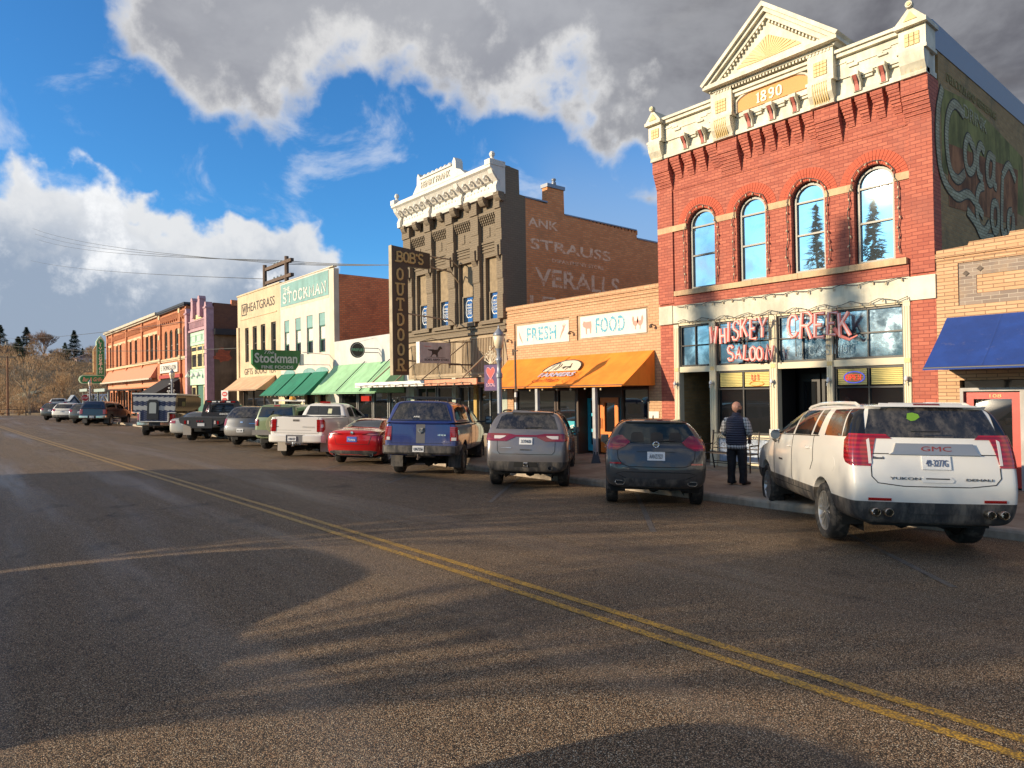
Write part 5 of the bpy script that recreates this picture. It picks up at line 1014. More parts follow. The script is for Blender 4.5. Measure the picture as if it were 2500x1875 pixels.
mb = MB(); mb.add([(-111.9, -900, -.16), (1500, -900, -.16), (1500, 900, -.16), (-111.9, 900, -.16)], [(0, 1, 2, 3)]); o = mb.build('ground', mat('gravel_ground', (.16, .13, .10), .95, fn=weathered((.15, .12, .09), .9, .4, .4))); o['kind'] = 'structure'
# ============================================================ trees
BARK = mat('bare_twig_bark', (.17, .11, .075), .9, fn=lambda s, p: s.put(p.inputs['Base Color'], s.mix(s.smooth(s.noise(posn(s), .25, 4, .6), .4, .6), (.48, .31, .16), (.33, .21, .115)))); BARK2 = mat('pale_bark', (.20, .15, .11), .9)
def branchy(seed, h, spread=.5, r0=None, depth=5, fork=3, twigs=True, up=.25):
    R = random.Random(seed); trunk, crown = MB(), MB(); r0 = r0 or h * .022
    def grow(p, d, L, r, lv):
        n = 3; P = [p]; q = p.copy(); dd = d.copy()
        for k in range(n): dd = (dd + Vector((R.uniform(-1, 1), R.uniform(-1, 1), R.uniform(-.4, .7))) * .16).normalized(); q = q + dd * (L / n); P.append(q)
        tgt = trunk if lv < 2 else crown; tgt.tube(P, [r * (1 - .3 * k / n) for k in range(n + 1)], 6 if lv < 1 else 4 if lv < 3 else 3, lv == 0)
        if lv >= depth: return
        c = fork + (lv == 0) + (R.random() < .5)
        for k in range(c):
            a = 2 * math.pi * (k + R.random()) / c; s_ = spread * R.uniform(.7, 1.3); perp = Vector((math.cos(a), math.sin(a), 0))
            nd = (dd + perp * s_ + Vector((0, 0, up * .5))).normalized(); grow(P[-1] if (k or lv == 0) else P[-2].lerp(P[-1], .5), nd, L * R.uniform(.6, .82), r * .58, lv + 1)
    grow(Vector((0, 0, -.2)), Vector((0, 0, 1)), h * .28, r0, 0); return trunk, crown
def bare_tree(name, label, cat, loc, seed, h, m=None, **k):
    t = thing(name, label, cat, loc); a, b = branchy(seed, h, **k); a.build('trunk', m or BARK, t, recalc=False); b.build('crown', m or BARK, t, recalc=False); return t
def brush(name, label, loc, seed, h, w, n=900):
    R = random.Random(seed); t = thing(name, label, 'bush', loc, 'bare brown bushes below the hill'); s_, c = MB(), MB()
    for k in range(9):
        a = R.uniform(0, 6.28); d = Vector((math.cos(a) * R.uniform(.1, w * .45), math.sin(a) * R.uniform(.1, w * .45), h * R.uniform(.5, .95))); s_.tube([(0, 0, -.2), d * .5 + Vector((R.uniform(-.2, .2), 0, 0)), d], [h * .02, h * .012, .015], 4)
    for k in range(n):
        a, u, z = R.uniform(0, 6.28), R.random() ** .5, R.random(); rr = w * .5 * u * math.sin(math.pi * (.18 + .72 * z)) * (1 + .3 * math.sin(a * 3 + seed)); p = Vector((rr * math.cos(a), rr * math.sin(a), h * (.08 + .9 * z)))
        d = Vector((math.cos(a) * .5, math.sin(a) * .5, 1.1)) + Vector((R.uniform(-.6, .6), R.uniform(-.6, .6), 0)); d = d.normalized() * h * R.uniform(.07, .16); c.tube([p, p + d], [.020 * h * .35, .006], 3, False)
    s_.build('stem', BARK, t, recalc=False); c.build('crown', BARK, t, recalc=False); return t
def conifer(name, label, loc, seed, h, w, col, n=3600, leaf=.42, dens=1., group=None):
    R = random.Random(seed); t = thing(name, label, 'conifer', loc, group); tr, c = MB(), MB(); tr.tube([(0, 0, -.3), (0, 0, h * .5), (0, 0, h * .97)], [h * .02, h * .012, .02], 6)
    for k in range(int(n * dens)):
        z = R.random() ** 1.25; a = R.uniform(0, 6.28); lay = .75 + .25 * math.sin(z * 46 + seed); rr = (w * .5) * (1 - z) ** .85 * lay * (.25 + .75 * R.random() ** .6) * (1 + .22 * math.sin(a * 3 + seed * 1.7)); base = Vector((0, 0, h * (.06 + .92 * z)))
        p = base + Vector((rr * math.cos(a), rr * math.sin(a), -rr * .22)); L = leaf * h * .1 * R.uniform(.6, 1.3); d = Vector((math.cos(a + R.uniform(-.7, .7)), math.sin(a + R.uniform(-.7, .7)), R.uniform(-.45, .15))) * L; s2 = Vector((-math.sin(a), math.cos(a), R.uniform(-.3, .3))) * L * .42
        c.add([p - d * .5, p + s2 * .6 - Vector((0, 0, L * .12)), p + d, p - s2 * .6 - Vector((0, 0, L * .12))], [(0, 1, 2), (0, 2, 3)])
    tr.build('trunk', BARK, t, recalc=False); c.build('crown', mat('needles_%d' % seed, col, .85, fn=lambda s, p: s.put(p.inputs['Base Color'], s.mix(s.smooth(s.noise(posn(s), .9, 4, .6), .4, .6), tuple(v * .7 for v in col), tuple(v * 1.35 for v in col)))), t, recalc=False); return t
# hill skyline
conifer('fir_tree', 'dark fir cut by the left edge of the picture on the skyline', (-228, 13.2, 12), 11, 10.5, 9, (.018, .035, .016)); conifer('fir_tree', 'dark round topped fir left of the big bare tree on the skyline', (-226, 18.8, 12), 12, 10, 8, (.018, .035, .016))
conifer('fir_tree', 'dark fir between the houses on the hill edge', (-222, 29.2, 11.8), 13, 9.5, 7.5, (.018, .04, .018)); conifer('fir_tree', 'yellow green fir low beside the dark fir on the hill edge', (-218, 26.6, 11.5), 14, 6, 5.6, (.07, .085, .02)); conifer('fir_tree', 'bushy mid green fir on the left slope', (-205, 15.4, 8.3), 15, 9.5, 8.5, (.05, .06, .02))
conifer('fir_tree', 'small shaded firs low on the left slope', (-190, 14.6, 5.2), 16, 4.6, 4.4, (.02, .035, .015)); conifer('fir_tree', 'tiny fir beyond the pointed neon sign', (-225, 31.6, 12.2), 18, 4.4, 3.2, (.03, .045, .02))
bare_tree('bare_tree', 'big pale bare tree with fan shaped crown on the skyline', 'tree', (-222, 22.2, 11.5), 21, 10.5, mat('pinkish_bark', (.30, .19, .13), .9), spread=.52, depth=5, fork=4)
for i, (x, y, h, lab) in enumerate(((-236, 31, 7, 'bare tree on the skyline behind the neon sign tip'), (-226, 34.5, 7, 'bare yellowish tree on the skyline right beside the brick corner'), (-235, 17, 6, 'bare tree on the skyline between two dark firs'), (-224, 24.6, 5, 'small bare tree beside the flat roofed hill house'))): bare_tree('bare_tree', lab, 'tree', (x, y, hterr(-x, y) - .2), 30 + i, h, mat('pinkish_bark'), spread=.55, depth=4, fork=4)
protos = [brush('bare_bush', None, (-150, 12, -.1), 41, 5.5, 7), brush('bare_bush', None, (-160, 20, .3), 42, 6.5, 8), brush('bare_bush', None, (-140, 16, -.1), 43, 4.5, 6)]
spots = [(-150, 12, 0, 1.), (-160, 19.5, 1, 1.), (-140, 15.5, 2, 1.), (-172, 14.5, 1, 1.1), (-178, 22, 0, 1.2), (-184, 27, 1, .9), (-165, 25.5, 2, 1.2), (-170, 9.5, 2, 1.2), (-146, 8.2, 1, .8), (-134, 10.5, 2, .8), (-128, 7.6, 2, .75), (-196, 20.5, 0, .9), (-194, 25.5, 2, .9), (-200, 30.5, 1, .7), (-188, 12, 2, 1.), (-205, 24, 2, .8), (-158, 15.4, 0, 1.1), (-186, 17.2, 1, .9), (-174, 28.5, 0, .9), (-131, 13.6, 0, .55), (-210, 19, 2, .8), (-190, 31.5, 2, .8), (-124, 9.3, 2, .6), (-214, 33, 2, .7)]
where = ['left of the green roofed house', 'behind the green roofed house', 'low in front of the dark roof', 'on the lower left slope', 'in the middle of the slope', 'on the slope under the flat hill house', 'right of the dark roof', 'at the left edge of the picture, lower slope', 'left edge beside the utility pole', 'right behind the wire fence', 'at the left end of the wire fence', 'up the slope under the big bare tree', 'up the slope right of the big bare tree', 'under the pink hill house', 'left slope beside the shaded firs', 'highest one under the flat hill house', 'between the pole and the dark roof', 'left slope under the bushy fir', 'low behind the stop sign', 'small one in front of the green roof', 'highest one on the left slope', 'right slope behind the neon sign', 'smallest one at the fence beside the dark parked cars', 'upper right slope behind the neon sign']
for i, ((x, y, k, s_), w) in enumerate(zip(spots, where)):
    lab = 'bare brown twiggy bush ' + w; loc = (x, y, hterr(-x, y))
    if i < 3: protos[k].location = loc; protos[k]['label'] = lab
    else: dup(protos[k], loc, lab, rz=i * 1.3, scale=(s_, s_, s_ * (1 + .2 * math.sin(i))))
bare_tree('bare_tree', 'crooked pale bare tree at the fence with white lower trunk', 'tree', (-126, 10.8, -.1), 51, 9, mat('white_bark', (.27, .215, .15), .8), spread=.6, depth=5); bare_tree('bare_tree', 'tall thin bare tree standing behind the stop sign', 'tree', (-133, 16.2, -.1), 52, 8, BARK, spread=.5, depth=5)
# hill houses
def house(name, label, loc, w, d, h, rh, wm, rm, rz=0., gable='y', chim=False, wins=2):
    t = thing(name, label, 'house', loc, None, rz); m = MB(); m.box(-w / 2, w / 2, -d / 2, d / 2, -1, h)
    pr = [(-w / 2 - .3, h), (w / 2 + .3, h), (0, h + rh)] if gable == 'y' else None
    if gable == 'y': m.prism([(-w / 2, h - .02), (w / 2, h - .02), (0, h + rh - .2)], 'y', -d / 2, d / 2)
    m.build('wall', wm, t); m = MB()
    if gable == 'y': m.prism([(-w / 2 - .35, h - .12), (0, h + rh), (w / 2 + .35, h - .12), (w / 2 + .35, h + .05), (0, h + rh + .2), (-w / 2 - .35, h + .05)], 'y', -d / 2 - .3, d / 2 + .3)
    else: m.prism([(-d / 2 - .35, h - .12), (0, h + rh), (d / 2 + .35, h - .12), (d / 2 + .35, h + .05), (0, h + rh + .2), (-d / 2 - .35, h + .05)], 'x', -w / 2 - .3, w / 2 + .3); m.prism([(-d / 2, h - .02), (d / 2, h - .02), (0, h + rh - .2)], 'x', -w / 2 + .01, w / 2 - .01)
    r = m.build('roof', rm, t)
    for k in range(wins):
        y = -d / 2 + d * (k + .5) / wins; m = MB(); m.box(w / 2, w / 2 + .06, y - .55, y + .55, h * .4, h * .8); f = m.build('window', WHITE, t); m = MB(); m.box(w / 2 + .061, w / 2 + .07, y - .45, y + .45, h * .44, h * .76); m.build('pane', DIMGLASS, f)
    if chim: m = MB(); m.box(-.4, .4, -.3, .3, h, h + rh + 1.2); m.build('chimney', wmat('cream_chimney', (.5, .42, .32), .8), r)
    return t
ROOFB = wmat('brown_shingle', (.14, .10, .08), .9, .3, 1.); GRR = wmat('green_grey_roof', (.27, .28, .20), .8, .2, .8)
house('hill_house', 'brown shingled house at the left edge of the hill top', (-222, 14.2, 12), 9, 9, 2.4, 1.8, wmat('dark_red_wall', (.12, .05, .04), .8), ROOFB, gable='x', chim=True)
house('hill_house', 'long low house with brown roof on the hill edge', (-221, 25, 12), 7, 4.6, 1.6, 1.0, wmat('brown_wall', (.17, .12, .09), .8), ROOFB, gable='x', wins=3); house('hill_house', 'pale pink house with dark red end on the hill edge', (-214, 30.6, 11.2), 6, 4.5, 1.7, 1., wmat('pale_pink_wall', (.55, .42, .40), .8), wmat('mauve_roof', (.28, .20, .20), .9), gable='x')
house('house', 'house with wide sloping grey green roof behind the parked cars', (-150, 13.2, -.3), 12, 7.5, 1.9, 1.9, wmat('brown_wall'), GRR, rz=.1, gable='x'); house('house', 'dark roofed house behind the grey green roof', (-165, 17, -.3), 8, 6, 2.8, 2.2, wmat('brown_wall'), mat('black_roof', (.03, .03, .03), .8), gable='x')
house('shed', 'small steep gabled orange shed beside the stop sign', (-128, 16.6, -.1), 3, 1.9, 1.0, 1.7, wmat('orange_wall', (.55, .26, .12), .8), wmat('blue_grey_roof', (.22, .26, .32), .7), gable='x', wins=1)
q = thing('arched_shelter', 'row of white arched ribs of a quonset shelter by the brick corner', 'shelter', (-118, 17.3, -.1)); QW = mat('white_arch', (.6, .62, .66), .6)
for k in range(6): m = MB(); m.tube([(0, .9 * math.cos(a) + k * .45, 2.9 * math.sin(a)) for a in [math.pi * i / 12 for i in range(13)]], .09, 5); m.build('rib', QW, q)
conifer('small_conifer', 'small olive green fir in front of the white arches', (-112, 17.0, -.1), 17, 2.9, 2.2, (.06, .06, .025), 900, .5)
# fence and poles at the street end
fc = thing('wire_fence', 'low rail and wire fence between the street end and the bushes', 'fence', (-113.5, 6, -.1)); m = MB(); m.box(-.03, .03, -6, 7, .95, 1.02); m.box(-.03, .03, -6, 7, .45, .5); m.build('rail', RUST, fc)
for k in range(8): m = MB(); m.box(-.06, .06, -6 + k * 1.85, -5.88 + k * 1.85, -.1, 1.1); m.build('post', RUST, fc)
up = thing('utility_pole', 'brown wooden utility pole rising from bushes at the far left', 'utility pole', (-124, 8.0, 0)); m = MB(); m.tube([(0, 0, -.2), (0, 0, 8.6)], [.16, .11], 8); m.build('pole', wmat('pole_wood', (.22, .10, .05), .85), up); m = MB(); m.box(-.06, .06, -1.0, 1.0, 8.4, 8.52); m.build('crossarm', mat('white_bark'), up)
WOOD = wmat('dark_pole_timber', (.13, .085, .06), .85, .3, 4.)
hp = thing('h_frame_pole', 'two leg timber power pole with two crossarms behind the cream buildings', 'power pole', (-57, 22, 0))
for x in (-2.3, 2.55): m = MB(); m.tube([(x, 0, 0), (x, 0, 13.65)], [.22, .17], 8); m.build('pole', WOOD, hp)
for x in (-2.3, 2.55): pass
for z in (13.2, 12.0): m = MB(); m.box(-1.9, 3.7, -.14, .14, z - .13, z + .13); m.build('crossarm', WOOD, hp)
for z in (13.33, 12.13):
    for k in range(3): m = MB(); m.lathe([(.05, 0), (.09, .06), (.09, .12), (.05, .2)], (-.2 + k * .75, 0, z), 6); m.build('insulator', mat('glass_insulator', (.4, .45, .45), .3), hp)
def wire(label, pts, r=.02): m = MB(); m.tube(pts, r, 4); o = m.build('power_line', WIRE); tag(o, label, 'power line', 'power lines')
def sag(a, b, d, n=10): a, b = Vector(a), Vector(b); return [a.lerp(b, i / n) - Vector((0, 0, d * 4 * (i / n) * (1 - i / n))) for i in range(n + 1)]
for k, lab in enumerate(('top', 'middle', 'lowest')): wire('%s of three parallel wires running to the top crossarm of the timber pole' % lab, sag((-250, 22.5 + .6 * k, 53.8 - 1.6 * k), (-57.2 + .75 * k, 22, 13.5), 1.2) , .035); wire('%s of three parallel wires leaving the top crossarm to the right' % lab, sag((-57.2 + .75 * k, 22, 13.5), (-30, 28 + k, 10.5), .4), .03)
wire('single wire ending at the lower crossarm of the timber pole', sag((-250, 22, 44.0), (-59, 22, 12.4), .8), .035)
wire('thin wire crossing the sky above the long brick building', sag((-220, 13, 18.2), (-62, 16.0, 8.6), .6), .03); wire('thick black cable crossing in front of the long brick building', sag((-113, 6.2, 9.6), (-48.9, 16.1, 5.6), .5), .028)
# ============================================================ street furniture
LMP = mat('grey_lamp_paint', (.24, .26, .30), .4, .3); LGL = mat('frosted_lamp_glass', (.72, .60, .42), .35)
sl_ = thing('street_lamp', 'grey fluted lamp post with acorn lantern, purple heart banner and snowflake', 'street lamp', (-15.42, 12.15, .0)); sl_.location = (-15.42, 12.55, .1); H = 4.0
m = MB(); m.smooth = True; m.lathe([(.22, 0), (.22, .12), (.15, .2), (.13, .75), (.10, .82), (.075, 1.6), (.075, 2.55), (.10, 2.58), (.10, 2.68), (.07, 2.72), (.065, 3.0), (.10, 3.06), (.10, 3.12), (.06, 3.18), (.075, 3.35), (.11, 3.42)], n=12); m.build('post', LMP, sl_, auto=35)
m = MB(); m.smooth = True; m.lathe([(.10, 3.42), (.155, 3.62), (.17, 3.78), (.15, 3.80)], n=12); m.build('lantern', LGL, sl_); m = MB(); m.smooth = True; m.lathe([(.18, 3.79), (.15, 3.86), (.07, 3.96), (.02, 4.02), (.03, 4.05), (.001, 4.12)], n=12); m.build('cap', LMP, sl_)
PURP = mat('purple_banner', (.085, .045, .12), .7); HEART = mat('heart_red', (.50, .08, .07), .7); bd = Vector((-.80, -.10, 0)).normalized(); bx = -bd; pz = 3.0
def B(u, z, l=0.): return Vector((-.10, 0, 0)) + Vector((-1, 0, 0)) * u + Vector((0, -l, 0)) + Vector((0, 0, z))
m = MB(); m.box(-.70, -.08, -.008, .008, 2.20, 2.96); bn = m.build('banner', PURP, sl_); m = MB(); m.tube([(-.72, 0, 2.97), (0, 0, 2.97)], .015, 5); m.tube([(-.72, 0, 2.19), (0, 0, 2.19)], .015, 5); m.build('banner_arm', BLACK, sl_)
m = MB(); hs = [(.0, -.16), (.17, .02), (.19, .10), (.14, .17), (.06, .16), (0, .10), (-.06, .16), (-.14, .17), (-.19, .10), (-.17, .02)]
m.prism([(-.39 + a, 2.70 + b) for a, b in hs], 'y', -.014, -.009); m.prism([(-.39 + a * .8, 2.50 - b * .6) for a, b in hs][::-1], 'y', -.0135, -.0085); m.build('heart_emblem', HEART, bn); m = MB(); m.tube([(-.39 + a * 1.08, -.014, 2.70 + b * 1.08) for a, b in hs + hs[:1]], .008, 4); m.build('heart_outline', mat('pink_line', (.7, .4, .45), .6), bn)
txt('lettering', 'LOCAL', (-.60, -.012, 2.32), EX, EZ, .42, .10, mat('pink_line'), bn)
m = MB()
for a in (-62, -38, -14, 14, 38, 62, 0): t = math.radians(a); L = .30 if a else .44; e = Vector((-.40 + L * math.sin(t), 0, 2.98 + L * math.cos(t))); m.tube([(-.40, 0, 2.98), e], .010, 4); m.tube([e + Vector((.035 * math.cos(w), 0, .06 * math.sin(w) + .04)) for w in [2 * math.pi * i / 8 for i in range(9)]], .008, 4)
m.build('snowflake_ornament', mat('rope_light', (.75, .66, .48), .5), sl_)
for (x, lab) in ((-51.5, 'distant grey lamp post with white flowers left of the orange cottage awning, behind the camper'), (-84.6, 'farthest grey lamp post beside the stop sign')):
    l2 = thing('street_lamp', lab, 'street lamp', (x, 12.55, .1)); m = MB(); m.smooth = True; m.lathe([(.22, 0), (.15, .2), (.10, .82), (.075, 1.6), (.075, 3.2), (.11, 3.42)], n=8); m.build('post', LMP, l2); m = MB(); m.lathe([(.12, 3.42), (.19, 3.7), (.17, 3.85)], n=8); m.build('lantern', LGL, l2); m = MB(); m.lathe([(.20, 3.84), (.08, 4.0), (.001, 4.15)], n=8); m.build('cap', LMP, l2)
    m = MB(); R = random.Random(5)
    for k in range(14): c = (-.35 + R.uniform(-.25, .25), R.uniform(-.2, .2), 2.75 + R.uniform(-.35, .35)); m.lathe([(.001, -.08), (.08, 0), (.001, .08)], c, 6)
    m.build('snowflake_ornament', WHITE, l2)
def sign_on_post(name, label, cat, loc, rz, faces): t = thing(name, label, cat, loc, None, rz); m = MB(); m.tube([(0, .02, 0), (0, .02, faces[0] + .3)], .03, 6); m.build('post', GALV, t); return t
st = sign_on_post('stop_sign', 'red octagonal stop sign beside the far lamp post', 'road sign', (-88.2, 12.6, .1), math.radians(72), (2.3,)); REDS = mat('sign_red', (.50, .02, .02), .5)
m = MB(); m.prism([(.40 * math.cos(math.pi / 8 + k * math.pi / 4), 2.2 + .40 * math.sin(math.pi / 8 + k * math.pi / 4)) for k in range(8)], 'y', -.02, -.01); m.build('sign_border', WHITE, st); m = MB(); m.prism([(.36 * math.cos(math.pi / 8 + k * math.pi / 4), 2.2 + .36 * math.sin(math.pi / 8 + k * math.pi / 4)) for k in range(8)], 'y', -.03, -.02); m.build('sign_face', REDS, st); txt('lettering', 'STOP', (-.28, -.035, 2.09), EX, EZ, .56, .22, INKW, st, bold=.02)
dn = sign_on_post('road_sign', 'white and red upright sign at the alley beside the beige awning', 'road sign', (-40.6, 13.0, .1), math.radians(35), (2.2,)); dn.location = (-42.9, 13.4, .1)
m = MB(); m.box(-.24, .24, -.02, -.01, 1.75, 2.5); m.build('sign_face', WHITE, dn); m = MB(); m.prism(arcp(0, 2.28, .19, .15, 0, 360, 14)[:-1], 'y', -.03, -.02); m.prism(arcp(0, 1.93, .19, .12, 0, 360, 14)[:-1], 'y', -.03, -.02); m.build('sign_symbol', REDS, dn); m = MB(); m.box(-.12, .12, -.035, -.03, 2.25, 2.31); m.build('white_bar', WHITE, dn)
# poles at the orange awning
p1 = thing('thin_post', 'thin grey street post with stickers in front of the orange awning', 'post', (-16.74, 14.3, .13)); m = MB(); m.tube([(0, 0, 0), (0, 0, 3.75)], [.04, .035], 8); m.build('post', RUST, p1); m = MB(); m.box(-.12, .12, -.02, .02, 3.42, 3.46); m.box(-.13, -.09, -.02, .02, 3.3, 3.5); m.build('bracket', RUST, p1)
m = MB(); m.lathe([(.044, 1.95), (.044, 2.1)], n=8); m.lathe([(.044, 1.55), (.044, 1.78)], n=8); m.build('sticker', WHITE, p1)
p2 = thing('awning_post', 'white and grey square post with flared base before the orange door', 'post', (-13.7, 14.75, .13)); m = MB(); m.box(-.055, .055, -.055, .055, 0, 2.25); m.build('post', wmat('grey_white_post', (.36, .36, .36), .6), p2); m = MB(); m.lathe([(.20, 0), (.18, .06), (.085, .30), (.085, .33)], n=4); m.build('base', DKGREY, p2)
p3 = dup(p2, (-16.2, 14.75, .13), 'white and grey square post holding the orange awning left of the turquoise side light')
# bench
IRON = mat('wrought_iron', (.035, .025, .022), .55, .4)
bn_ = thing('iron_bench', 'dark wrought iron bench with scrolls behind the standing man', 'bench', (-9.75, 15.55, .15)); W2 = .66
for s_ in (-1, 1): m = MB(); x = s_ * W2; m.tube([(x, -.22, 0), (x, -.20, .45), (x, -.22, .66), (x, .18, .66)], .02, 6); m.build('leg', IRON, bn_); m = MB(); m.tube([(x, .26, 0), (x, .16, .42), (x, .24, .98)], .022, 6); m.lathe([(.001, -.02), (.03, 0), (.001, .03)], (x, .24, .99), 6); m.build('leg', IRON, bn_)
m = MB(); m.box(-W2, W2, -.22, .18, .43, .455); m.tube([(-W2, -.2, .2), (W2, -.2, .2)], .012, 5); m.tube([(-W2, .2, .2), (W2, .2, .2)], .012, 5); m.build('seat', IRON, bn_)
m = MB(); m.tube([(-W2, .24, .93), (W2, .24, .93)], .014, 5); m.tube([(-W2, .19, .55), (W2, .19, .55)], .014, 5)
for k in range(6):
    cx = -.5 + k * .2
    for q in (1, -1): m.tube([(cx + q * .05 + .07 * (1 - t / 14) * math.cos(t * .6) * q, .215, .74 + .10 * q + .07 * (1 - t / 14) * math.sin(t * .6)) for t in range(13)], .008, 4)
m.build('backrest', IRON, bn_)
m = MB(); m.box(-.12, .12, -.01, .01, 0, .16); o = m.build('wall_notice', mat('teal_sticker', (.1, .4, .45), .6)); o.location = (-17.6, FY - .02, .3); bpy.data.objects.remove(o)
# ============================================================ man on the pavement
def skin(name, J, E, m, sub=2, parent=None, sm=True, root=0):
    """J: list of (x,y,z,rx,ry) joints, E: edges; body grown by a Skin modifier"""
    me = bpy.data.meshes.new(name); me.from_pydata([j[:3] for j in J], E, []); ob = bpy.data.objects.new(name, me); scene.collection.objects.link(ob)
    ob.modifiers.new('skin', 'SKIN')
    if not me.skin_vertices: return None
    for i, v in enumerate(me.skin_vertices[0].data): v.radius = (J[i][3], J[i][4] if len(J[i]) > 4 else J[i][3]); v.use_root = (i == root)
    s_ = ob.modifiers.new('sub', 'SUBSURF'); s_.levels = sub; s_.render_levels = sub
    dg = bpy.context.evaluated_depsgraph_get(); dg.update(); m2 = bpy.data.meshes.new_from_object(ob.evaluated_get(dg)); bpy.data.objects.remove(ob)
    m2.materials.clear(); m2.materials.append(m); m2.polygons.foreach_set('use_smooth', [True] * len(m2.polygons)); m2.name = name; return link(name, m2, parent)
SKIN = mat('skin', (.52, .25, .16), .5, Subsurface_Weight=.05)
J = [(0, 0, .94, .08, .07), (0, 0, 1.10, .10, .08), (0, -.01, 1.28, .11, .08), (0, -.01, 1.42, .07, .06), (0, .0, 1.52, .056), (0, .015, 1.58, .058),
     (-.17, 0, 1.42, .05), (-.26, -.02, 1.20, .042), (-.235, .14, 1.06, .034), (-.20, .24, 1.04, .026), (.17, 0, 1.42, .05), (.27, -.03, 1.19, .042), (.23, .15, 1.02, .034), (.20, .25, .98, .026),
     (-.10, 0, .82, .07), (-.11, .01, .50, .055), (-.11, -.02, .10, .035), (.10, 0, .82, .07), (.12, .01, .50, .055), (.13, -.02, .10, .035)]
E_ = [(0, 1), (1, 2), (2, 3), (3, 4), (4, 5), (3, 6), (6, 7), (7, 8), (8, 9), (3, 10), (10, 11), (11, 12), (12, 13), (0, 14), (14, 15), (15, 16), (0, 17), (17, 18), (18, 19)]
man = skin('person', J, E_, SKIN)
# head and hands joined into the one body mesh
bm = bmesh.new(); bm.from_mesh(man.data)
hd = bmesh.ops.create_uvsphere(bm, u_segments=28, v_segments=20, radius=1.)['verts']; TURN = Matrix.Rotation(math.radians(-50), 3, 'Z')
for v in hd:
    x, y, z = v.co; f = max(0, y); X, Y, Z = x * .078, y * .098, z * .118
    if z < 0: X *= 1 - .22 * z * z; Y *= 1 - .10 * z * z
    if y > 0 and z < -.2: Y += .012 * f
    if y > .5: Y += .030 * math.exp(-((x / .16) ** 2 + ((z + .12) / .20) ** 2)); Y -= .010 * (math.exp(-(((abs(x) - .38) / .18) ** 2 + ((z - .08) / .14) ** 2))); Y += .008 * math.exp(-((x / .35) ** 2 + ((z + .52) / .10) ** 2))
    if abs(x) > .8: X += (.022 if x > 0 else -.022) * math.exp(-(((y + .05) / .18) ** 2 + (z / .28) ** 2))
    v.co = TURN @ Vector((X, Y, Z)) + Vector((0, .025, 1.685))
def fingers(bm, wrist, d, side):
    d = Vector(d).normalized(); sd = d.cross(Vector((0, 0, 1))).normalized() * side; dn_ = sd.cross(d) * side
    mb = MB(); c = Vector(wrist) + d * .045; mb.tube([Vector(wrist) - d * .01, c, c + d * .045], [.024, .036, .034], 8, True, .5, dn_)
    for k in range(4):
        b = c + d * .045 + sd * (.026 - .0175 * k); L = (.036, .042, .039, .03)[k]; dr = Vector((0, 0, -1)); mb.tube([b, b + d * L * .9 + dr * .006, b + d * L * 1.25 + dr * .026, b + d * L * .95 + dr * .046], [.0095, .009, .008, .007], 6)
    b = c + sd * .034; mb.tube([b, b + sd * .022 + d * .02, b + sd * .018 + d * .05 - Vector((0, 0, .012))], [.012, .010, .008], 6)
    o = len(bm.verts); vs = [bm.verts.new(v) for v in mb.v]
    for f in mb.f:
        try: bm.faces.new([vs[i] for i in f]).smooth = True
        except ValueError: pass
fingers(bm, (-.195, .255, 1.035), (.35, .8, -.3), 1); fingers(bm, (.195, .265, .975), (-.3, .8, -.35), -1)
for f in bm.faces: f.smooth = True
bm.to_mesh(man.data); bm.free()
VEST = mat('navy_quilted_vest', (.030, .030, .052), .6, fn=lambda s, p: (lambda z: bump(s, p, s.m('ABSOLUTE', s.m('SINE', z * 62.)), .9, .02))(s.sep(s.node('ShaderNodeTexCoord').outputs['Object'])[2]))
def plaid(s, p):
    x, y, z = s.sep(s.node('ShaderNodeTexCoord').outputs['Object']); a = s.smooth(s.m('SINE', (x + y) * 95.), .2, .5); b = s.smooth(s.m('SINE', z * 95.), .2, .5); k = (a + b) * .5
    s.put(p.inputs['Base Color'], s.mix(k, (.50, .47, .43), (.03, .03, .04)))
PLAID = mat('plaid_shirt', (.3, .3, .3), .8, fn=plaid); TROU = mat('black_trousers', (.016, .015, .018), .8, fn=lambda s, p: bump(s, p, s.noise(s.vm('MULTIPLY', s.node('ShaderNodeTexCoord').outputs['Object'], (1, 1, 2.4)), 9., 4, .6), .8, .03)); SHOE = mat('black_shoes', (.02, .018, .018), .6)
def rings(mb, R, n=24, fold=.006, ph=0.):
    mb.smooth = True; o = len(mb.v)
    for j, (cx, cy, z, rx, ry) in enumerate(R):
        for k in range(n): t_ = 2 * math.pi * k / n; f_ = fold * (math.sin(3 * t_ + j * 1.7 + ph) + math.sin(5 * t_ - j * 2.3 + ph)); mb.v.append((cx + (rx + f_) * math.cos(t_), cy + (ry + f_) * math.sin(t_), z))
    for j in range(len(R) - 1):
        for k in range(n): mb.face([o + j * n + k, o + j * n + (k + 1) % n, o + (j + 1) * n + (k + 1) % n, o + (j + 1) * n + k])
    mb.face([o + k for k in range(n)]); mb.face([o + (len(R) - 1) * n + k for k in range(n)])
q = MB(); rings(q, [(0, -.01, .87, .212, .172), (0, -.01, .90, .222, .182), (0, -.01, 1.0, .222, .182), (0, -.01, 1.12, .216, .176), (0, -.012, 1.25, .222, .172), (0, -.015, 1.36, .226, .158), (0, -.015, 1.42, .212, .138), (0, -.01, 1.47, .155, .11), (0, 0, 1.50, .095, .09), (0, .005, 1.57, .078, .08)], fold=.003); q.build('vest', VEST, man)
q = MB(); rings(q, [(0, -.01, .79, .218, .182), (0, -.01, .83, .214, .178), (0, -.01, .90, .205, .168)], fold=.006); q.build('shirt_hem', PLAID, man)
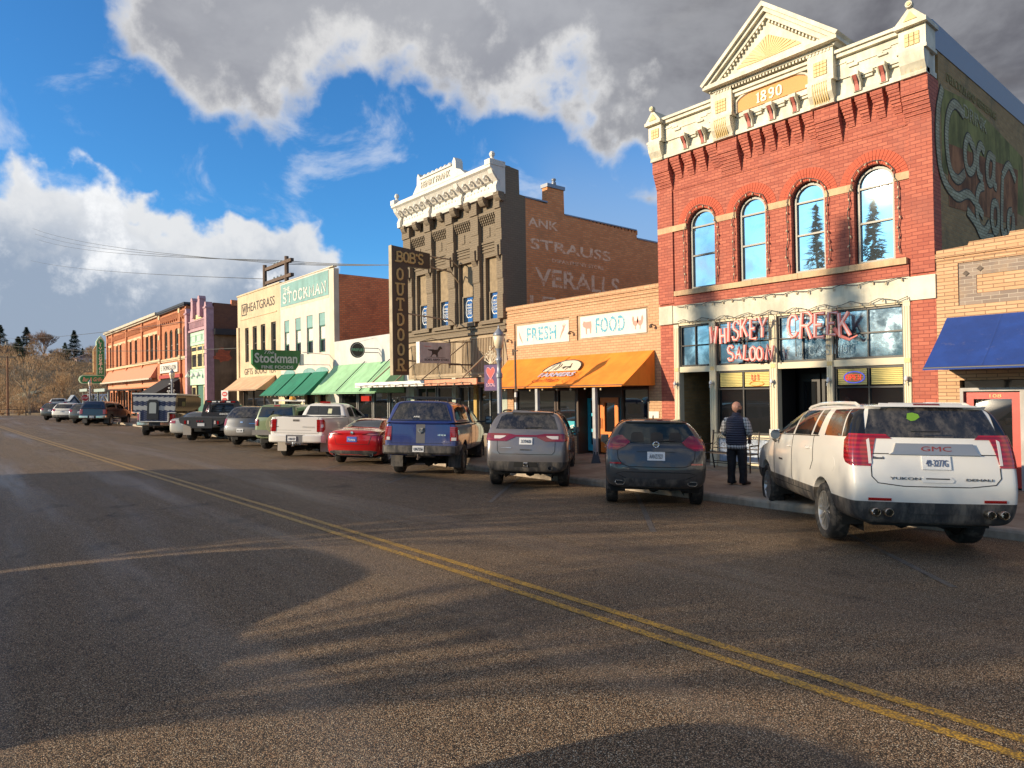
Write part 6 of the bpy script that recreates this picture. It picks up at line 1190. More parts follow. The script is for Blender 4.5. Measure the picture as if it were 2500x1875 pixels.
for s_ in (-1, 1):
    q = MB(); q.smooth = True; q.tube([(s_ * .12, -.01, 1.425), (s_ * .19, -.015, 1.395), (s_ * .235, -.02, 1.33), (s_ * .265, -.025, 1.24), (s_ * .285, -.03, 1.17), (s_ * .272, .03, 1.11), (s_ * .25, .08, 1.07)], [.05, .082, .080, .073, .070, .062, .058], 14); q.build('sleeve', PLAID, man)
q = MB(); rings(q, [(0, 0, .74, .13, .12), (0, 0, .80, .195, .16), (0, -.005, .88, .202, .165), (0, -.005, .95, .19, .155)], fold=.002)
for s_, dy in ((-1, -.01), (1, .02)): rings(q, [(s_ * .125, dy - .01, .035, .078, .088), (s_ * .125, dy - .005, .07, .088, .096), (s_ * .124, dy, .12, .080, .086), (s_ * .122, dy, .20, .078, .086), (s_ * .12, dy, .32, .085, .092), (s_ * .116, dy, .46, .092, .10), (s_ * .112, dy, .54, .095, .102), (s_ * .106, dy * .5, .68, .108, .122), (s_ * .10, 0, .80, .112, .142), (s_ * .09, 0, .88, .10, .14)], fold=.004, ph=s_ * 1.3)
q.build('trousers', TROU, man)
for x, a in ((-.115, .1), (.14, .5)): dxy = Vector((math.sin(a), math.cos(a), 0)); skin('shoe', [tuple(Vector((x, -.04, .045)) - dxy * .03) + (.045, .045), tuple(Vector((x, -.02, .05)) + dxy * .08) + (.046, .04), tuple(Vector((x, -.02, .035)) + dxy * .20) + (.038, .028)], [(0, 1), (1, 2)], SHOE, parent=man)
bm = bmesh.new(); bd_ = bmesh.ops.create_uvsphere(bm, u_segments=20, v_segments=12, radius=1.)['verts']
for v in bd_: x, y, z = v.co; v.co = TURN @ Vector((x * .072, .040 + y * .068, -.075 + z * .058 - max(0, y) * .02)) + Vector((0, .025, 1.685))
me = bpy.data.meshes.new('beard'); bm.to_mesh(me); bm.free(); me.materials.append(mat('dark_beard', (.02, .014, .012), .9)); link('beard', me, man)
m = MB(); T3 = lambda p: tuple(TURN @ Vector(p) + Vector((0, .025, 1.685))); m.tube([T3((.082, -.01, .012)), T3((.076, .07, .016)), T3((.05, .102, .012)), T3((.0, .112, .014)), T3((-.05, .102, .012)), T3((-.076, .07, .016)), T3((-.082, -.01, .012))], [.004, .006, .017, .006, .017, .006, .004], 6, True, .5); m.build('sunglasses', BLACK, man)
man.location = (-8.35, 13.55, .12); man.rotation_euler = (0, 0, math.radians(12)); man.scale = (1.02, 1.02, 1.02)
tag(man, 'bald bearded man in navy quilted vest, plaid shirt and black trousers standing on the pavement', 'person')
m = MB(); m.box(-.035, .035, -.075, .075, -.01, .0); o = m.build('leather_case', mat('dark_leather', (.03, .02, .018), .6)); o.location = (-8.22, 13.86, 1.08); o.rotation_euler = (1.1, .2, .6); tag(o, 'dark flat case held in the right hand of the man', 'case')
# ============================================================ vehicles
def paint_car(name, col, dirt=.3, metal=.3, rough=.32, dcol=(.22, .19, .155), top=1.1):
    def fn(s, p):
        x, y, z = s.sep(s.node('ShaderNodeTexCoord').outputs['Object']); n = s.noise(s.node('ShaderNodeTexCoord').outputs['Object'], 3.0, 6, .65); st = s.noise(s.xyz(x * 9, y * 9, z * .8), 2.2, 5, .6)
        d = s.smooth(z + (n - .5) * .7, .3, top, 1., .12) * s.smooth(st * .5 + n * .5, .30, .62, .35, 1.) * dirt * 2.
        d = s.m('MINIMUM', d, .92)
        s.put(p.inputs['Base Color'], s.mix(d, col, dcol)); s.put(p.inputs['Roughness'], s.m('ADD', rough, d * .5, clamp=True)); s.put(p.inputs['Coat Weight'], s.m('SUBTRACT', 1.0, d * 1.0, clamp=True)); s.put(p.inputs['Metallic'], (1.0 - d) * metal)
        p.inputs['Coat Roughness'].default_value = .05
    return mat(name, col, rough, metal, fn=fn)
RUB = mat('tyre_rubber', (.016, .0155, .015), .8, fn=lambda s, p: s.put(p.inputs['Base Color'], s.mix(s.smooth(s.noise(posn(s), 12, 5, .6), .45, .65), (.013, .013, .013), (.06, .052, .045))))
CHR = mat('chrome', (.72, .70, .66), .12, 1.); ALU = mat('alloy_wheel', (.45, .44, .42), .35, .6); ALUD = mat('dusty_steel_wheel', (.20, .17, .14), .6, .5)
CGL = mat('car_window_glass', (.012, .014, .016), .03, 0., fn=lambda s, p: (s.put(p.inputs['Roughness'], s.smooth(s.noise(posn(s), 2.2, 6, .65), .5, .75, .03, .22)), s.put(p.inputs['Base Color'], s.mix(s.smooth(s.noise(posn(s), 3, 6, .7), .5, .75) * .3, (.010, .012, .014), (.10, .095, .09)))), Specular_IOR_Level=.8)
CGLD = mat('dusty_rear_glass', (.02, .02, .02), .15, fn=lambda s, p: (s.put(p.inputs['Base Color'], s.mix(s.smooth(s.noise(s.vm('MULTIPLY', posn(s), (1, 1, .5)), 7.5, 5, .7) + (s.noise(posn(s), 26., 3, .6) - .5) * .25, .40, .72), (.013, .013, .014), (.075, .066, .057))), s.put(p.inputs['Roughness'], s.smooth(s.noise(posn(s), 2.4, 6, .6), .4, .7, .06, .45))), Specular_IOR_Level=.7)
CLAD = mat('black_plastic_trim', (.028, .028, .030), .6, fn=lambda s, p: s.put(p.inputs['Base Color'], s.mix(s.smooth(s.noise(s.vm('MULTIPLY', posn(s), (1, 1, .35)), 5, 6, .7), .40, .66), (.022, .022, .024), (.115, .10, .085))))
TLR = mat('red_lamp_lens', (.20, .005, .007), .12, fn=lambda s, p: (lambda z: s.put(p.inputs['Base Color'], s.mix(s.smooth(s.m('SINE', z * 110.), -.3, .5), (.13, .004, .005), (.26, .006, .008))))(s.sep(s.node('ShaderNodeTexCoord').outputs['Object'])[2]), Coat_Weight=1., Emission_Color=(.6, .01, .01, 1), Emission_Strength=.06); TLD = mat('dark_red_lamp_lens', (.16, .008, .012), .15, Coat_Weight=1.); TLW = mat('clear_lamp_lens', (.55, .50, .48), .15, Coat_Weight=1.)
PLATE = mat('licence_plate', (.60, .60, .60), .45); GAP = mat('panel_gap', (.006, .006, .006), .8)
def lerp_prof(prof, z):
    if z <= prof[0][0]: return prof[0][1]
    for (a, ya), (b, yb) in zip(prof, prof[1:]):
        if z <= b: return ya + (yb - ya) * (z - a) / (b - a)
    return prof[-1][1]
def shell(st, rear, front, bul=.07, fbul=.15, zs=.35, sub=2, cuts=(), lead=.8, tum=.5, wfac=.965):
    """st: (y, halfwidth, zbelt, ztop, halfwidth_top[, zsill]); rear/front: (z, dy) silhouettes; returns a bmesh-built mesh"""
    V, F = [], []; Y0, Y1 = st[0][0], st[-1][0]
    def ly(y, z):
        a = max(0., 1 - (y - Y0) / lead); b = max(0., 1 - (Y1 - y) / lead); return y + lerp_prof(rear, z) * a + lerp_prof(front, z) * b
    rings = []
    for s_ in st:
        y, W, zb, zt, wt = s_[:5]; z0 = s_[5] if len(s_) > 5 else zs
        side = [(.84 * W, z0), (.975 * W, z0 + .06), (W, z0 + .38 * (zb - z0)), (W * .998, z0 + .80 * (zb - z0)), (wfac * W, zb), (wfac * W + (wt - wfac * W) * tum, zb + (zt - zb) * .55), (wt, zt - min(.07, (zt - zb) * .3))]
        w7, w8 = wt - min(.11, wt * .15), wt * .5; top = [(-w7, zt), (-w8, zt + .015), (0, zt + .02), (w8, zt + .015), (w7, zt)]
        loop = [(-x, z) for x, z in side] + top + side[::-1] + [(w8, z0 - .01), (w7 * .8, z0 - .01)][::-1] + [(0, z0 - .01)] + [(-w7 * .8, z0 - .01), (-w8, z0 - .01)][::-1]
        # bottom interior, right to left
        loop = loop[:19] + [(w7, z0 - .01), (w8, z0 - .01), (0, z0 - .01), (-w8, z0 - .01), (-w7, z0 - .01)]
        r = []
        for x, z in loop: r.append(len(V)); V.append((x, ly(y, z), z))
        rings.append(r)
    n = len(rings[0])
    for a, b in zip(rings, rings[1:]):
        for i in range(n): j = (i + 1) % n; F.append((a[i], a[j], b[j], b[i]))
    for ring, s_, sg, bl in ((rings[0], st[0], -1, bul), (rings[-1], st[-1], 1, fbul)):
        wt = s_[4]; fr = [-1, -(wt - min(.11, wt * .15)) / wt, -.5, 0, .5, (wt - min(.11, wt * .15)) / wt, 1]
        rows = []
        for i in range(7):
            if i == 0: rows.append([ring[0], ring[23], ring[22], ring[21], ring[20], ring[19], ring[18]]); continue
            if i == 6: rows.append([ring[6], ring[7], ring[8], ring[9], ring[10], ring[11], ring[12]]); continue
            L, Rr = ring[i], ring[18 - i]; row = [L]
            for f in fr[1:-1]: row.append(len(V)); V.append((V[Rr][0] * f, V[L][1] + sg * bl * (1 - f * f), V[L][2]))
            row.append(Rr); rows.append(row)
        for f_, k in zip(fr[1:-1], range(1, 6)):
            for row in (rows[0], rows[6]): x, y, z = V[row[k]]; V[row[k]] = (x, y + sg * bl * (1 - f_ * f_) * .8, z)
        for a, b in zip(rows, rows[1:]):
            for k in range(6): F.append((a[k], a[k + 1], b[k + 1], b[k]))
    me = bpy.data.meshes.new('shell'); me.from_pydata(V, [], F)
    bm = bmesh.new(); bm.from_mesh(me); bmesh.ops.recalc_face_normals(bm, faces=bm.faces); bm.to_mesh(me); bm.free()
    ob = bpy.data.objects.new('shell', me); scene.collection.objects.link(ob); sm = ob.modifiers.new('s', 'SUBSURF'); sm.levels = sub; sm.render_levels = sub
    tmp = []
    for c in cuts:
        mb = MB()
        if c[0] == 'w': _, x0, x1, cy, cz, R = c; mb.lathe([(R, x0), (R, x1)], (0, cy, cz), 28, 'x')
        else: mb.box(*c[1:])
        co = mb.build('cut', GAP); tmp.append(co); b = ob.modifiers.new('b', 'BOOLEAN'); b.operation = 'DIFFERENCE'; b.object = co; b.solver = 'EXACT'
    dg = bpy.context.evaluated_depsgraph_get(); dg.update(); m2 = bpy.data.meshes.new_from_object(ob.evaluated_get(dg))
    for o in tmp + [ob]: bpy.data.objects.remove(o)
    m2.polygons.foreach_set('use_smooth', [True] * len(m2.polygons)); m2.set_sharp_from_angle(angle=math.radians(42)); return m2
def setmat(me, m):
    me.materials.clear(); me.materials.append(m); me.polygons.foreach_set('material_index', [0] * len(me.polygons)); return me
def split_below(me, zf, lab='x'):
    """cut a shell mesh by planes: returns (upper, lower) meshes; zf = (point, normal) with normal pointing to the kept upper side"""
    bm = bmesh.new(); bm.from_mesh(me); co, no = Vector(zf[0]), Vector(zf[1]).normalized(); bmesh.ops.bisect_plane(bm, geom=bm.verts[:] + bm.edges[:] + bm.faces[:], plane_co=co, plane_no=no)
    lo = bm.copy(); bmesh.ops.delete(bm, geom=[f for f in bm.faces if (f.calc_center_median() - co).dot(no) < 0], context='FACES'); bmesh.ops.delete(lo, geom=[f for f in lo.faces if (f.calc_center_median() - co).dot(no) >= 0], context='FACES')
    a, b = bpy.data.meshes.new('up'), bpy.data.meshes.new('low'); bm.to_mesh(a); lo.to_mesh(b); bm.free(); lo.free()
    for q in (a, b): q.set_sharp_from_angle(angle=math.radians(42))
    return a, b
class Car:
    def __init__(s, root, bodies): s.root = root; s.set(bodies)
    def set(s, bodies):
        vs, fs = [], []
        for me in bodies: o = len(vs); vs += [v.co.copy() for v in me.vertices]; fs += [tuple(o + i for i in p.vertices) for p in me.polygons]
        s.bvh = BVHTree.FromPolygons(vs, fs)
    strict = False
    def ray(s, view, a, b):
        if view == 'rear': o, d = Vector((a, -12, b)), Vector((0, 1, 0))
        elif view == 'left': o, d = Vector((-12, a, b)), Vector((1, 0, 0))
        elif view == 'right': o, d = Vector((12, a, b)), Vector((-1, 0, 0))
        elif view == 'cl': d = Vector((.7071, .7071, 0)); o = Vector((.7071 * a, -.7071 * a, b)) - d * 12
        elif view == 'cr': d = Vector((-.7071, .7071, 0)); o = Vector((.7071 * -a, .7071 * -a, b)) - d * 12
        else: o, d = Vector((a, b, 12)), Vector((0, 0, -1))
        h = s.bvh.ray_cast(o, d); 
        if h[0] is None: return None, None
        n = h[1]; n = n if n.dot(d) < 0 else -n; return (None, None) if s.strict and -n.dot(d) < .3 else (h[0], n)
    def patch(s, name, view, poly, m, off=.006, back=.02, grid=.06, parent=None, flat=None):
        bm = bmesh.new(); f = bm.faces.new([bm.verts.new((p[0], p[1], 0)) for p in poly]); bmesh.ops.triangulate(bm, faces=[f])
        xs = [p[0] for p in poly]; ys = [p[1] for p in poly]
        for ax, lo, hi in ((0, min(xs), max(xs)), (1, min(ys), max(ys))):
            k = lo + grid
            while k < hi - .01: co = [0, 0, 0]; no = [0, 0, 0]; co[ax] = k; no[ax] = 1; bmesh.ops.bisect_plane(bm, geom=bm.verts[:] + bm.edges[:] + bm.faces[:], plane_co=co, plane_no=no); k += grid
        bad = []; nr = {}; s.strict = view != 'top'
        for v in bm.verts:
            h, n = s.ray(view, v.co.x, v.co.y)
            if h is None: bad.append(v); continue
            if flat is not None: h = Vector(h); 
            nr[v] = (h, n)
        s.strict = False; bmesh.ops.delete(bm, geom=bad, context='VERTS'); bm.verts.index_update()
        V, F = [], []; ix = {}
        for v in bm.verts: ix[v] = len(V); h, n = nr[v]; V.append(tuple(h + n * off))
        for f in bm.faces: F.append([ix[v] for v in f.verts])
        bk = {}
        for e in bm.edges:
            if len(e.link_faces) == 1:
                for v in e.verts:
                    if v not in bk: bk[v] = len(V); h, n = nr[v]; V.append(tuple(h - n * back))
                F.append([ix[e.verts[0]], ix[e.verts[1]], bk[e.verts[1]], bk[e.verts[0]]])
        bm.free(); mb = MB(); mb.smooth = True; mb.add(V, F)
        if not F: return None
        return mb.build(name, m, parent or s.root, recalc=True, auto=40)
    def line(s, name, view, pts, m=None, r=.006, off=0., parent=None, step=.08, close=False):
        P = []; pts = list(pts) + (list(pts[:1]) if close else [])
        for a, b in zip(pts, pts[1:]):
            L = math.hypot(a[0]-b[0], a[1]-b[1]); k = max(1, int(L / step))
            for i in range(k): f = i / k; h, n = s.ray(view, a[0]+(b[0]-a[0])*f, a[1]+(b[1]-a[1])*f); P.append(h + n * off) if h is not None else None
        h, n = s.ray(view, *pts[-1]); P.append(h + n * off) if h is not None else None
        if len(P) < 2: return None
        mb = MB(); mb.tube(P, r, 5); return mb.build(name, m or GAP, parent or s.root)
    def at(s, view, a, b, off=0.): h, n = s.ray(view, a, b); return h + n * off
    def text(s, name, body, x, z, w, h, m, off=.012, view='rear', parent=None, bold=.0):
        hp, n = s.ray(view, x + w / 2 if view == 'rear' else x, z + h / 2)
        if view == 'rear': t = (s.ray(view, x + w, z + h / 2)[0] - s.ray(view, x, z + h / 2)[0]); up = (s.ray(view, x + w / 2, z + h)[0] - s.ray(view, x + w / 2, z)[0]); return txt(name, body, s.ray(view, x, z)[0] + n * off, t, up, w, h, m, parent or s.root, bold=bold)
        t = (s.ray(view, x - w, z)[0] - s.ray(view, x, z)[0]); return txt(name, body, s.ray(view, x, z)[0] + n * off, t, (0, 0, 1), w, h, m, parent or s.root, bold=bold)
def wheel(root, x, y, R, w, rr, m, spokes=10, steer=0., style='spoke'):
    sg = 1 if x > 0 else -1; mb = MB(); mb.smooth = True; h = w / 2
    mb.lathe([(rr, -h * .82), (rr + .02, -h * .95), (R - .05, -h), (R - .012, -h * .86), (R, -h * .6), (R, h * .6), (R - .012, h * .86), (R - .05, h), (rr + .02, h * .95), (rr, h * .82)], n=32, axis='x', cap=False)
    for k in range(4): xx = -h * .55 + k * h * .37; mb.smooth = False; mb.lathe([(R + .003, xx - .004), (R + .003, xx + .004)], n=32, axis='x', cap=False)
    t = mb.build('wheel', RUB, root, recalc=True, auto=50); t.location = (x, y, R); t.rotation_euler = (0, 0, steer)
    mb = MB(); mb.smooth = True; o = sg * h * .80; mb.lathe([(rr + .004, o), (rr - .012, o + sg * .004), (rr - .025, o - sg * .02), (rr - .03, -o)], n=32, axis='x', cap=False)
    mb.smooth = False; mb.lathe([(.065, o - sg * .055), (.06, o - sg * .02), (.035, o - sg * .012), (.001, o - sg * .012)], n=12, axis='x', cap=False)
    for k in range(spokes):
        a = 2 * math.pi * k / spokes; wd = 2 * math.pi * rr / spokes * (.26 if style == 'spoke' else .42); c, s_ = math.cos(a), math.sin(a)
        def q(r, tt, dx): return (o + dx * sg, r * c - tt * s_, r * s_ + tt * c)
        V = [q(.05, -wd * .35, -.02), q(.05, wd * .35, -.02), q(rr - .015, wd * .5, -.004), q(rr - .015, -wd * .5, -.004), q(.05, -wd * .35, -.07), q(.05, wd * .35, -.07), q(rr - .015, wd * .5, -.05), q(rr - .015, -wd * .5, -.05)]
        mb.add(V, [(0, 1, 2, 3), (4, 7, 6, 5), (0, 4, 5, 1), (1, 5, 6, 2), (2, 6, 7, 3), (3, 7, 4, 0)])
    mb.build('rim', m, t, auto=40); mb = MB(); mb.lathe([(.001, o - sg * .10), (rr - .02, o - sg * .10)], n=24, axis='x', cap=False); mb.lathe([(.001, -o * .9), (rr, -o * .9)], n=24, axis='x', cap=False); mb.build('brake_disc', GAP, t); return t
def vehicle(name, label, cat, X, Y, deg, group=None, tilt=.034, dz=0.):
    a = math.radians(deg); r = bpy.data.objects.new(name, None); scene.collection.objects.link(r); r.empty_display_size = .4; tag(r, label, cat, group)
    ex = Vector((math.cos(a), math.sin(a), -tilt * math.sin(a))).normalized(); ey = Vector((-math.sin(a), math.cos(a), -tilt * math.cos(a))).normalized(); ez = ex.cross(ey).normalized(); ey = ez.cross(ex)
    M = Matrix((ex, ey, ez)).transposed(); r.location = (X, Y, -tilt * (Y - 10.5) + dz); r.rotation_euler = M.to_euler(); return r
def mirror(root, x, y, z, m, sg):
    mb = MB(); mb.smooth = True; mb.lathe([(.02, -.07), (.10, -.06), (.125, -.01), (.10, .05), (.001, .07)], (0, 0, 0), 4, 'y')
    o = mb.build('wing_mirror', m, root); o.location = (x + sg * .11, y, z); o.rotation_euler = (0, math.radians(45), 0); o.scale = (1., 1., 1.); mb = MB(); mb.lathe([(.001, -.074), (.085, -.074)], (0, 0, 0), 10, 'y', cap=False); mb.build('mirror_glass', DIMGLASS, o)
    mb = MB(); mb.box(-.06, .06, -.03, .03, -.05, .0); q = mb.build('mirror_arm', CLAD, o); q.location = (-sg * .06, 0, -.04)
def under(root, y0, y1, w, z=.28, h=.14): mb = MB(); mb.box(-w, w, y0, y1, z, z + h); mb.tube([(-.62, y0 + .9, .33), (.62, y0 + .9, .33)], .05, 6); mb.lathe([(.02, -.12), (.13, -.06), (.13, .06), (.02, .12)], (0, y0 + .9, .33), 8, 'y'); mb.tube([(.3, y0 + .3, .33), (.3, y1 - 1, .36)], .035, 6); mb.build('underbody', GAP, root)
def liners(root, ws, w=.26):
    mb = MB()
    for x, y, R in ws:
        sg = 1 if x > 0 else -1; n = 14; V = []
        for k in range(n + 1): a = math.pi * (-.08 + 1.16 * k / n); c, s_ = math.cos(a) * (R + .07), math.sin(a) * (R + .07); V += [(x + sg * .02, y + c, R + s_), (x - sg * w, y + c, R + s_)]
        mb.add(V, [(2 * k, 2 * k + 1, 2 * k + 3, 2 * k + 2) for k in range(n)]); mb.add([(x - sg * w, y - R - .07, .2), (x - sg * w, y + R + .07, .2), (x - sg * w, y + R + .07, 2 * R + .02), (x - sg * w, y - R - .07, 2 * R + .02)], [(0, 1, 2, 3)])
    mb.build('wheel_liner', GAP, root)
def suv(name, label, cat, X, Y, deg, P):
    """one-box body with hatch; P holds sizes, colours and the details the photo shows"""
    g = P.get; root = vehicle(name, label, cat, X, Y, deg, dz=g('dz', 0)); W, R, wb_, tw = P['W'], P['R'], P['wb'], g('tw', .25); pm = P['paint']
    ws = [(sx * (W - tw / 2 - .015), y) for y in (0, wb_) for sx in (-1, 1)]
    cuts = [('w', s1 * (W - .30), s1 * (W + .2), y, R + .01, R + g('arch', .065)) for s1 in (-1, 1) for y in (0, wb_)]
    me = shell(P['st'], P['rear'], P['front'], g('bul', .07), .2, P['zs'], 2, cuts, g('lead', .8), g('tum', .5))
    car = Car(root, [me]); up_, lo = split_below(me, ((0, 0, P['clad']), (0, 0, 1))) if g('clad') else (me, None)
    b = link('body', setmat(up_, pm), root)
    if lo: link('lower_trim', setmat(lo, g('cladm', CLAD)), root)
    for (x, y) in ws: wheel(root, x, y, R, tw, g('rr', R * .66), g('rim', ALU), g('spokes', 10), style=g('wstyle', 'spoke'))
    liners(root, [(x, y, R) for x, y in ws]); under(root, P['st'][0][0] + .1, wb_ + .5, W - .32, z=P['zs'] - .05)
    for poly in g('side_glass', ()):
        for v in ('left', 'right'): car.patch('side_window', v, poly, g('sglass', CGL), .007, .01)
    if g('rear_glass'): car.patch('rear_window', 'rear', P['rear_glass'], g('rglass', CGLD), .006, .01)
    for v, poly, m, off in g('lights', ()):
        for sg in (-1, 1):
            if v == 'corner': car.patch('tail_light', 'cl' if sg < 0 else 'cr', poly, m, off, .02, .04)
            elif v == 'rear': car.patch('lamp_lens', 'rear', [(sg * a, z) for a, z in poly], m, off, .02, .05)
            else: car.patch('tail_light', 'left' if sg < 0 else 'right', poly, m, off, .02, .07)
    for nm, v, poly, m, off in g('patches', ()):
        car.patch(nm, v, poly, m, off)
    for v, pts in g('lines', ()):
        if v == 'sides':
            for q in ('left', 'right'): car.line('panel_gap', q, pts, r=.007)
        else: car.line('panel_gap', v, pts, r=.007)
    if g('plate'):
        x, z, w, h, t, col = P['plate']; pl = car.patch('licence_plate', 'rear', rect(x - w / 2, x + w / 2, z - h / 2, z + h / 2), g('platem', PLATE), .018, .02); car.text('plate_text', t, x - w * .38, z - h * .28, w * .76, h * .5, col, .024, parent=pl)
    if g('mirror'): y, z = P['mirror']; [mirror(root, sg * (W - .04), y, z, g('mirm', pm), sg) for sg in (-1, 1)]
    for x, z, m_ in g('handles', ()):
        for v in ('left', 'right'): h_, n_ = car.ray(v, x, z); mb = MB(); mb.tube([h_ + n_ * .015 + Vector((0, -.09, 0)), h_ + n_ * .035, h_ + n_ * .015 + Vector((0, .09, 0))], .016, 6); mb.build('door_handle', m_, root)
    return root, car
def st_suv(yr, yf, W, zb, zt, wt, hood, ws0=.92, ycowl=None, ytopf=None, beltf=None, taper=0.):
    """stations for a one-box body: rear yr to front yf"""
    L = yf - yr; yc = ycowl; beltf = beltf or zb - .08
    return [(yr, W * ws0, zb, zt - .05, wt * .96), (yr + .07, W * .985, zb, zt - .015, wt), (yr + .45, W, zb, zt, wt), (yr + 1.3, W, zb - .02, zt + .012, wt + .01), (yr + 2.2, W, zb - .04, zt + .01, wt + .01), (ytopf, W, zb - .06, zt - .06, wt - .03), ((ytopf + yc) / 2, W, beltf, (zt + hood) / 2 + .03, wt), (yc, W, beltf - .03, hood + .02, wt + .04), (yc + .35, W * .99, hood - .13, hood - .02, W - .18), (yf - .35, W * .97, hood - .20, hood - .08, W - .2), (yf - .06, W * .90, hood - .28, hood - .16, W - .25), (yf, W * .80, hood - .34, hood - .24, W - .32)]
SMK = mat('smoked_black_gloss', (.010, .010, .011), .08)
# ---- large white SUV in front
WHP = paint_car('white_pearl_paint', (.62, .60, .56), .14, .0, .28, (.36, .29, .21), .75); LETR = mat('red_badge', (.30, .06, .05), .3, .5); LETD = mat('dark_badge', (.10, .09, .085), .3, .6)
P = dict(W=1.03, R=.405, wb=3.38, tw=.27, rr=.285, zs=.42, clad=.70, paint=WHP, arch=.075, spokes=12, rim=mat('polished_wheel', (.42, .41, .39), .28, .7), dz=.03,
    st=st_suv(-1.10, 4.45, 1.03, 1.50, 1.94, .84, 1.30, .955, 3.15, 1.75), rear=[(.4, .0), (.72, -.10), (.95, -.08), (1.2, -.02), (1.5, .06), (1.75, .17), (1.9, .22)], front=[(.4, 0), (1.3, 0)], bul=.07,
    side_glass=[[(2.62, 1.43), (1.62, 1.46), (1.50, 1.84), (1.72, 1.83), (2.1, 1.70)], [(1.50, 1.46), (.62, 1.48), (.48, 1.86), (1.38, 1.85)], [(.52, 1.49), (.28, 1.49), (.16, 1.87), (.38, 1.86)], [(-.03, 1.50), (-.70, 1.51), (-.60, 1.88), (-.08, 1.87)]], sglass=CGL,
    rear_glass=[(-.82, 1.52), (.82, 1.52), (.70, 1.88), (.4, 1.905), (-.4, 1.905), (-.70, 1.88)], rglass=CGLD,
    lights=[('corner', [(.265, 1.15), (.265, 1.555), (-.02, 1.56), (-.10, 1.47), (-.085, 1.24), (-.04, 1.18), (.08, 1.15)], TLR, .012), ('rear', [(.50, 1.50), (.56, 1.555), (.76, 1.555), (.76, 1.50)], TLR, .014)],
    lines=[('rear', [(-.77, 1.15), (-.77, 1.02), (-.70, .94), (-.4, .905), (.4, .905), (.70, .94), (.77, 1.02), (.77, 1.15)]), ('rear', [(-.77, 1.31), (-.55, 1.31)]), ('rear', [(.55, 1.31), (.77, 1.31)]), ('sides', [(1.56, 1.45), (1.58, .75), (1.50, .62)]), ('sides', [(2.75, 1.35), (2.72, .7)]), ('sides', [(.45, 1.48), (.42, 1.1), (.55, .95)]), ('sides', [(2.70, .60), (.62, .60)])],
    plate=(0, 1.205, .34, .17, '49-3277G', mat('plate_ink', (.06, .08, .16), .6)), mirror=(2.42, 1.42), handles=((1.72, 1.25, WHP), (.68, 1.28, WHP)))
root, car = suv('parked_suv', 'big white long SUV with red C shaped tail lights, nearest vehicle at the right', 'SUV', -3.96, 10.55, 42.5, P); yukon = root
car.patch('pillar_trim', 'left', [(-.72, 1.50), (-1.02, 1.53), (-.92, 1.70), (-.74, 1.90), (-.62, 1.90)], SMK, .008, .01) if 0 else None; car.patch('pillar_trim', 'cl', [(-.17, 1.51), (.17, 1.535), (.08, 1.885), (-.13, 1.885)], SMK, .006, .01, .04); car.patch('pillar_trim', 'cr', [(-.17, 1.51), (.17, 1.535), (.08, 1.885), (-.13, 1.885)], SMK, .006, .01, .04); 0 and car.patch('pillar_trim', 'right', [(-.72, 1.50), (-1.02, 1.53), (-.92, 1.70), (-.74, 1.90), (-.62, 1.90)], SMK, .008, .01)
for sg in (-1, 1): car.patch('clear_strip', 'rear', [(sg * .765, 1.18), (sg * .80, 1.18), (sg * .80, 1.48), (sg * .765, 1.50)], TLW, .017)
car.patch('garnish', 'rear', [(-.55, 1.30), (.55, 1.30), (.50, 1.33), (.46, 1.44), (-.46, 1.44), (-.50, 1.33)], mat('satin_chrome', (.40, .385, .36), .3, .8), .028, .03); car.text('badge', 'GMC', -.17, 1.345, .36, .062, LETR, .032)
car.text('badge', 'YUKON', -.56, .985, .36, .035, LETD, .01); car.text('badge', 'DENALI', .34, .985, .32, .03, LETD, .01); car.text('badge', 'DENALI', 2.35, .98, .22, .03, LETD, .01, 'left'); car.text('badge', 'Rimrock', -.74, 1.24, .13, .035, LETD, .008)
car.patch('handle_recess', 'rear', [(-.20, .985), (-.18, .955), (.18, .955), (.20, .985), (.16, 1.03), (-.16, 1.03)], WHP, .012); car.patch('handle_slot', 'rear', rect(-.14, .14, .998, 1.012), GAP, .016)
car.patch('spoiler', 'rear', [(-.74, 1.885), (-.45, 1.91), (.45, 1.91), (.74, 1.885), (.72, 1.925), (-.72, 1.925)], WHP, .05, .05); car.patch('brake_light', 'rear', rect(-.16, .16, 1.905, 1.918), TLD, .055)
car.patch('step_pad', 'rear', [(-.34, .56), (.34, .56), (.36, .60), (.32, .70), (-.32, .70), (-.36, .60)], CLAD, .012)
for sg in (-1, 1):
    car.patch('reflector', 'rear', rect(*sorted((sg * .55, sg * .82)), .715, .75), TLR, .012)
    for k in (0, 1):
        mb = MB(); mb.smooth = True; mb.lathe([(.055, .12), (.055, -.02), (.048, -.03), (.042, -.02), (.040, .10), (.001, .10)], (sg * (.60 + .155 * k), -1.26, .575), 16, 'y', cap=False); mb.build('exhaust_tip', [mat('exhaust_chrome', (.70, .62, .52), .2, 1.)], root, auto=40)
for sg in (-1, 1): P_ = [car.at('top', sg * .70, y, .035) for y in (-.45, 0, .6, 1.1, 1.5)]; mb = MB(); mb.tube([P_[0] - Vector((0, .1, .03))] + P_ + [P_[-1] + Vector((0, .12, -.04))], .022, 6); mb.build('roof_rail', WHP, root)
car.patch('window_surround', 'left', [(2.70, 1.41), (.20, 1.475), (.20, 1.488), (2.70, 1.425)], CHR, .006); mb = MB(); mb.tube([(-.30, -1.19, 1.60), (.05, -1.17, 1.60)], .010, 5); o_ = mb.build('wiper', BLACK, root)
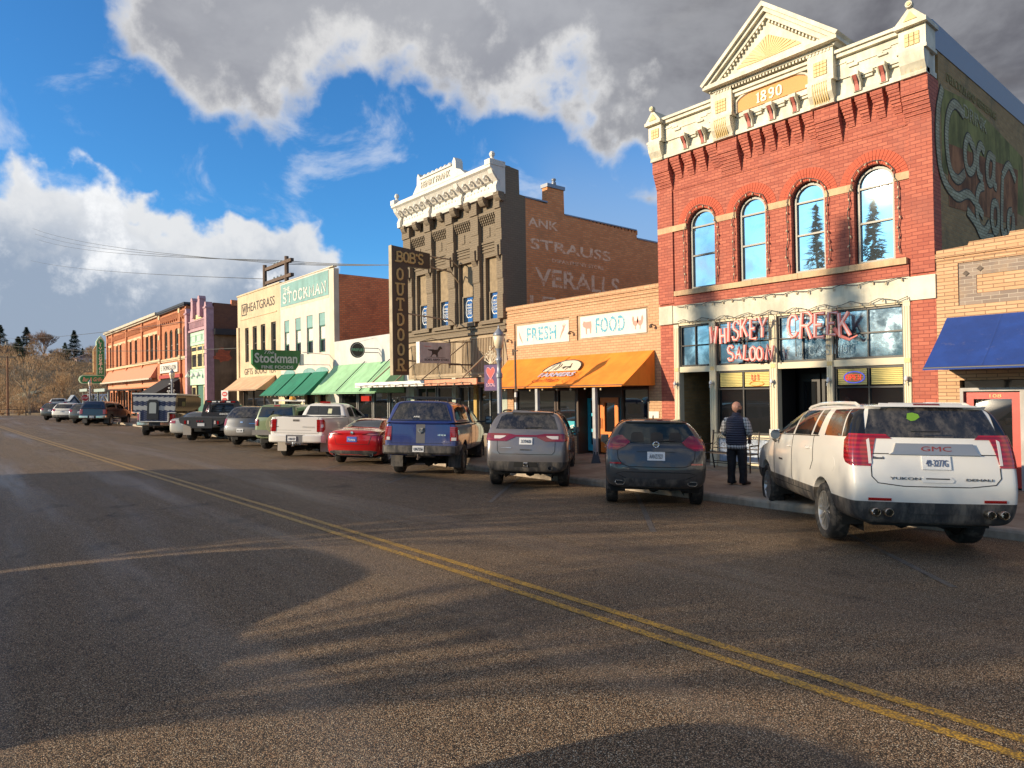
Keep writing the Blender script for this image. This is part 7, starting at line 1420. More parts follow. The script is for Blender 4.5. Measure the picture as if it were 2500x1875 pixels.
car.patch('hi_vis_vest', 'rear', [(-.27, 1.76), (-.25, 1.83), (-.19, 1.84), (-.12, 1.82), (-.11, 1.78), (-.17, 1.74), (-.22, 1.73)], mat('lime_fabric', (.12, .26, .02), .8), .009); car.patch('fuel_door', 'left', arcp(-.45, 1.12, .10, .10, 0, 360, 16)[:-1], WHP, .004, .006)
# ---- dark charcoal crossover
CHP = paint_car('charcoal_paint', (.022, .0225, .024), .3, .1, .42, (.085, .08, .078), .9)
P = dict(W=.955, R=.37, wb=2.825, tw=.235, zs=.40, clad=.60, cladm=CHP, paint=CHP, arch=.06,
    st=st_suv(-.92, 3.80, .955, 1.22, 1.66, .68, 1.05, .90, 2.35, 1.25), rear=[(.4, .04), (.55, -.06), (.72, -.07), (.85, .02), (1.1, .0), (1.25, .06), (1.45, .28), (1.64, .42)], front=[(.4, 0), (1.3, 0)], bul=.14,
    side_glass=[[(1.95, 1.18), (.98, 1.20), (.95, 1.55), (1.2, 1.55)], [(.90, 1.20), (.05, 1.24), (.1, 1.52), (.88, 1.56)], [(-.02, 1.25), (-.42, 1.36), (-.2, 1.47), (.0, 1.50)]],
    rear_glass=[(-.52, 1.23), (.52, 1.23), (.70, 1.40), (.60, 1.58), (.4, 1.615), (-.4, 1.615), (-.60, 1.58), (-.70, 1.40)], rglass=mat('clear_dark_glass', (.010, .016, .017), .05, Specular_IOR_Level=.5),
    lights=[('corner', [(.31, 1.25), (.27, 1.17), (.16, 1.10), (-.05, 1.11), (-.12, 1.14), (-.36, 1.27), (-.34, 1.31), (-.1, 1.27), (.03, 1.36), (.10, 1.37)], TLD, .014), ('corner', [(.24, 1.19), (.16, 1.13), (.0, 1.14), (-.12, 1.18), (.0, 1.20)], TLR, .019)],
    patches=[('reflector', 'rear', rect(-.85, -.64, .84, .87), TLR, .012), ('reflector', 'rear', rect(.64, .85, .84, .87), TLR, .012), ('garnish', 'rear', [(-.35, 1.08), (.35, 1.08), (.30, 1.14), (-.30, 1.14)], CHP, .025), ('diffuser', 'rear', [(-.52, .44), (.52, .44), (.60, .58), (-.60, .58)], CLAD, .008), ('spoiler', 'rear', [(-.62, 1.60), (-.4, 1.64), (.4, 1.64), (.62, 1.60), (.6, 1.655), (-.6, 1.655)], CHP, .03), ('brake_light', 'rear', rect(-.14, .14, 1.632, 1.65), TLD, .04)],
    lines=[('rear', [(-.72, 1.12), (-.70, .95), (-.62, .84), (-.5, .80), (.5, .80), (.62, .84), (.70, .95), (.72, 1.12)]), ('rear', [(-.55, .58), (-.74, .66), (-.6, .70), (.6, .70), (.74, .66), (.55, .58)]), ('sides', [(.93, 1.2), (.95, .5)])],
    plate=(0, 1.0, .32, .16, 'AANZ7527', LETD), platem=mat('plate_frame_white', (.62, .62, .62), .5), mirror=(1.72, 1.20), handles=((1.1, 1.05, CHP), (.2, 1.08, CHP)))
root, car = suv('parked_suv', 'dark charcoal crossover with angled dark red lights and a round badge beside the white SUV', 'crossover', -8.67, 11.0, 40.5, P)
mb = MB(); c = car.at('rear', 0, 1.20, .02); mb.tube([c + Vector((.052 * math.cos(t), 0, .052 * math.sin(t))) for t in [2 * math.pi * i / 16 for i in range(17)]], .011, 5); mb.tube([c - Vector((.07, 0, 0)), c + Vector((.07, 0, 0))], .012, 5); mb.build('badge', CHR, root)
for sg in (-1, 1): mb = MB(); c = car.at('rear', sg * .66, .50, .015); mb.tube([c + Vector(v) for v in ((-.085, 0, .0), (-.075, 0, .04), (.075, 0, .035), (.085, 0, -.0), (.06, 0, -.035), (-.06, 0, -.035), (-.085, 0, 0))], .010, 6); mb.build('exhaust_trim', CHR, root); mb = MB(); mb.box(c.x - .07, c.x + .07, c.y, c.y + .03, c.z - .03, c.z + .03); mb.build('exhaust_opening', GAP, root)
mb = MB(); mb.tube([car.at('rear', 0, 1.26, .02), car.at('rear', .35, 1.28, .02)], .010, 5); mb.build('wiper', BLACK, root)
m_ = mat('seat_dark', (.01, .01, .01), .8)
for x in (-.34, .02, .36): mb = MB(); c = car.at('rear', x, 1.30, .009); car.patch('headrest', 'rear', [(x - .12, 1.25), (x + .12, 1.25), (x + .11, 1.40 if x else 1.34), (x + .07, 1.43 if x else 1.36), (x - .07, 1.43 if x else 1.36), (x - .11, 1.40 if x else 1.34)], m_, .008)
mb = MB(); c = car.at('top', 0, .35, 0); mb.prism([(c.y - .06, c.z - .01), (c.y + .08, c.z - .01), (c.y - .04, c.z + .06)], 'x', -.012, .012); mb.build('roof_antenna', BLACK, root)
# ---- silver grey SUV with full width light bar
GRP = paint_car('silver_grey_paint', (.17, .155, .155), .25, .5, .32, (.17, .15, .13), .8)
P = dict(W=.965, R=.385, wb=3.04, tw=.265, zs=.40, clad=.64, paint=GRP, arch=.065,
    st=st_suv(-.97, 4.12, .965, 1.33, 1.78, .74, 1.18, .92, 2.75, 1.5), rear=[(.4, .03), (.6, -.06), (.8, -.04), (1.1, .0), (1.33, .08), (1.6, .30), (1.76, .38)], front=[(.4, 0), (1.3, 0)], bul=.09,
    side_glass=[[(2.3, 1.27), (1.25, 1.30), (1.2, 1.67), (1.5, 1.67)], [(1.15, 1.30), (.25, 1.33), (.28, 1.68), (1.12, 1.69)], [(.15, 1.34), (-.45, 1.38), (-.38, 1.62), (.15, 1.67)]],
    rear_glass=[(-.72, 1.38), (.72, 1.38), (.62, 1.66), (.50, 1.72), (-.50, 1.72), (-.62, 1.66)], rglass=CGLD,
    lights=[('corner', [(-.22, 1.14), (.05, 1.10), (.40, 1.10), (.53, 1.19), (.53, 1.245), (.38, 1.275), (.05, 1.275), (-.24, 1.25)], TLD, .014), ('corner', [(-.1, 1.13), (.05, 1.115), (.38, 1.115), (.42, 1.14), (-.1, 1.16)], TLR, .018), ('rear', [(.50, 1.19), (.60, 1.155), (.74, 1.155), (.74, 1.225), (.46, 1.225)], TLW, .02)],
    patches=[('light_bar', 'rear', [(-.33, 1.205), (.33, 1.205), (.33, 1.245), (-.33, 1.245)], TLD, .014), ('handle', 'rear', rect(-.13, .11, .90, .925), CLAD, .02), ('hitch_recess', 'rear', [(-.28, .52), (.28, .52), (.26, .63), (-.26, .63)], GAP, .006), ('badge', 'rear', rect(-.60, -.34, .945, .96), CHR, .008), ('spoiler', 'rear', [(-.60, 1.72), (.60, 1.72), (.58, 1.775), (-.58, 1.775)], GRP, .06)],
    lines=[('rear', [(-.67, 1.10), (-.66, .88), (-.60, .81), (.60, .81), (.66, .88), (.67, 1.10)]), ('sides', [(1.2, 1.3), (1.22, .5)]), ('sides', [(.2, 1.33), (.25, .9)])],
    plate=(0, 1.105, .30, .15, '33960', LETD), mirror=(2.02, 1.28), handles=((1.4, 1.12, GRP), (.45, 1.14, GRP)), mirm=BLACK)
root, car = suv('parked_suv', 'silver grey SUV', 'SUV', -12.45, 11.05, 42.2, P); root['label'] = 'silver grey SUV with full width red light bar, between blue pickup and charcoal crossover'; durango = root
mb = MB(); mb.tube([car.at('rear', 0, .575, .01) + Vector(v) for v in ((-.045, 0, -.04), (.045, 0, -.04), (.045, 0, .04), (-.045, 0, .04), (-.045, 0, -.04))], .012, 5); mb.build('tow_receiver', CHR, root)
mb = MB(); mb.lathe([(.06, .1), (.06, -.03), (.05, -.03), (.05, .08), (.001, .08)], (.56, car.at('rear', .56, .5).y, .50), 12, 'y', cap=False); mb.build('exhaust_tip', DKGREY, root); mb = MB(); mb.tube([car.at('rear', -.02, 1.40, .02), car.at('rear', .36, 1.41, .02)], .010, 5); mb.build('wiper', BLACK, root)
for sg in (-1, 1): P_ = [car.at('top', sg * .62, y, .035) for y in (-.2, .4, 1.0, 1.5)]; mb = MB(); mb.tube([P_[0] - Vector((0, .1, .03))] + P_, .020, 6); mb.build('roof_rail', BLACK, root)
o_ = car.patch('window_banner_reflection', 'rear', [(.02, 1.42), (.40, 1.42), (.42, 1.52), (.02, 1.54)], mat('teal_banner', (.03, .3, .32), .6), .008)
bpy.data.objects.remove(o_)
# ---- pickups
def pickup(name, label, X, Y, deg, P):
    g = P.get; root = vehicle(name, label, 'pickup truck', X, Y, deg, dz=g('dz', 0)); W, R, wb_, tw = P['W'], P['R'], P['wb'], P['tw']; zb, zt = P['zb'], P['zt']; yr, yf = P['yr'], P['yf']; pm = P['paint']; yc0, yc1 = P['cab']; zs = g('zs', .58)
    ws = [(sx * (W - tw / 2 - .01), y) for y in (0, wb_) for sx in (-1, 1)]
    cuts = [('w', s1 * (W - .34), s1 * (W + .3), y, R + .02, R + .10) for s1 in (-1, 1) for y in (0, wb_)]
    if g('open_bed'): cuts.append(('b', -W + .14, W - .14, yr + .10, yc0 - .06, zb - .52, zb + .5))
    st = [(yr, W * .955, zb - .06, zb - .015, W - .10), (yr + .04, W * .99, zb - .06, zb, W - .08), (yr + .5, W, zb - .06, zb, W - .08), (yc0 - .15, W, zb - .06, zb, W - .08), (yc0 + .2, W, zb - .07, zb, W - .08), (yc1 - .5, W, zb - .09, zb - .03, W - .09), (yc1 + .1, W * .99, zb - .14, zb - .07, W - .12), (yf - .5, W * .97, zb - .2, zb - .13, W - .18), (yf - .06, W * .93, zb - .3, zb - .22, W - .24), (yf, W * .86, zb - .36, zb - .3, W - .3)]
    low = shell(st, [(.5, .0), (zb, .03)], [(.5, 0)], .02, .12, zs, 2, cuts, .3)
    cs = [(yc0, W * .86, zb + .05, zt - .06, W - .30, ), (yc0 + .05, W * .93, zb + .05, zt - .02, W - .27), (yc0 + .4, W * .95, zb + .05, zt, W - .26), (yc1 - 1.35, W * .95, zb + .05, zt, W - .26), (yc1 - .95, W * .95, zb + .03, zt - .06, W - .28), (yc1 - .4, W * .94, zb, (zt + zb) / 2 + .02, W - .22), (yc1, W * .92, zb - .06, zb + .0, W - .16)]
    cabm = shell(cs, [(zb, -.10), (zt, .10)], [(zb, 0)], .03, .06, zb - .12, 2, (), .4)
    link('body', setmat(low, pm), root); link('cab', setmat(cabm, pm), root); bodies = [low, cabm]
    if g('topper'):
        tp = [(yr + .02, W - .08, zb + .06, zt + .02, W - .26), (yr + .08, W - .05, zb + .06, zt + .05, W - .23), (yr + .5, W - .04, zb + .06, zt + .06, W - .22), (yc0 - .3, W - .04, zb + .06, zt + .04, W - .22), (yc0 - .06, W - .06, zb + .06, zt + .0, W - .24)]
        tm = shell(tp, [(zb, -.03), (zt, .20)], [(zb, 0)], .03, .02, zb - .02, 2, (), .4); link('topper', setmat(tm, g('topm', pm)), root); bodies.append(tm)
    car = Car(root, bodies)
    for (x, y) in ws: wheel(root, x, y, R, tw, g('rr', R * .58), g('rim', ALUD), g('spokes', 8), style='wide')
    liners(root, [(x, y, R + .03) for x, y in ws], .30); under(root, yr + .2, wb_ + .4, .42, .50, .12)
    mb = MB(); mb.tube([(-W + .3, 0, R), (W - .3, 0, R)], .06, 8); mb.lathe([(.03, -.16), (.17, -.08), (.17, .08), (.03, .16)], (-.05, 0, R), 10, 'y'); mb.tube([(.4, -.9, .5), (.45, 1.5, .55)], .06, 6); mb.build('rear_axle', GAP, root)
    car.patch('rear_window', 'rear', P['cab_glass'], CGL, .005, .01) if g('cab_glass') else None
    for poly in P['side_glass']:
        for v in ('left', 'right'): car.patch('side_window', v, poly, CGL, .005, .01)
    # bumper as a real bar
    bm_ = P['bumper']; z0, z1 = P['bz']; mb = MB(); ybp = yr - .16
    prof = [(ybp + .20, z0), (ybp + .03, z0 + .02), (ybp, z0 + .06), (ybp, z1 - .03), (ybp + .03, z1), (ybp + .20, z1)]
    for s1 in (-1, 1):
        V = []
        xs_ = [(.30 if g('dropbump') else 0, 0), (.55, 0), (.80, .01), (.93, .05), (1.0, .16)]
        for fx, dy in xs_: V += [(s1 * fx * (W + .02), y + dy, z) for y, z in prof]
        mb.add(V, [(i * 6 + j, i * 6 + j + 1, (i + 1) * 6 + j + 1, (i + 1) * 6 + j) for i in range(4) for j in range(5)] + [(0, 1, 2, 3, 4, 5), (24, 29, 28, 27, 26, 25)])
    mb.build('bumper', bm_, root, auto=35)
    mb = MB(); mb.prism([(ybp + .02, z1 + .005), (yr + .05, z1 + .005), (yr + .05, z0 + .05), (ybp + .06, z0 - .02), (ybp + .03, z0 + .02)], 'x', -.32, .32); mb.build('step_plate', g('stepm', CLAD), root)
    mb = MB(); mb.tube([(0, ybp - .04, z0 - .06), (0, ybp + .4, z0 - .06)], .035, 6); mb.tube([(-.4, ybp + .2, z0 - .04), (.4, ybp + .2, z0 - .04)], .035, 6); mb.lathe([(.001, .09), (.024, .08), (.028, .06), (.02, .03), (.02, -.03)], (0, ybp - .08, z0 - .06), 8); mb.tube([(0, ybp - .16, z0 - .09), (0, ybp, z0 - .09)], .03, 6); mb.build('tow_hitch', CHR if g('open_bed') else RUST, root)
    x, z, w, h, t = P['plate']; mb = MB(); mb.box(x - w / 2, x + w / 2, ybp - .012, ybp + .0, z - h / 2, z + h / 2); pl = mb.build('licence_plate', PLATE, root); txt('plate_text', t, (x - w * .4, ybp - .016, z - h * .28), EX, EZ, w * .8, h * .5, LETD, pl)
    lp = P['lamp']
    for sg in (-1, 1): car.patch('tail_light', 'cl' if sg < 0 else 'cr', lp, TLR, .016, .03, .04)
    if g('lampw'):
        for sg in (-1, 1): car.patch('reverse_light', 'rear', [(sg * a, z) for a, z in P['lampw']], TLW, .026, .02, .06)
    xg = g('gate', .80); car.line('tailgate_gap', 'rear', [(-xg, zb - .03), (-xg, z1 + .06), (xg, z1 + .06), (xg, zb - .03)], r=.006)
    for v in ('left', 'right'):
        car.line('panel_gap', v, [(yc0 - .06, zb), (yc0 - .06, .62)], r=.008)
        for yy in P['doors']: car.line('panel_gap', v, [(yy, zb + .02), (yy, .66)], r=.005)
    for sg in (-1, 1):
        mb = MB(); x = sg * (W - .06 - tw / 2); mb.box(x - tw * .62, x + tw * .62, -R - .16, -R - .145, .22, .66); mb.build('mud_flap', g('flapm', CLAD), root) if g('flaps', True) else None
        y, z = P['mirror']; mb = MB(); mb.smooth = False; mb.box(-.11, .11, -.045, .045, -.12, .14) if g('tow_mirror') else mb.box(-.09, .09, -.04, .04, -.08, .09); mm = mb.build('wing_mirror', g('mirm', BLACK), root); mm.location = (sg * (W + (.30 if g('tow_mirror') else .16)), y, z); mb = MB(); mb.box(-.08, .08, -.052, -.046, -.06, .12) if g('tow_mirror') else mb.box(-.07, .07, -.047, -.041, -.06, .07); mb.build('mirror_glass', DIMGLASS, mm); mb = MB(); mb.tube([(0, 0, -.02), (-sg * (.36 if g('tow_mirror') else .2), 0, -.04)], .03, 6); mb.build('mirror_arm', BLACK, mm)
    return root, car
BLU = paint_car('deep_blue_paint', (.012, .028, .155), .26, .3, .28, (.17, .155, .15), 1.25)
P = dict(W=1.0, R=.42, wb=3.56, tw=.27, yr=-1.22, yf=4.45, cab=(1.20, 3.35), zb=1.43, zt=1.96, topper=True, paint=BLU, bumper=CLAD, bz=(.60, .84), plate=(-.02, .76, .30, .16, 'UA7556'), stepm=CLAD,
    cab_glass=None, side_glass=[[(2.95, 1.38), (2.0, 1.42), (1.95, 1.80), (2.35, 1.80)], [(1.85, 1.42), (1.35, 1.43), (1.38, 1.78), (1.85, 1.81)], [(-1.0, 1.54), (.9, 1.54), (.85, 1.86), (-.85, 1.90)]],
    lamp=[(.06, .98), (.06, 1.33), (.29, 1.34), (.29, .97)], lampside=[(0, .98), (.10, .98), (.10, 1.33), (0, 1.33)], lampw=[(.83, .98), (.975, .98), (.975, 1.06), (.83, 1.06)], doors=(1.92, 3.0), mirror=(2.65, 1.45), tow_mirror=True)
root, car = pickup('parked_pickup', 'blue pickup with matching topper and black bumper, beside the silver grey SUV', -16.25, 10.65, 44, P); ramtruck = root
car.patch('topper_window', 'rear', [(-.80, 1.52), (.80, 1.52), (.62, 1.93), (.50, 1.96), (-.50, 1.96), (-.62, 1.93)], CGLD, .006, .01); car.line('window_seal', 'rear', [(-.82, 1.50), (.82, 1.50), (.63, 1.95), (.5, 1.975), (-.5, 1.975), (-.63, 1.95)], BLACK, .012, close=True)
car.text('badge', '4X4', .46, 1.10, .22, .045, CHR, .01, bold=.05); car.text('window_sticker', 'ARE', -.20, 1.58, .17, .04, INKW, .01); car.patch('handle_panel', 'rear', [(-.12, .90), (.12, .90), (.12, 1.40), (-.12, 1.40)], mat('blue_grey_dust', (.10, .10, .11), .7), .003, .003)
mb = MB(); c = car.at('rear', 0, 1.24, .02); mb.prism([(c.x + a, c.z + b) for a, b in ((-.075, .07), (.075, .07), (.075, -.02), (0, -.085), (-.075, -.02))], 'y', c.y - .01, c.y + .01); mb.tube([c + Vector(v) for v in ((-.06, -.012, .05), (-.03, -.012, -.02), (0, -.014, -.06), (.03, -.012, -.02), (.06, -.012, .05), (.02, -.014, .02), (-.02, -.014, .02), (-.06, -.012, .05))], .012, 5); mb.build('badge', mat('dusty_chrome', (.35, .33, .30), .4, .8), root)
car.line('topper_seam', 'left', [(-1.2, 1.45), (1.1, 1.45)], GAP, .012); car.line('topper_seam', 'right', [(-1.2, 1.45), (1.1, 1.45)], GAP, .012)
rk = MB()
for y in (-.55, .75): z = car.at('top', 0, y).z + .09; rk.tube([(-.72, y, z), (.72, y, z)], .022, 6); rk.tube([(-.6, y, z), (-.6, y, z - .12)], .03, 6); rk.tube([(.6, y, z), (.6, y, z - .12)], .03, 6)
rk.build('roof_rack', BLACK, root)
WH2 = paint_car('white_truck_paint', (.62, .60, .56), .12, 0., .3, (.40, .33, .26), .8)
P = dict(W=1.0, R=.41, wb=3.7, tw=.27, yr=-1.17, yf=4.6, cab=(1.25, 3.45), zb=1.46, zt=1.95, open_bed=True, paint=WH2, bumper=WH2, bz=(.55, .83), plate=(-.08, .70, .31, .16, '4-81327'), stepm=mat('grey_chrome_bumper', (.32, .32, .33), .3, .7), flapm=mat('dusty_flap', (.36, .32, .28), .9), rim=ALU, dropbump=True,
    cab_glass=[(-.70, 1.50), (.70, 1.50), (.60, 1.84), (-.60, 1.84)], side_glass=[[(3.05, 1.40), (2.05, 1.43), (2.0, 1.80), (2.4, 1.80)], [(1.9, 1.43), (1.45, 1.45), (1.48, 1.79), (1.9, 1.81)]],
    lamp=[(.02, 1.04), (.02, 1.30), (.09, 1.37), (.29, 1.37), (.29, .94), (.12, .94)], lampside=[(0, .98), (.16, 1.02), (.16, 1.3), (0, 1.36)], lampw=[(.90, 1.08), (.985, 1.12), (.985, 1.20), (.90, 1.20)], doors=(1.97, 3.1), mirror=(2.75, 1.45))
root, car = pickup('parked_pickup', 'white pickup with open bed and hexagonal red tail lights beside the red sedan', -23.9, 10.45, 42.3, P)
car.patch('tailgate_handle', 'rear', rect(-.13, .10, 1.30, 1.37), CLAD, .012); car.text('badge', 'TUNDRA', .20, 1.08, .46, .05, mat('embossed_white', (.55, .52, .46), .4), .008, bold=.03); car.patch('badge', 'rear', rect(-.80, -.66, 1.10, 1.12), LETD, .006); car.line('tailgate_crease', 'rear', [(-.72, .99), (.55, .99)], GAP, .004)
car.line('bed_cap', 'rear', [(-.88, 1.465), (.88, 1.465)], BLACK, .022, .0); mb = MB(); mb.box(-.20, .20, 1.30, 1.36, 1.95, 2.02); mb.build('cab_brake_light', TLR, root)
car.patch('window_sticker', 'rear', rect(.17, .32, 1.56, 1.74), mat('pale_yellow_card', (.55, .55, .35), .7), .009); car.line('window_divider', 'rear', [(-.24, 1.5), (-.24, 1.84)], BLACK, .01, .004); car.line('window_divider', 'rear', [(.12, 1.5), (.12, 1.84)], BLACK, .01, .004)
# navy pickup with topper, seen more from its side
NAV = paint_car('navy_black_paint', (.012, .016, .035), .2, .3, .3, (.08, .07, .06), .9)
P = dict(W=1.0, R=.42, wb=3.7, tw=.28, yr=-1.17, yf=4.6, cab=(1.25, 3.45), zb=1.38, zt=1.92, topper=True, paint=NAV, bumper=CHR, bz=(.60, .82), plate=(0, .72, .32, .16, '6-4410'), dropbump=True, rim=ALU, spokes=6, cab_glass=None, side_glass=[[(3.0, 1.36), (2.0, 1.39), (1.95, 1.76), (2.35, 1.76)], [(1.85, 1.39), (1.35, 1.4), (1.38, 1.76), (1.85, 1.77)], [(-1.0, 1.46), (.9, 1.46), (.85, 1.8), (-.85, 1.83)]],
    lamp=[(.02, .96), (.02, 1.30), (.29, 1.32), (.29, .94)], lampside=[(0, .96), (.16, .96), (.14, 1.3), (0, 1.3)], doors=(1.92, 3.0), mirror=(2.7, 1.42))
root, car = pickup('parked_pickup', 'dark navy pickup with topper and split chrome bumper left of the camper truck', -64.3, 10.1, 60, P); car.patch('topper_window', 'rear', [(-.78, 1.46), (.78, 1.46), (.62, 1.72), (-.62, 1.72)], CGL, .006, .01)
# ---- red sedan
REDP_ = paint_car('bright_red_paint', (.50, .008, .010), .04, .25, .2, (.3, .12, .1), .6)
st = [(-1.03, .80, .95, 1.06, .62), (-.97, .87, .98, 1.10, .68), (-.75, .895, 1.0, 1.115, .70), (-.35, .90, 1.0, 1.13, .70), (.15, .90, .99, 1.30, .62), (.60, .90, .98, 1.42, .56), (1.2, .90, .96, 1.455, .57), (1.8, .90, .95, 1.40, .56), (2.35, .90, .93, 1.15, .66), (2.7, .90, .90, 1.02, .68), (3.3, .87, .78, .88, .66), (3.60, .78, .66, .74, .55), (3.68, .68, .60, .66, .45)]
P = dict(W=.90, R=.335, wb=2.69, tw=.225, zs=.30, paint=REDP_, arch=.055, st=st, rear=[(.3, .06), (.5, -.01), (.75, -.04), (.95, .0), (1.08, -.04), (1.12, .0)], front=[(.3, 0), (1, 0)], bul=.13, lead=.5,
    side_glass=[[(2.0, 1.0), (1.1, 1.03), (1.1, 1.36), (1.45, 1.34)], [(1.03, 1.03), (.25, 1.06), (.5, 1.31), (1.03, 1.37)]], rear_glass=None,
    lights=[('corner', [(-.25, 1.0), (-.2, 1.04), (.1, 1.045), (.4, 1.03), (.58, .985), (.58, .965), (.2, .94), (0, .94)], TLD, .012), ('rear', [(.45, .975), (.84, .965), (.84, .99), (.5, .99)], mat('lit_lamp_pink', (.7, .25, .22), .2), .018)],
    patches=[('diffuser', 'rear', [(-.72, .30), (.72, .30), (.78, .44), (.6, .47), (-.6, .47), (-.78, .44)], CLAD, .01), ('diffuser_trim', 'rear', rect(-.5, .5, .325, .345), CHR, .018)], lines=[('rear', [(-.60, .93), (-.52, .66), (.52, .66), (.60, .93)]), ('sides', [(1.06, 1.0), (1.05, .4)])],
    plate=(0, .82, .31, .16, 'Montana', INKW), platem=mat('blue_plate', (.04, .10, .42), .5), mirror=(1.85, 1.03), handles=((1.2, .90, REDP_), (.35, .92, REDP_)))
root, car = suv('parked_car', 'bright red sedan with twin round exhausts between the white and the blue pickup', 'car', -20.35, 10.75, 43, P); root['category'] = 'sedan'
car.patch('rear_window', 'top', [(-.58, -.28), (.58, -.28), (.50, .50), (-.50, .50)], CGL, .006, .01)
for sg in (-1, 1): mb = MB(); c = car.at('rear', sg * .60, .345, .0); mb.lathe([(.06, .1), (.06, -.03), (.048, -.03), (.048, .06), (.001, .06)], tuple(c), 14, 'y', cap=False); mb.build('exhaust_tip', CHR, root)
mb = MB(); c = car.at('rear', 0, 1.02, .012); mb.lathe([(.001, -.01), (.05, -.008), (.05, .01)], tuple(c), 14, 'y', cap=False); mb.build('badge', CHR, root); mb = MB(); c = car.at('top', 0, .75, 0); mb.tube([c, c + Vector((0, -.08, .16))], .008, 5); mb.build('antenna', BLACK, root)
# ---- older dark grey SUV
OGP = paint_car('old_grey_paint', (.028, .029, .032), .10, .1, .42, (.12, .115, .11), .9); BMP = paint_car('grey_bumper_paint', (.10, .10, .105), .3, .2, .45)
P = dict(W=.93, R=.37, wb=2.95, tw=.25, zs=.45, clad=.84, cladm=BMP, paint=OGP, arch=.07, st=st_suv(-1.0, 3.9, .93, 1.25, 1.74, .70, 1.15, .90, 2.6, 1.4), rear=[(.4, .0), (.7, -.08), (.84, -.06), (.88, .03), (1.25, .06), (1.7, .42)], front=[(.4, 0)], bul=.13,
    side_glass=[[(2.2, 1.22), (1.2, 1.24), (1.15, 1.64), (1.45, 1.64)], [(1.1, 1.24), (.2, 1.26), (.2, 1.66), (1.08, 1.66)], [(.1, 1.27), (-.6, 1.29), (-.42, 1.6), (.1, 1.65)]], rear_glass=[(-.76, 1.24), (.76, 1.24), (.60, 1.66), (.4, 1.69), (-.4, 1.69), (-.60, 1.66)], rglass=CGLD,
    lights=[('corner', [(-.12, .92), (-.12, 1.2), (.16, 1.2), (.18, .90)], TLR, .012)], patches=[('badge', 'rear', rect(-.06, .06, 1.03, 1.09), CHR, .01), ('badge', 'rear', rect(.35, .62, 1.0, 1.02), CHR, .008)], plate=(-.02, .70, .30, .15, 'ID 73K', LETD), mirror=(1.95, 1.25), dz=.03)
root, car = suv('parked_suv', 'older dark grey SUV with lighter bumper, between flatbed truck and green off roader', 'SUV', -31.1, 10.95, 42, P); mb = MB(); mb.tube([car.at('rear', -.05, 1.26, .02), car.at('rear', .35, 1.27, .02)], .01, 5); mb.build('wiper', BLACK, root)
for sg in (-1, 1): P_ = [car.at('top', sg * .58, y, .03) for y in (-.2, .5, 1.1)]; mb = MB(); mb.tube(P_, .02, 5); mb.build('roof_rail', BLACK, root)
# ---- green off roader with spare wheel and light bar
JGP = paint_car('olive_green_paint', (.10, .14, .055), .15, .1, .4)
P = dict(W=.90, R=.40, wb=2.65, tw=.27, zs=.48, paint=JGP, arch=.08, st=st_suv(-.85, 3.4, .90, 1.28, 1.84, .74, 1.18, .96, 2.4, 1.5), rear=[(.4, .0), (1.25, .02), (1.8, .16)], front=[(.4, 0)], bul=.04,
    side_glass=[[(2.0, 1.24), (1.1, 1.27), (1.1, 1.7), (1.5, 1.7)], [(1.0, 1.27), (.2, 1.28), (.2, 1.74), (1.0, 1.74)], [(.1, 1.29), (-.6, 1.3), (-.5, 1.72), (.1, 1.74)]], rear_glass=[(-.74, 1.32), (.74, 1.32), (.64, 1.74), (-.64, 1.74)], rglass=CGL, lights=[('rear', [(.72, .98), (.84, .98), (.84, 1.24), (.72, 1.24)], TLR, .03)], patches=[('brake_light', 'rear', rect(-.13, .13, 1.76, 1.81), TLR, .02)], mirror=(2.0, 1.3), dz=.04)
root, car = suv('parked_suv', 'green boxy off roader with spare wheel cover and roof light bar behind the white pickup', 'off roader', -27.55, 10.95, 42, P)
mb = MB(); mb.smooth = True; c = car.at('rear', .12, 1.06); mb.lathe([(.001, -.26), (.36, -.25), (.39, -.22), (.39, .02)], tuple(c), 24, 'y', cap=False); sp = mb.build('spare_wheel_cover', mat('olive_vinyl', (.14, .15, .08), .7), root, auto=40)
txt('cover_lettering', 'L&R', (c.x - .20, c.y - .27, c.z - .10), EX, EZ, .38, .22, mat('tan_lettering', (.5, .4, .25), .7), sp); mb = MB(); mb.box(-.86, .86, -1.05, -.90, .62, .82); mb.build('bumper', BMP, root)
mb = MB(); mb.box(-.70, .70, .30, .38, 1.98, 2.05); mb.tube([(-.62, .34, 1.84), (-.62, .34, 2.0)], .02, 5); mb.tube([(.62, .34, 1.84), (.62, .34, 2.0)], .02, 5); mb.build('light_bar', WHITE, root); mb = MB(); mb.lathe([(.14, 0), (.13, .08), (.08, .13), (.001, .13)], (.15, .34, 2.05), 10); mb.build('amber_beacon', mat('amber_lens', (.8, .35, .03), .3), root)
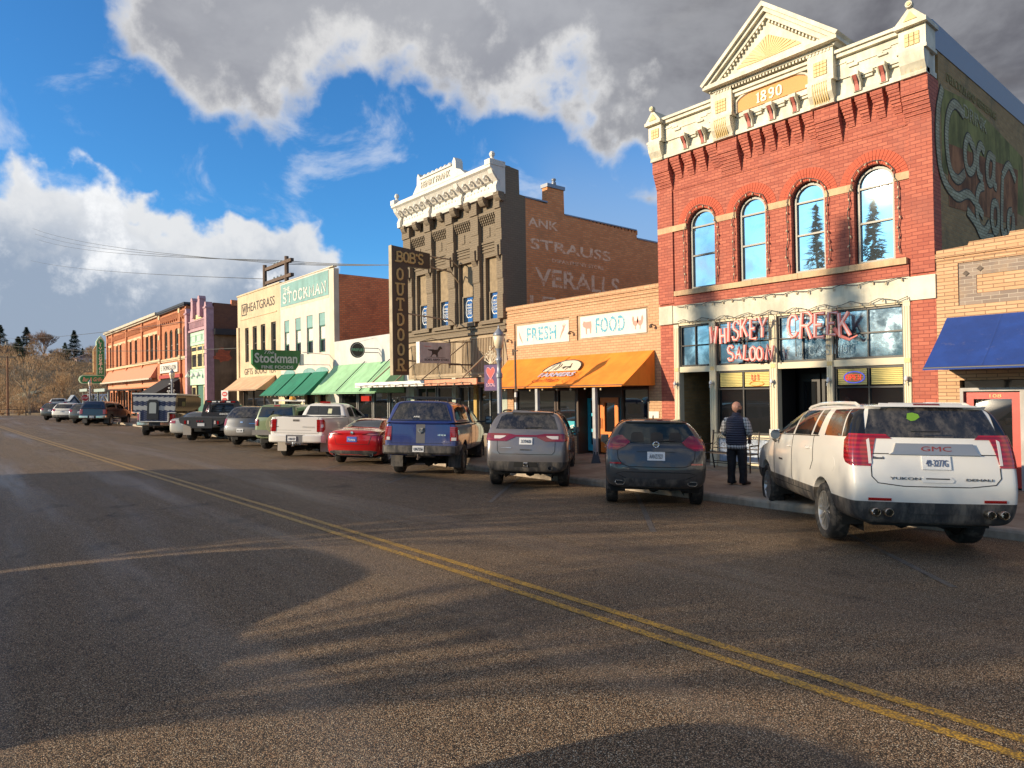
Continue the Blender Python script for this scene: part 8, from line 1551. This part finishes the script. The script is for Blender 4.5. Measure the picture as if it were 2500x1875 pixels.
# ---- black flatbed work truck
FBK = paint_car('black_truck_paint', (.014, .016, .02), .1, .1, .4, (.08, .075, .07), 1.0); root = vehicle('flatbed_truck', 'black flatbed work truck with headache rack full of emergency lights', 'flatbed truck', -35.6, 10.5, 54, dz=.05); fb_ = root
for s1 in (-1, 1): wheel(root, s1 * .98, 0, .42, .30, .24, ALUD, 8, style='wide'); wheel(root, s1 * .90, 3.9, .41, .27, .24, ALUD, 8, style='wide')
cab = shell([(1.35, .80, 1.30, 1.82, .66), (1.42, .90, 1.30, 1.88, .70), (2.0, .93, 1.28, 1.90, .70), (2.7, .93, 1.26, 1.82, .68), (3.2, .93, 1.24, 1.45, .74), (3.6, .93, 1.16, 1.25, .78), (4.6, .90, 1.05, 1.14, .74), (4.9, .82, .9, .98, .6)], [(1, 0), (1.9, .08)], [(1, 0)], .03, .1, .55, 2, [('w', s1 * .62, s1 * 1.2, 3.9, .42, .50) for s1 in (-1, 1)]); link('cab', setmat(cab, FBK), root); car = Car(root, [cab])
for v in ('left', 'right'): car.patch('side_window', v, [(3.0, 1.28), (1.7, 1.3), (1.75, 1.75), (2.5, 1.74)], CGL, .006)
car.patch('rear_window', 'rear', [(-.6, 1.35), (.6, 1.35), (.55, 1.76), (-.55, 1.76)], CGL, .006)
mb = MB(); mb.box(-1.06, 1.06, -1.45, 1.25, 1.08, 1.18); mb.box(-.50, .50, -1.50, -1.44, .66, 1.10); mb.prism([(-1.06, 1.08), (-.5, 1.08), (-.5, .72), (-1.0, .90)], 'y', -1.49, -1.44); mb.prism([(.5, 1.08), (1.06, 1.08), (1.0, .90), (.5, .72)], 'y', -1.49, -1.44); mb.box(.82, 1.05, -1.40, -.6, .55, 1.08); mb.box(.82, 1.05, .55, 1.2, .55, 1.08); mb.box(-1.05, -.82, .55, 1.2, .55, 1.08); mb.build('flat_bed', mat('dusty_black_steel', (.03, .032, .036), .6, .3), root)
mb = MB(); mb.prism([(-1.02, 1.18), (1.02, 1.18), (.86, 1.95), (.80, 2.02), (-.80, 2.02), (-.86, 1.95)], 'y', 1.20, 1.28, [[(-.84, 1.40), (-.66, 1.88), (-.62, 1.40)], [(-.56, 1.40), (-.56, 1.86), (.60, 1.86), (.60, 1.40)]]); mb.build('headache_rack', FBK, root)
mb = MB()
for k in range(5): mb.box(-.55, .59, 1.22, 1.25, 1.45 + k * .09, 1.47 + k * .09)
mb.build('rack_louvre', BLACK, root)
for k, x in enumerate((-.62, -.38, -.06, .02, .34, .58)):
    mb = MB(); mb.box(x - (.10 if k in (0, 1, 4, 5) else .12), x + (.10 if k in (0, 1, 4, 5) else .12), 1.165, 1.20, 1.91, 1.97); mb.build('emergency_light', (TLR, INKW, INKW, TLR, INKW, TLR)[k], root)
txt('rack_lettering', 'RANCH HAND', (-.1, 1.19, 1.26), EX, EZ, .8, .10, INKW, root, bold=.03, shear=.2)
mb = MB(); 
for x in (-.10, .02, .14): mb.lathe([(.001, -.02), (.035, -.015), (.035, 0)], (x - .1, -1.50, 1.0), 8, 'y', cap=False)
mb.build('marker_light', TLR, root)
for s1 in (-1, 1):
    for k in range(2): mb = MB(); mb.box(s1 * (.62 + .14 * k) - .04, s1 * (.62 + .14 * k) + .04, -1.505, -1.49, .86 + .0, 1.02); mb.build('tail_light', TLR if k else TLW, root)
    mb = MB(); mb.box(s1 * .98 - .19, s1 * .98 + .19, -.66, -.64, .30, 1.07); mb.build('mud_flap', mat('dusty_flap'), root)
mb = MB(); mb.box(-.18, .14, -1.515, -1.50, .76, .90); mb.build('licence_plate', PLATE, root); mb = MB(); mb.box(-.4, .4, -1.3, 3.5, .50, .68); mb.tube([(-.9, 0, .42), (.9, 0, .42)], .07, 8); mb.tube([(0, -1.6, .58), (0, -1.2, .58)], .05, 6); mb.build('chassis', GAP, root)
# ---- silver sedan, mostly hidden
SLP = paint_car('dull_silver_paint', (.22, .215, .205), .25, .4, .4)
P = dict(W=.88, R=.32, wb=2.65, tw=.21, zs=.32, paint=SLP, arch=.055, st=[(a, b * .98, c, d, e) for a, b, c, d, e in st], rear=[(.3, .0), (1.1, .03)], front=[(.3, 0), (1, 0)], bul=.10, lead=.5, side_glass=[[(2.0, 1.0), (1.1, 1.03), (1.1, 1.36), (1.45, 1.34)], [(1.03, 1.03), (.25, 1.06), (.5, 1.31), (1.03, 1.37)]],
    lights=[('corner', [(-.16, .84), (-.16, .98), (.40, .98), (.40, .82)], TLR, .012)], plate=(0, .82, .3, .15, '6-2219', LETD), mirror=(1.85, 1.03))
root, car = suv('parked_car', 'dull silver sedan tucked between the camper truck and the flatbed truck', 'sedan', -39.3, 10.6, 52, P); car.patch('rear_window', 'top', [(-.58, -.28), (.58, -.28), (.50, .50), (-.50, .50)], CGL, .006, .01)
# ---- pickup camper
def wavy(s, p):
    x, y, z = s.sep(s.node('ShaderNodeTexCoord').outputs['Object']); w = s.m('SINE', (x + y) * 22. + s.m('SINE', z * 55.) * 1.4); b = s.m('SINE', z * 12.6 + .24); k = s.smooth(w * .35 + b, -.15, .15) * s.smooth(z, 1.38, 1.42); k = s.m('MAXIMUM', k, s.smooth(w, .75, .95) * .3)
    s.put(p.inputs['Base Color'], s.mix(k, (.014, .022, .065), (.42, .41, .39))); s.put(p.inputs['Roughness'], .4)
def wavyt(s, p):
    x, y, z = s.sep(s.node('ShaderNodeTexCoord').outputs['Object']); w = s.m('SINE', (x + y) * 15. + s.m('SINE', z * 45.) * 1.6); b = s.m('SINE', z * 9 + 1.); k = s.smooth(w * .6 + b, -.3, .4); s.put(p.inputs['Base Color'], s.mix(k, (.055, .045, .03), (.26, .20, .12)))
NVT = paint_car('dark_truck_paint', (.014, .016, .021), .07, .3, .4)
P = dict(W=1.0, R=.41, wb=3.7, tw=.27, yr=-1.17, yf=4.6, cab=(1.25, 3.45), zb=1.38, zt=1.90, paint=NVT, bumper=CHR, bz=(.58, .80), plate=(-.5, .70, .01, .01, '1'), dropbump=True, rim=ALUD, cab_glass=None, side_glass=[[(3.05, 1.36), (2.05, 1.39), (2.0, 1.76), (2.4, 1.76)]], lamp=[(.02, .94), (.02, 1.24), (.29, 1.26), (.29, .92)], lampside=[(0, .94), (.16, .94), (.16, 1.24), (0, 1.24)], doors=(1.97, 3.1), mirror=(2.75, 1.42), flaps=False)
root, car = pickup('camper_truck', 'dark pickup carrying a pop up camper with wavy navy and white pattern', -43.8, 10.1, 60, P); root['category'] = 'camper truck'
CPM = mat('wavy_camper_pattern', (.3, .3, .3), .4, fn=wavy); mb = MB(); mb.prism([(-1.08, 1.36), (-.72, 1.36), (-.72, .86), (.72, .86), (.72, 1.36), (1.08, 1.36), (1.12, 2.36), (-1.12, 2.36)], 'y', -1.48, -1.30); mb.build('camper_rear_wall', CPM, root)
mb = MB(); mb.prism([(-1.30, 1.42), (2.9, 1.42), (3.9, 1.75), (3.9, 2.2), (3.3, 2.34), (-1.30, 2.34)], 'x', -1.10, 1.10); mb.build('camper_side', mat('tan_camper_pattern', (.2, .15, .1), .5, fn=wavyt), root)
mb = MB(); mb.box(-1.17, 1.17, -1.52, 3.4, 2.36, 2.44); mb.box(-1.12, -.72, -1.50, -1.30, 1.33, 1.37); mb.box(.72, 1.12, -1.50, -1.30, 1.33, 1.37); mb.box(-.76, -.72, -1.50, -1.30, .84, 1.37); mb.box(.72, .76, -1.50, -1.30, .84, 1.37); mb.box(-.76, .76, -1.50, -1.30, .82, .86); mb.build('camper_edge_trim', WHITE, root)
mb = MB(); mb.prism([(-.36, .95), (.24, .95), (.24, 1.95), (.14, 2.08), (-.26, 2.08), (-.36, 1.95)], 'y', -1.53, -1.48); d = mb.build('camper_door', DKGREY, root); mb = MB(); mb.prism([(-.24, 1.30), (.12, 1.30), (.12, 1.86), (.06, 1.92), (-.18, 1.92), (-.24, 1.86)], 'y', -1.545, -1.53); mb.build('door_window', mat('frosted_pane', (.36, .38, .36), .4), d)
mb = MB(); mb.box(1.10, 1.11, -1.0, .55, 1.70, 2.20); w_ = mb.build('camper_window', GAP, root); mb = MB(); mb.box(1.11, 1.115, -.2, .45, 1.72, 1.98); mb.build('curtain', mat('olive_curtain', (.12, .13, .06), .8), w_)
# ---- far vehicles
P = dict(W=1.0, R=.38, wb=2.86, tw=.25, zs=.45, clad=.68, paint=paint_car('cream_white_paint', (.66, .62, .54), .15, 0., .35), arch=.07, st=st_suv(-1.05, 3.9, 1.0, 1.28, 1.76, .74, 1.15, .90, 2.6, 1.4), rear=[(.4, .0), (.9, -.05), (1.25, .06), (1.7, .42)], front=[(.4, 0)], bul=.1, side_glass=[[(2.2, 1.22), (1.2, 1.24), (1.15, 1.64), (1.45, 1.64)], [(1.1, 1.24), (.2, 1.26), (.2, 1.66), (1.08, 1.66)], [(.1, 1.27), (-.6, 1.29), (-.42, 1.6), (.1, 1.65)]], rear_glass=[(-.78, 1.28), (.78, 1.28), (.66, 1.68), (-.66, 1.68)], rglass=CGLD,
    lights=[('corner', [(-.26, 1.10), (-.22, 1.24), (.10, 1.24), (.30, 1.2), (.30, 1.02), (0, 1.04)], TLR, .012)], patches=[('chrome_strip', 'rear', rect(-.6, .6, 1.10, 1.125), DKGREY, .01)], plate=(0, 1.0, .3, .15, '6-1188', LETD), mirror=(1.95, 1.25))
r1, car = suv('parked_suv', 'cream white SUV with sweeping red tail lights near the far end of the row', 'SUV', -76.1, 9.5, 56, P)
P2 = dict(P); P2['paint'] = OGP; P2['clad'] = None; P2['patches'] = ()
BKP = paint_car('black_green_paint', (.005, .006, .006), .03, .0, .4); P2['paint'] = BKP
r2, car = suv('parked_suv', 'black SUV squeezed between the cream white SUV and the navy pickup', 'SUV', -70.4, 10.1, 56, P2); r3 = dup(r2, (-84.2, 9.4, .03), 'black SUV farthest away, left of the cream white SUV')
r4 = dup(r2, (.55, 15.0 - 2.2, -.03), 'dark SUV cut off by the right edge behind the big white SUV'); r4.location = (.35, 12.6, -.07); r4.rotation_euler = (yukon.rotation_euler.x, yukon.rotation_euler.y, math.radians(44))
r5 = dup(r1, (-121, 15.0, -.1), 'white SUV parked beyond the cross street by the green roofed house', rz=math.radians(95)); r6 = dup(r1, (-118.5, 13.6, .6), 'white van roof rising above the cream white SUV', rz=math.radians(80), scale=(1.1, 1.1, .95))
r7 = dup(r2, (-37.7, 13.9, -.0), 'tan car nose'); 
for o in [r7] + [c for c in bpy.data.objects if c.parent == r7]: pass
def rm(o):
    for c in [c for c in bpy.data.objects if c.parent == o]: rm(c)
    bpy.data.objects.remove(o)
rm(r7)
# ---- across the street, behind the camera: they cast the long shadows and show in the shop windows
dup(r1, (-10.7, -2.6, .06), 'cream white SUV parked across the street, seen only as a reflection and a shadow', rz=math.radians(-90))  # vehicle copy added out of view to cast the lower left road shadow
dup(durango, (-3.3, -4.2, .05), 'silver grey SUV parked across the street near the viewer, seen only as a shadow', rz=0, scale=(1, 1, 1.2))  # taller vehicle copy added out of view to shade the lower right road
shd = thing('shadow_block', 'low gabled brick building across the street seen as a shadow and in reflections', 'building'); m = MB(); m.prism([(-27.5, -.1), (-27.2, 2.0), (-25.0, 3.55), (-23.3, 4.25), (-18.4, 4.55), (-15.3, 3.6), (-14.2, 1.9), (-14.1, -.1)], 'y', -7.8, -6.2); m.build('wall', ORBRICK, shd); m = MB(); m.prism([(-27.4, 2.05), (-25.05, 3.62), (-23.3, 4.33), (-18.3, 4.63), (-15.2, 3.68), (-14.1, 1.95), (-14.1, 2.1), (-15.15, 3.8), (-18.3, 4.75), (-23.35, 4.45), (-25.1, 3.75), (-27.5, 2.2)], 'y', -8.0, -6.0); m.build('roof', DKGREY, shd)  # unseen added block, profile fitted to the road shadow band it casts
conifer('tall_fir', 'tall fir across the street reflected in the rightmost arched window', (-18.6, -14, 0), 61, 15.0, 4.2, (.02, .04, .018), 2400, .22, group=None); conifer('tall_fir', 'second tall fir across the street reflected in the third arched window', (-22.6, -14.5, 0), 62, 15.5, 4.0, (.02, .04, .018), 2200, .22)
bare_tree('bare_tree', 'leafless street tree across the street whose branches shade the parked cars', 'tree', (-15.5, -9.5, 0), 63, 9.5, BARK2, spread=.6, depth=5, fork=4, r0=.17); bare_tree('bare_tree', 'second leafless street tree across the street, by the camera side', 'tree', (-11.2, -12.0, 0), 64, 9.0, BARK2, spread=.62, depth=5, fork=4, r0=.16)
bare_tree('bare_tree', 'third leafless street tree across the street, farther right', 'tree', (-4.5, -9.0, 0), 65, 8.0, BARK2, spread=.65, depth=5, fork=4, r0=.15)
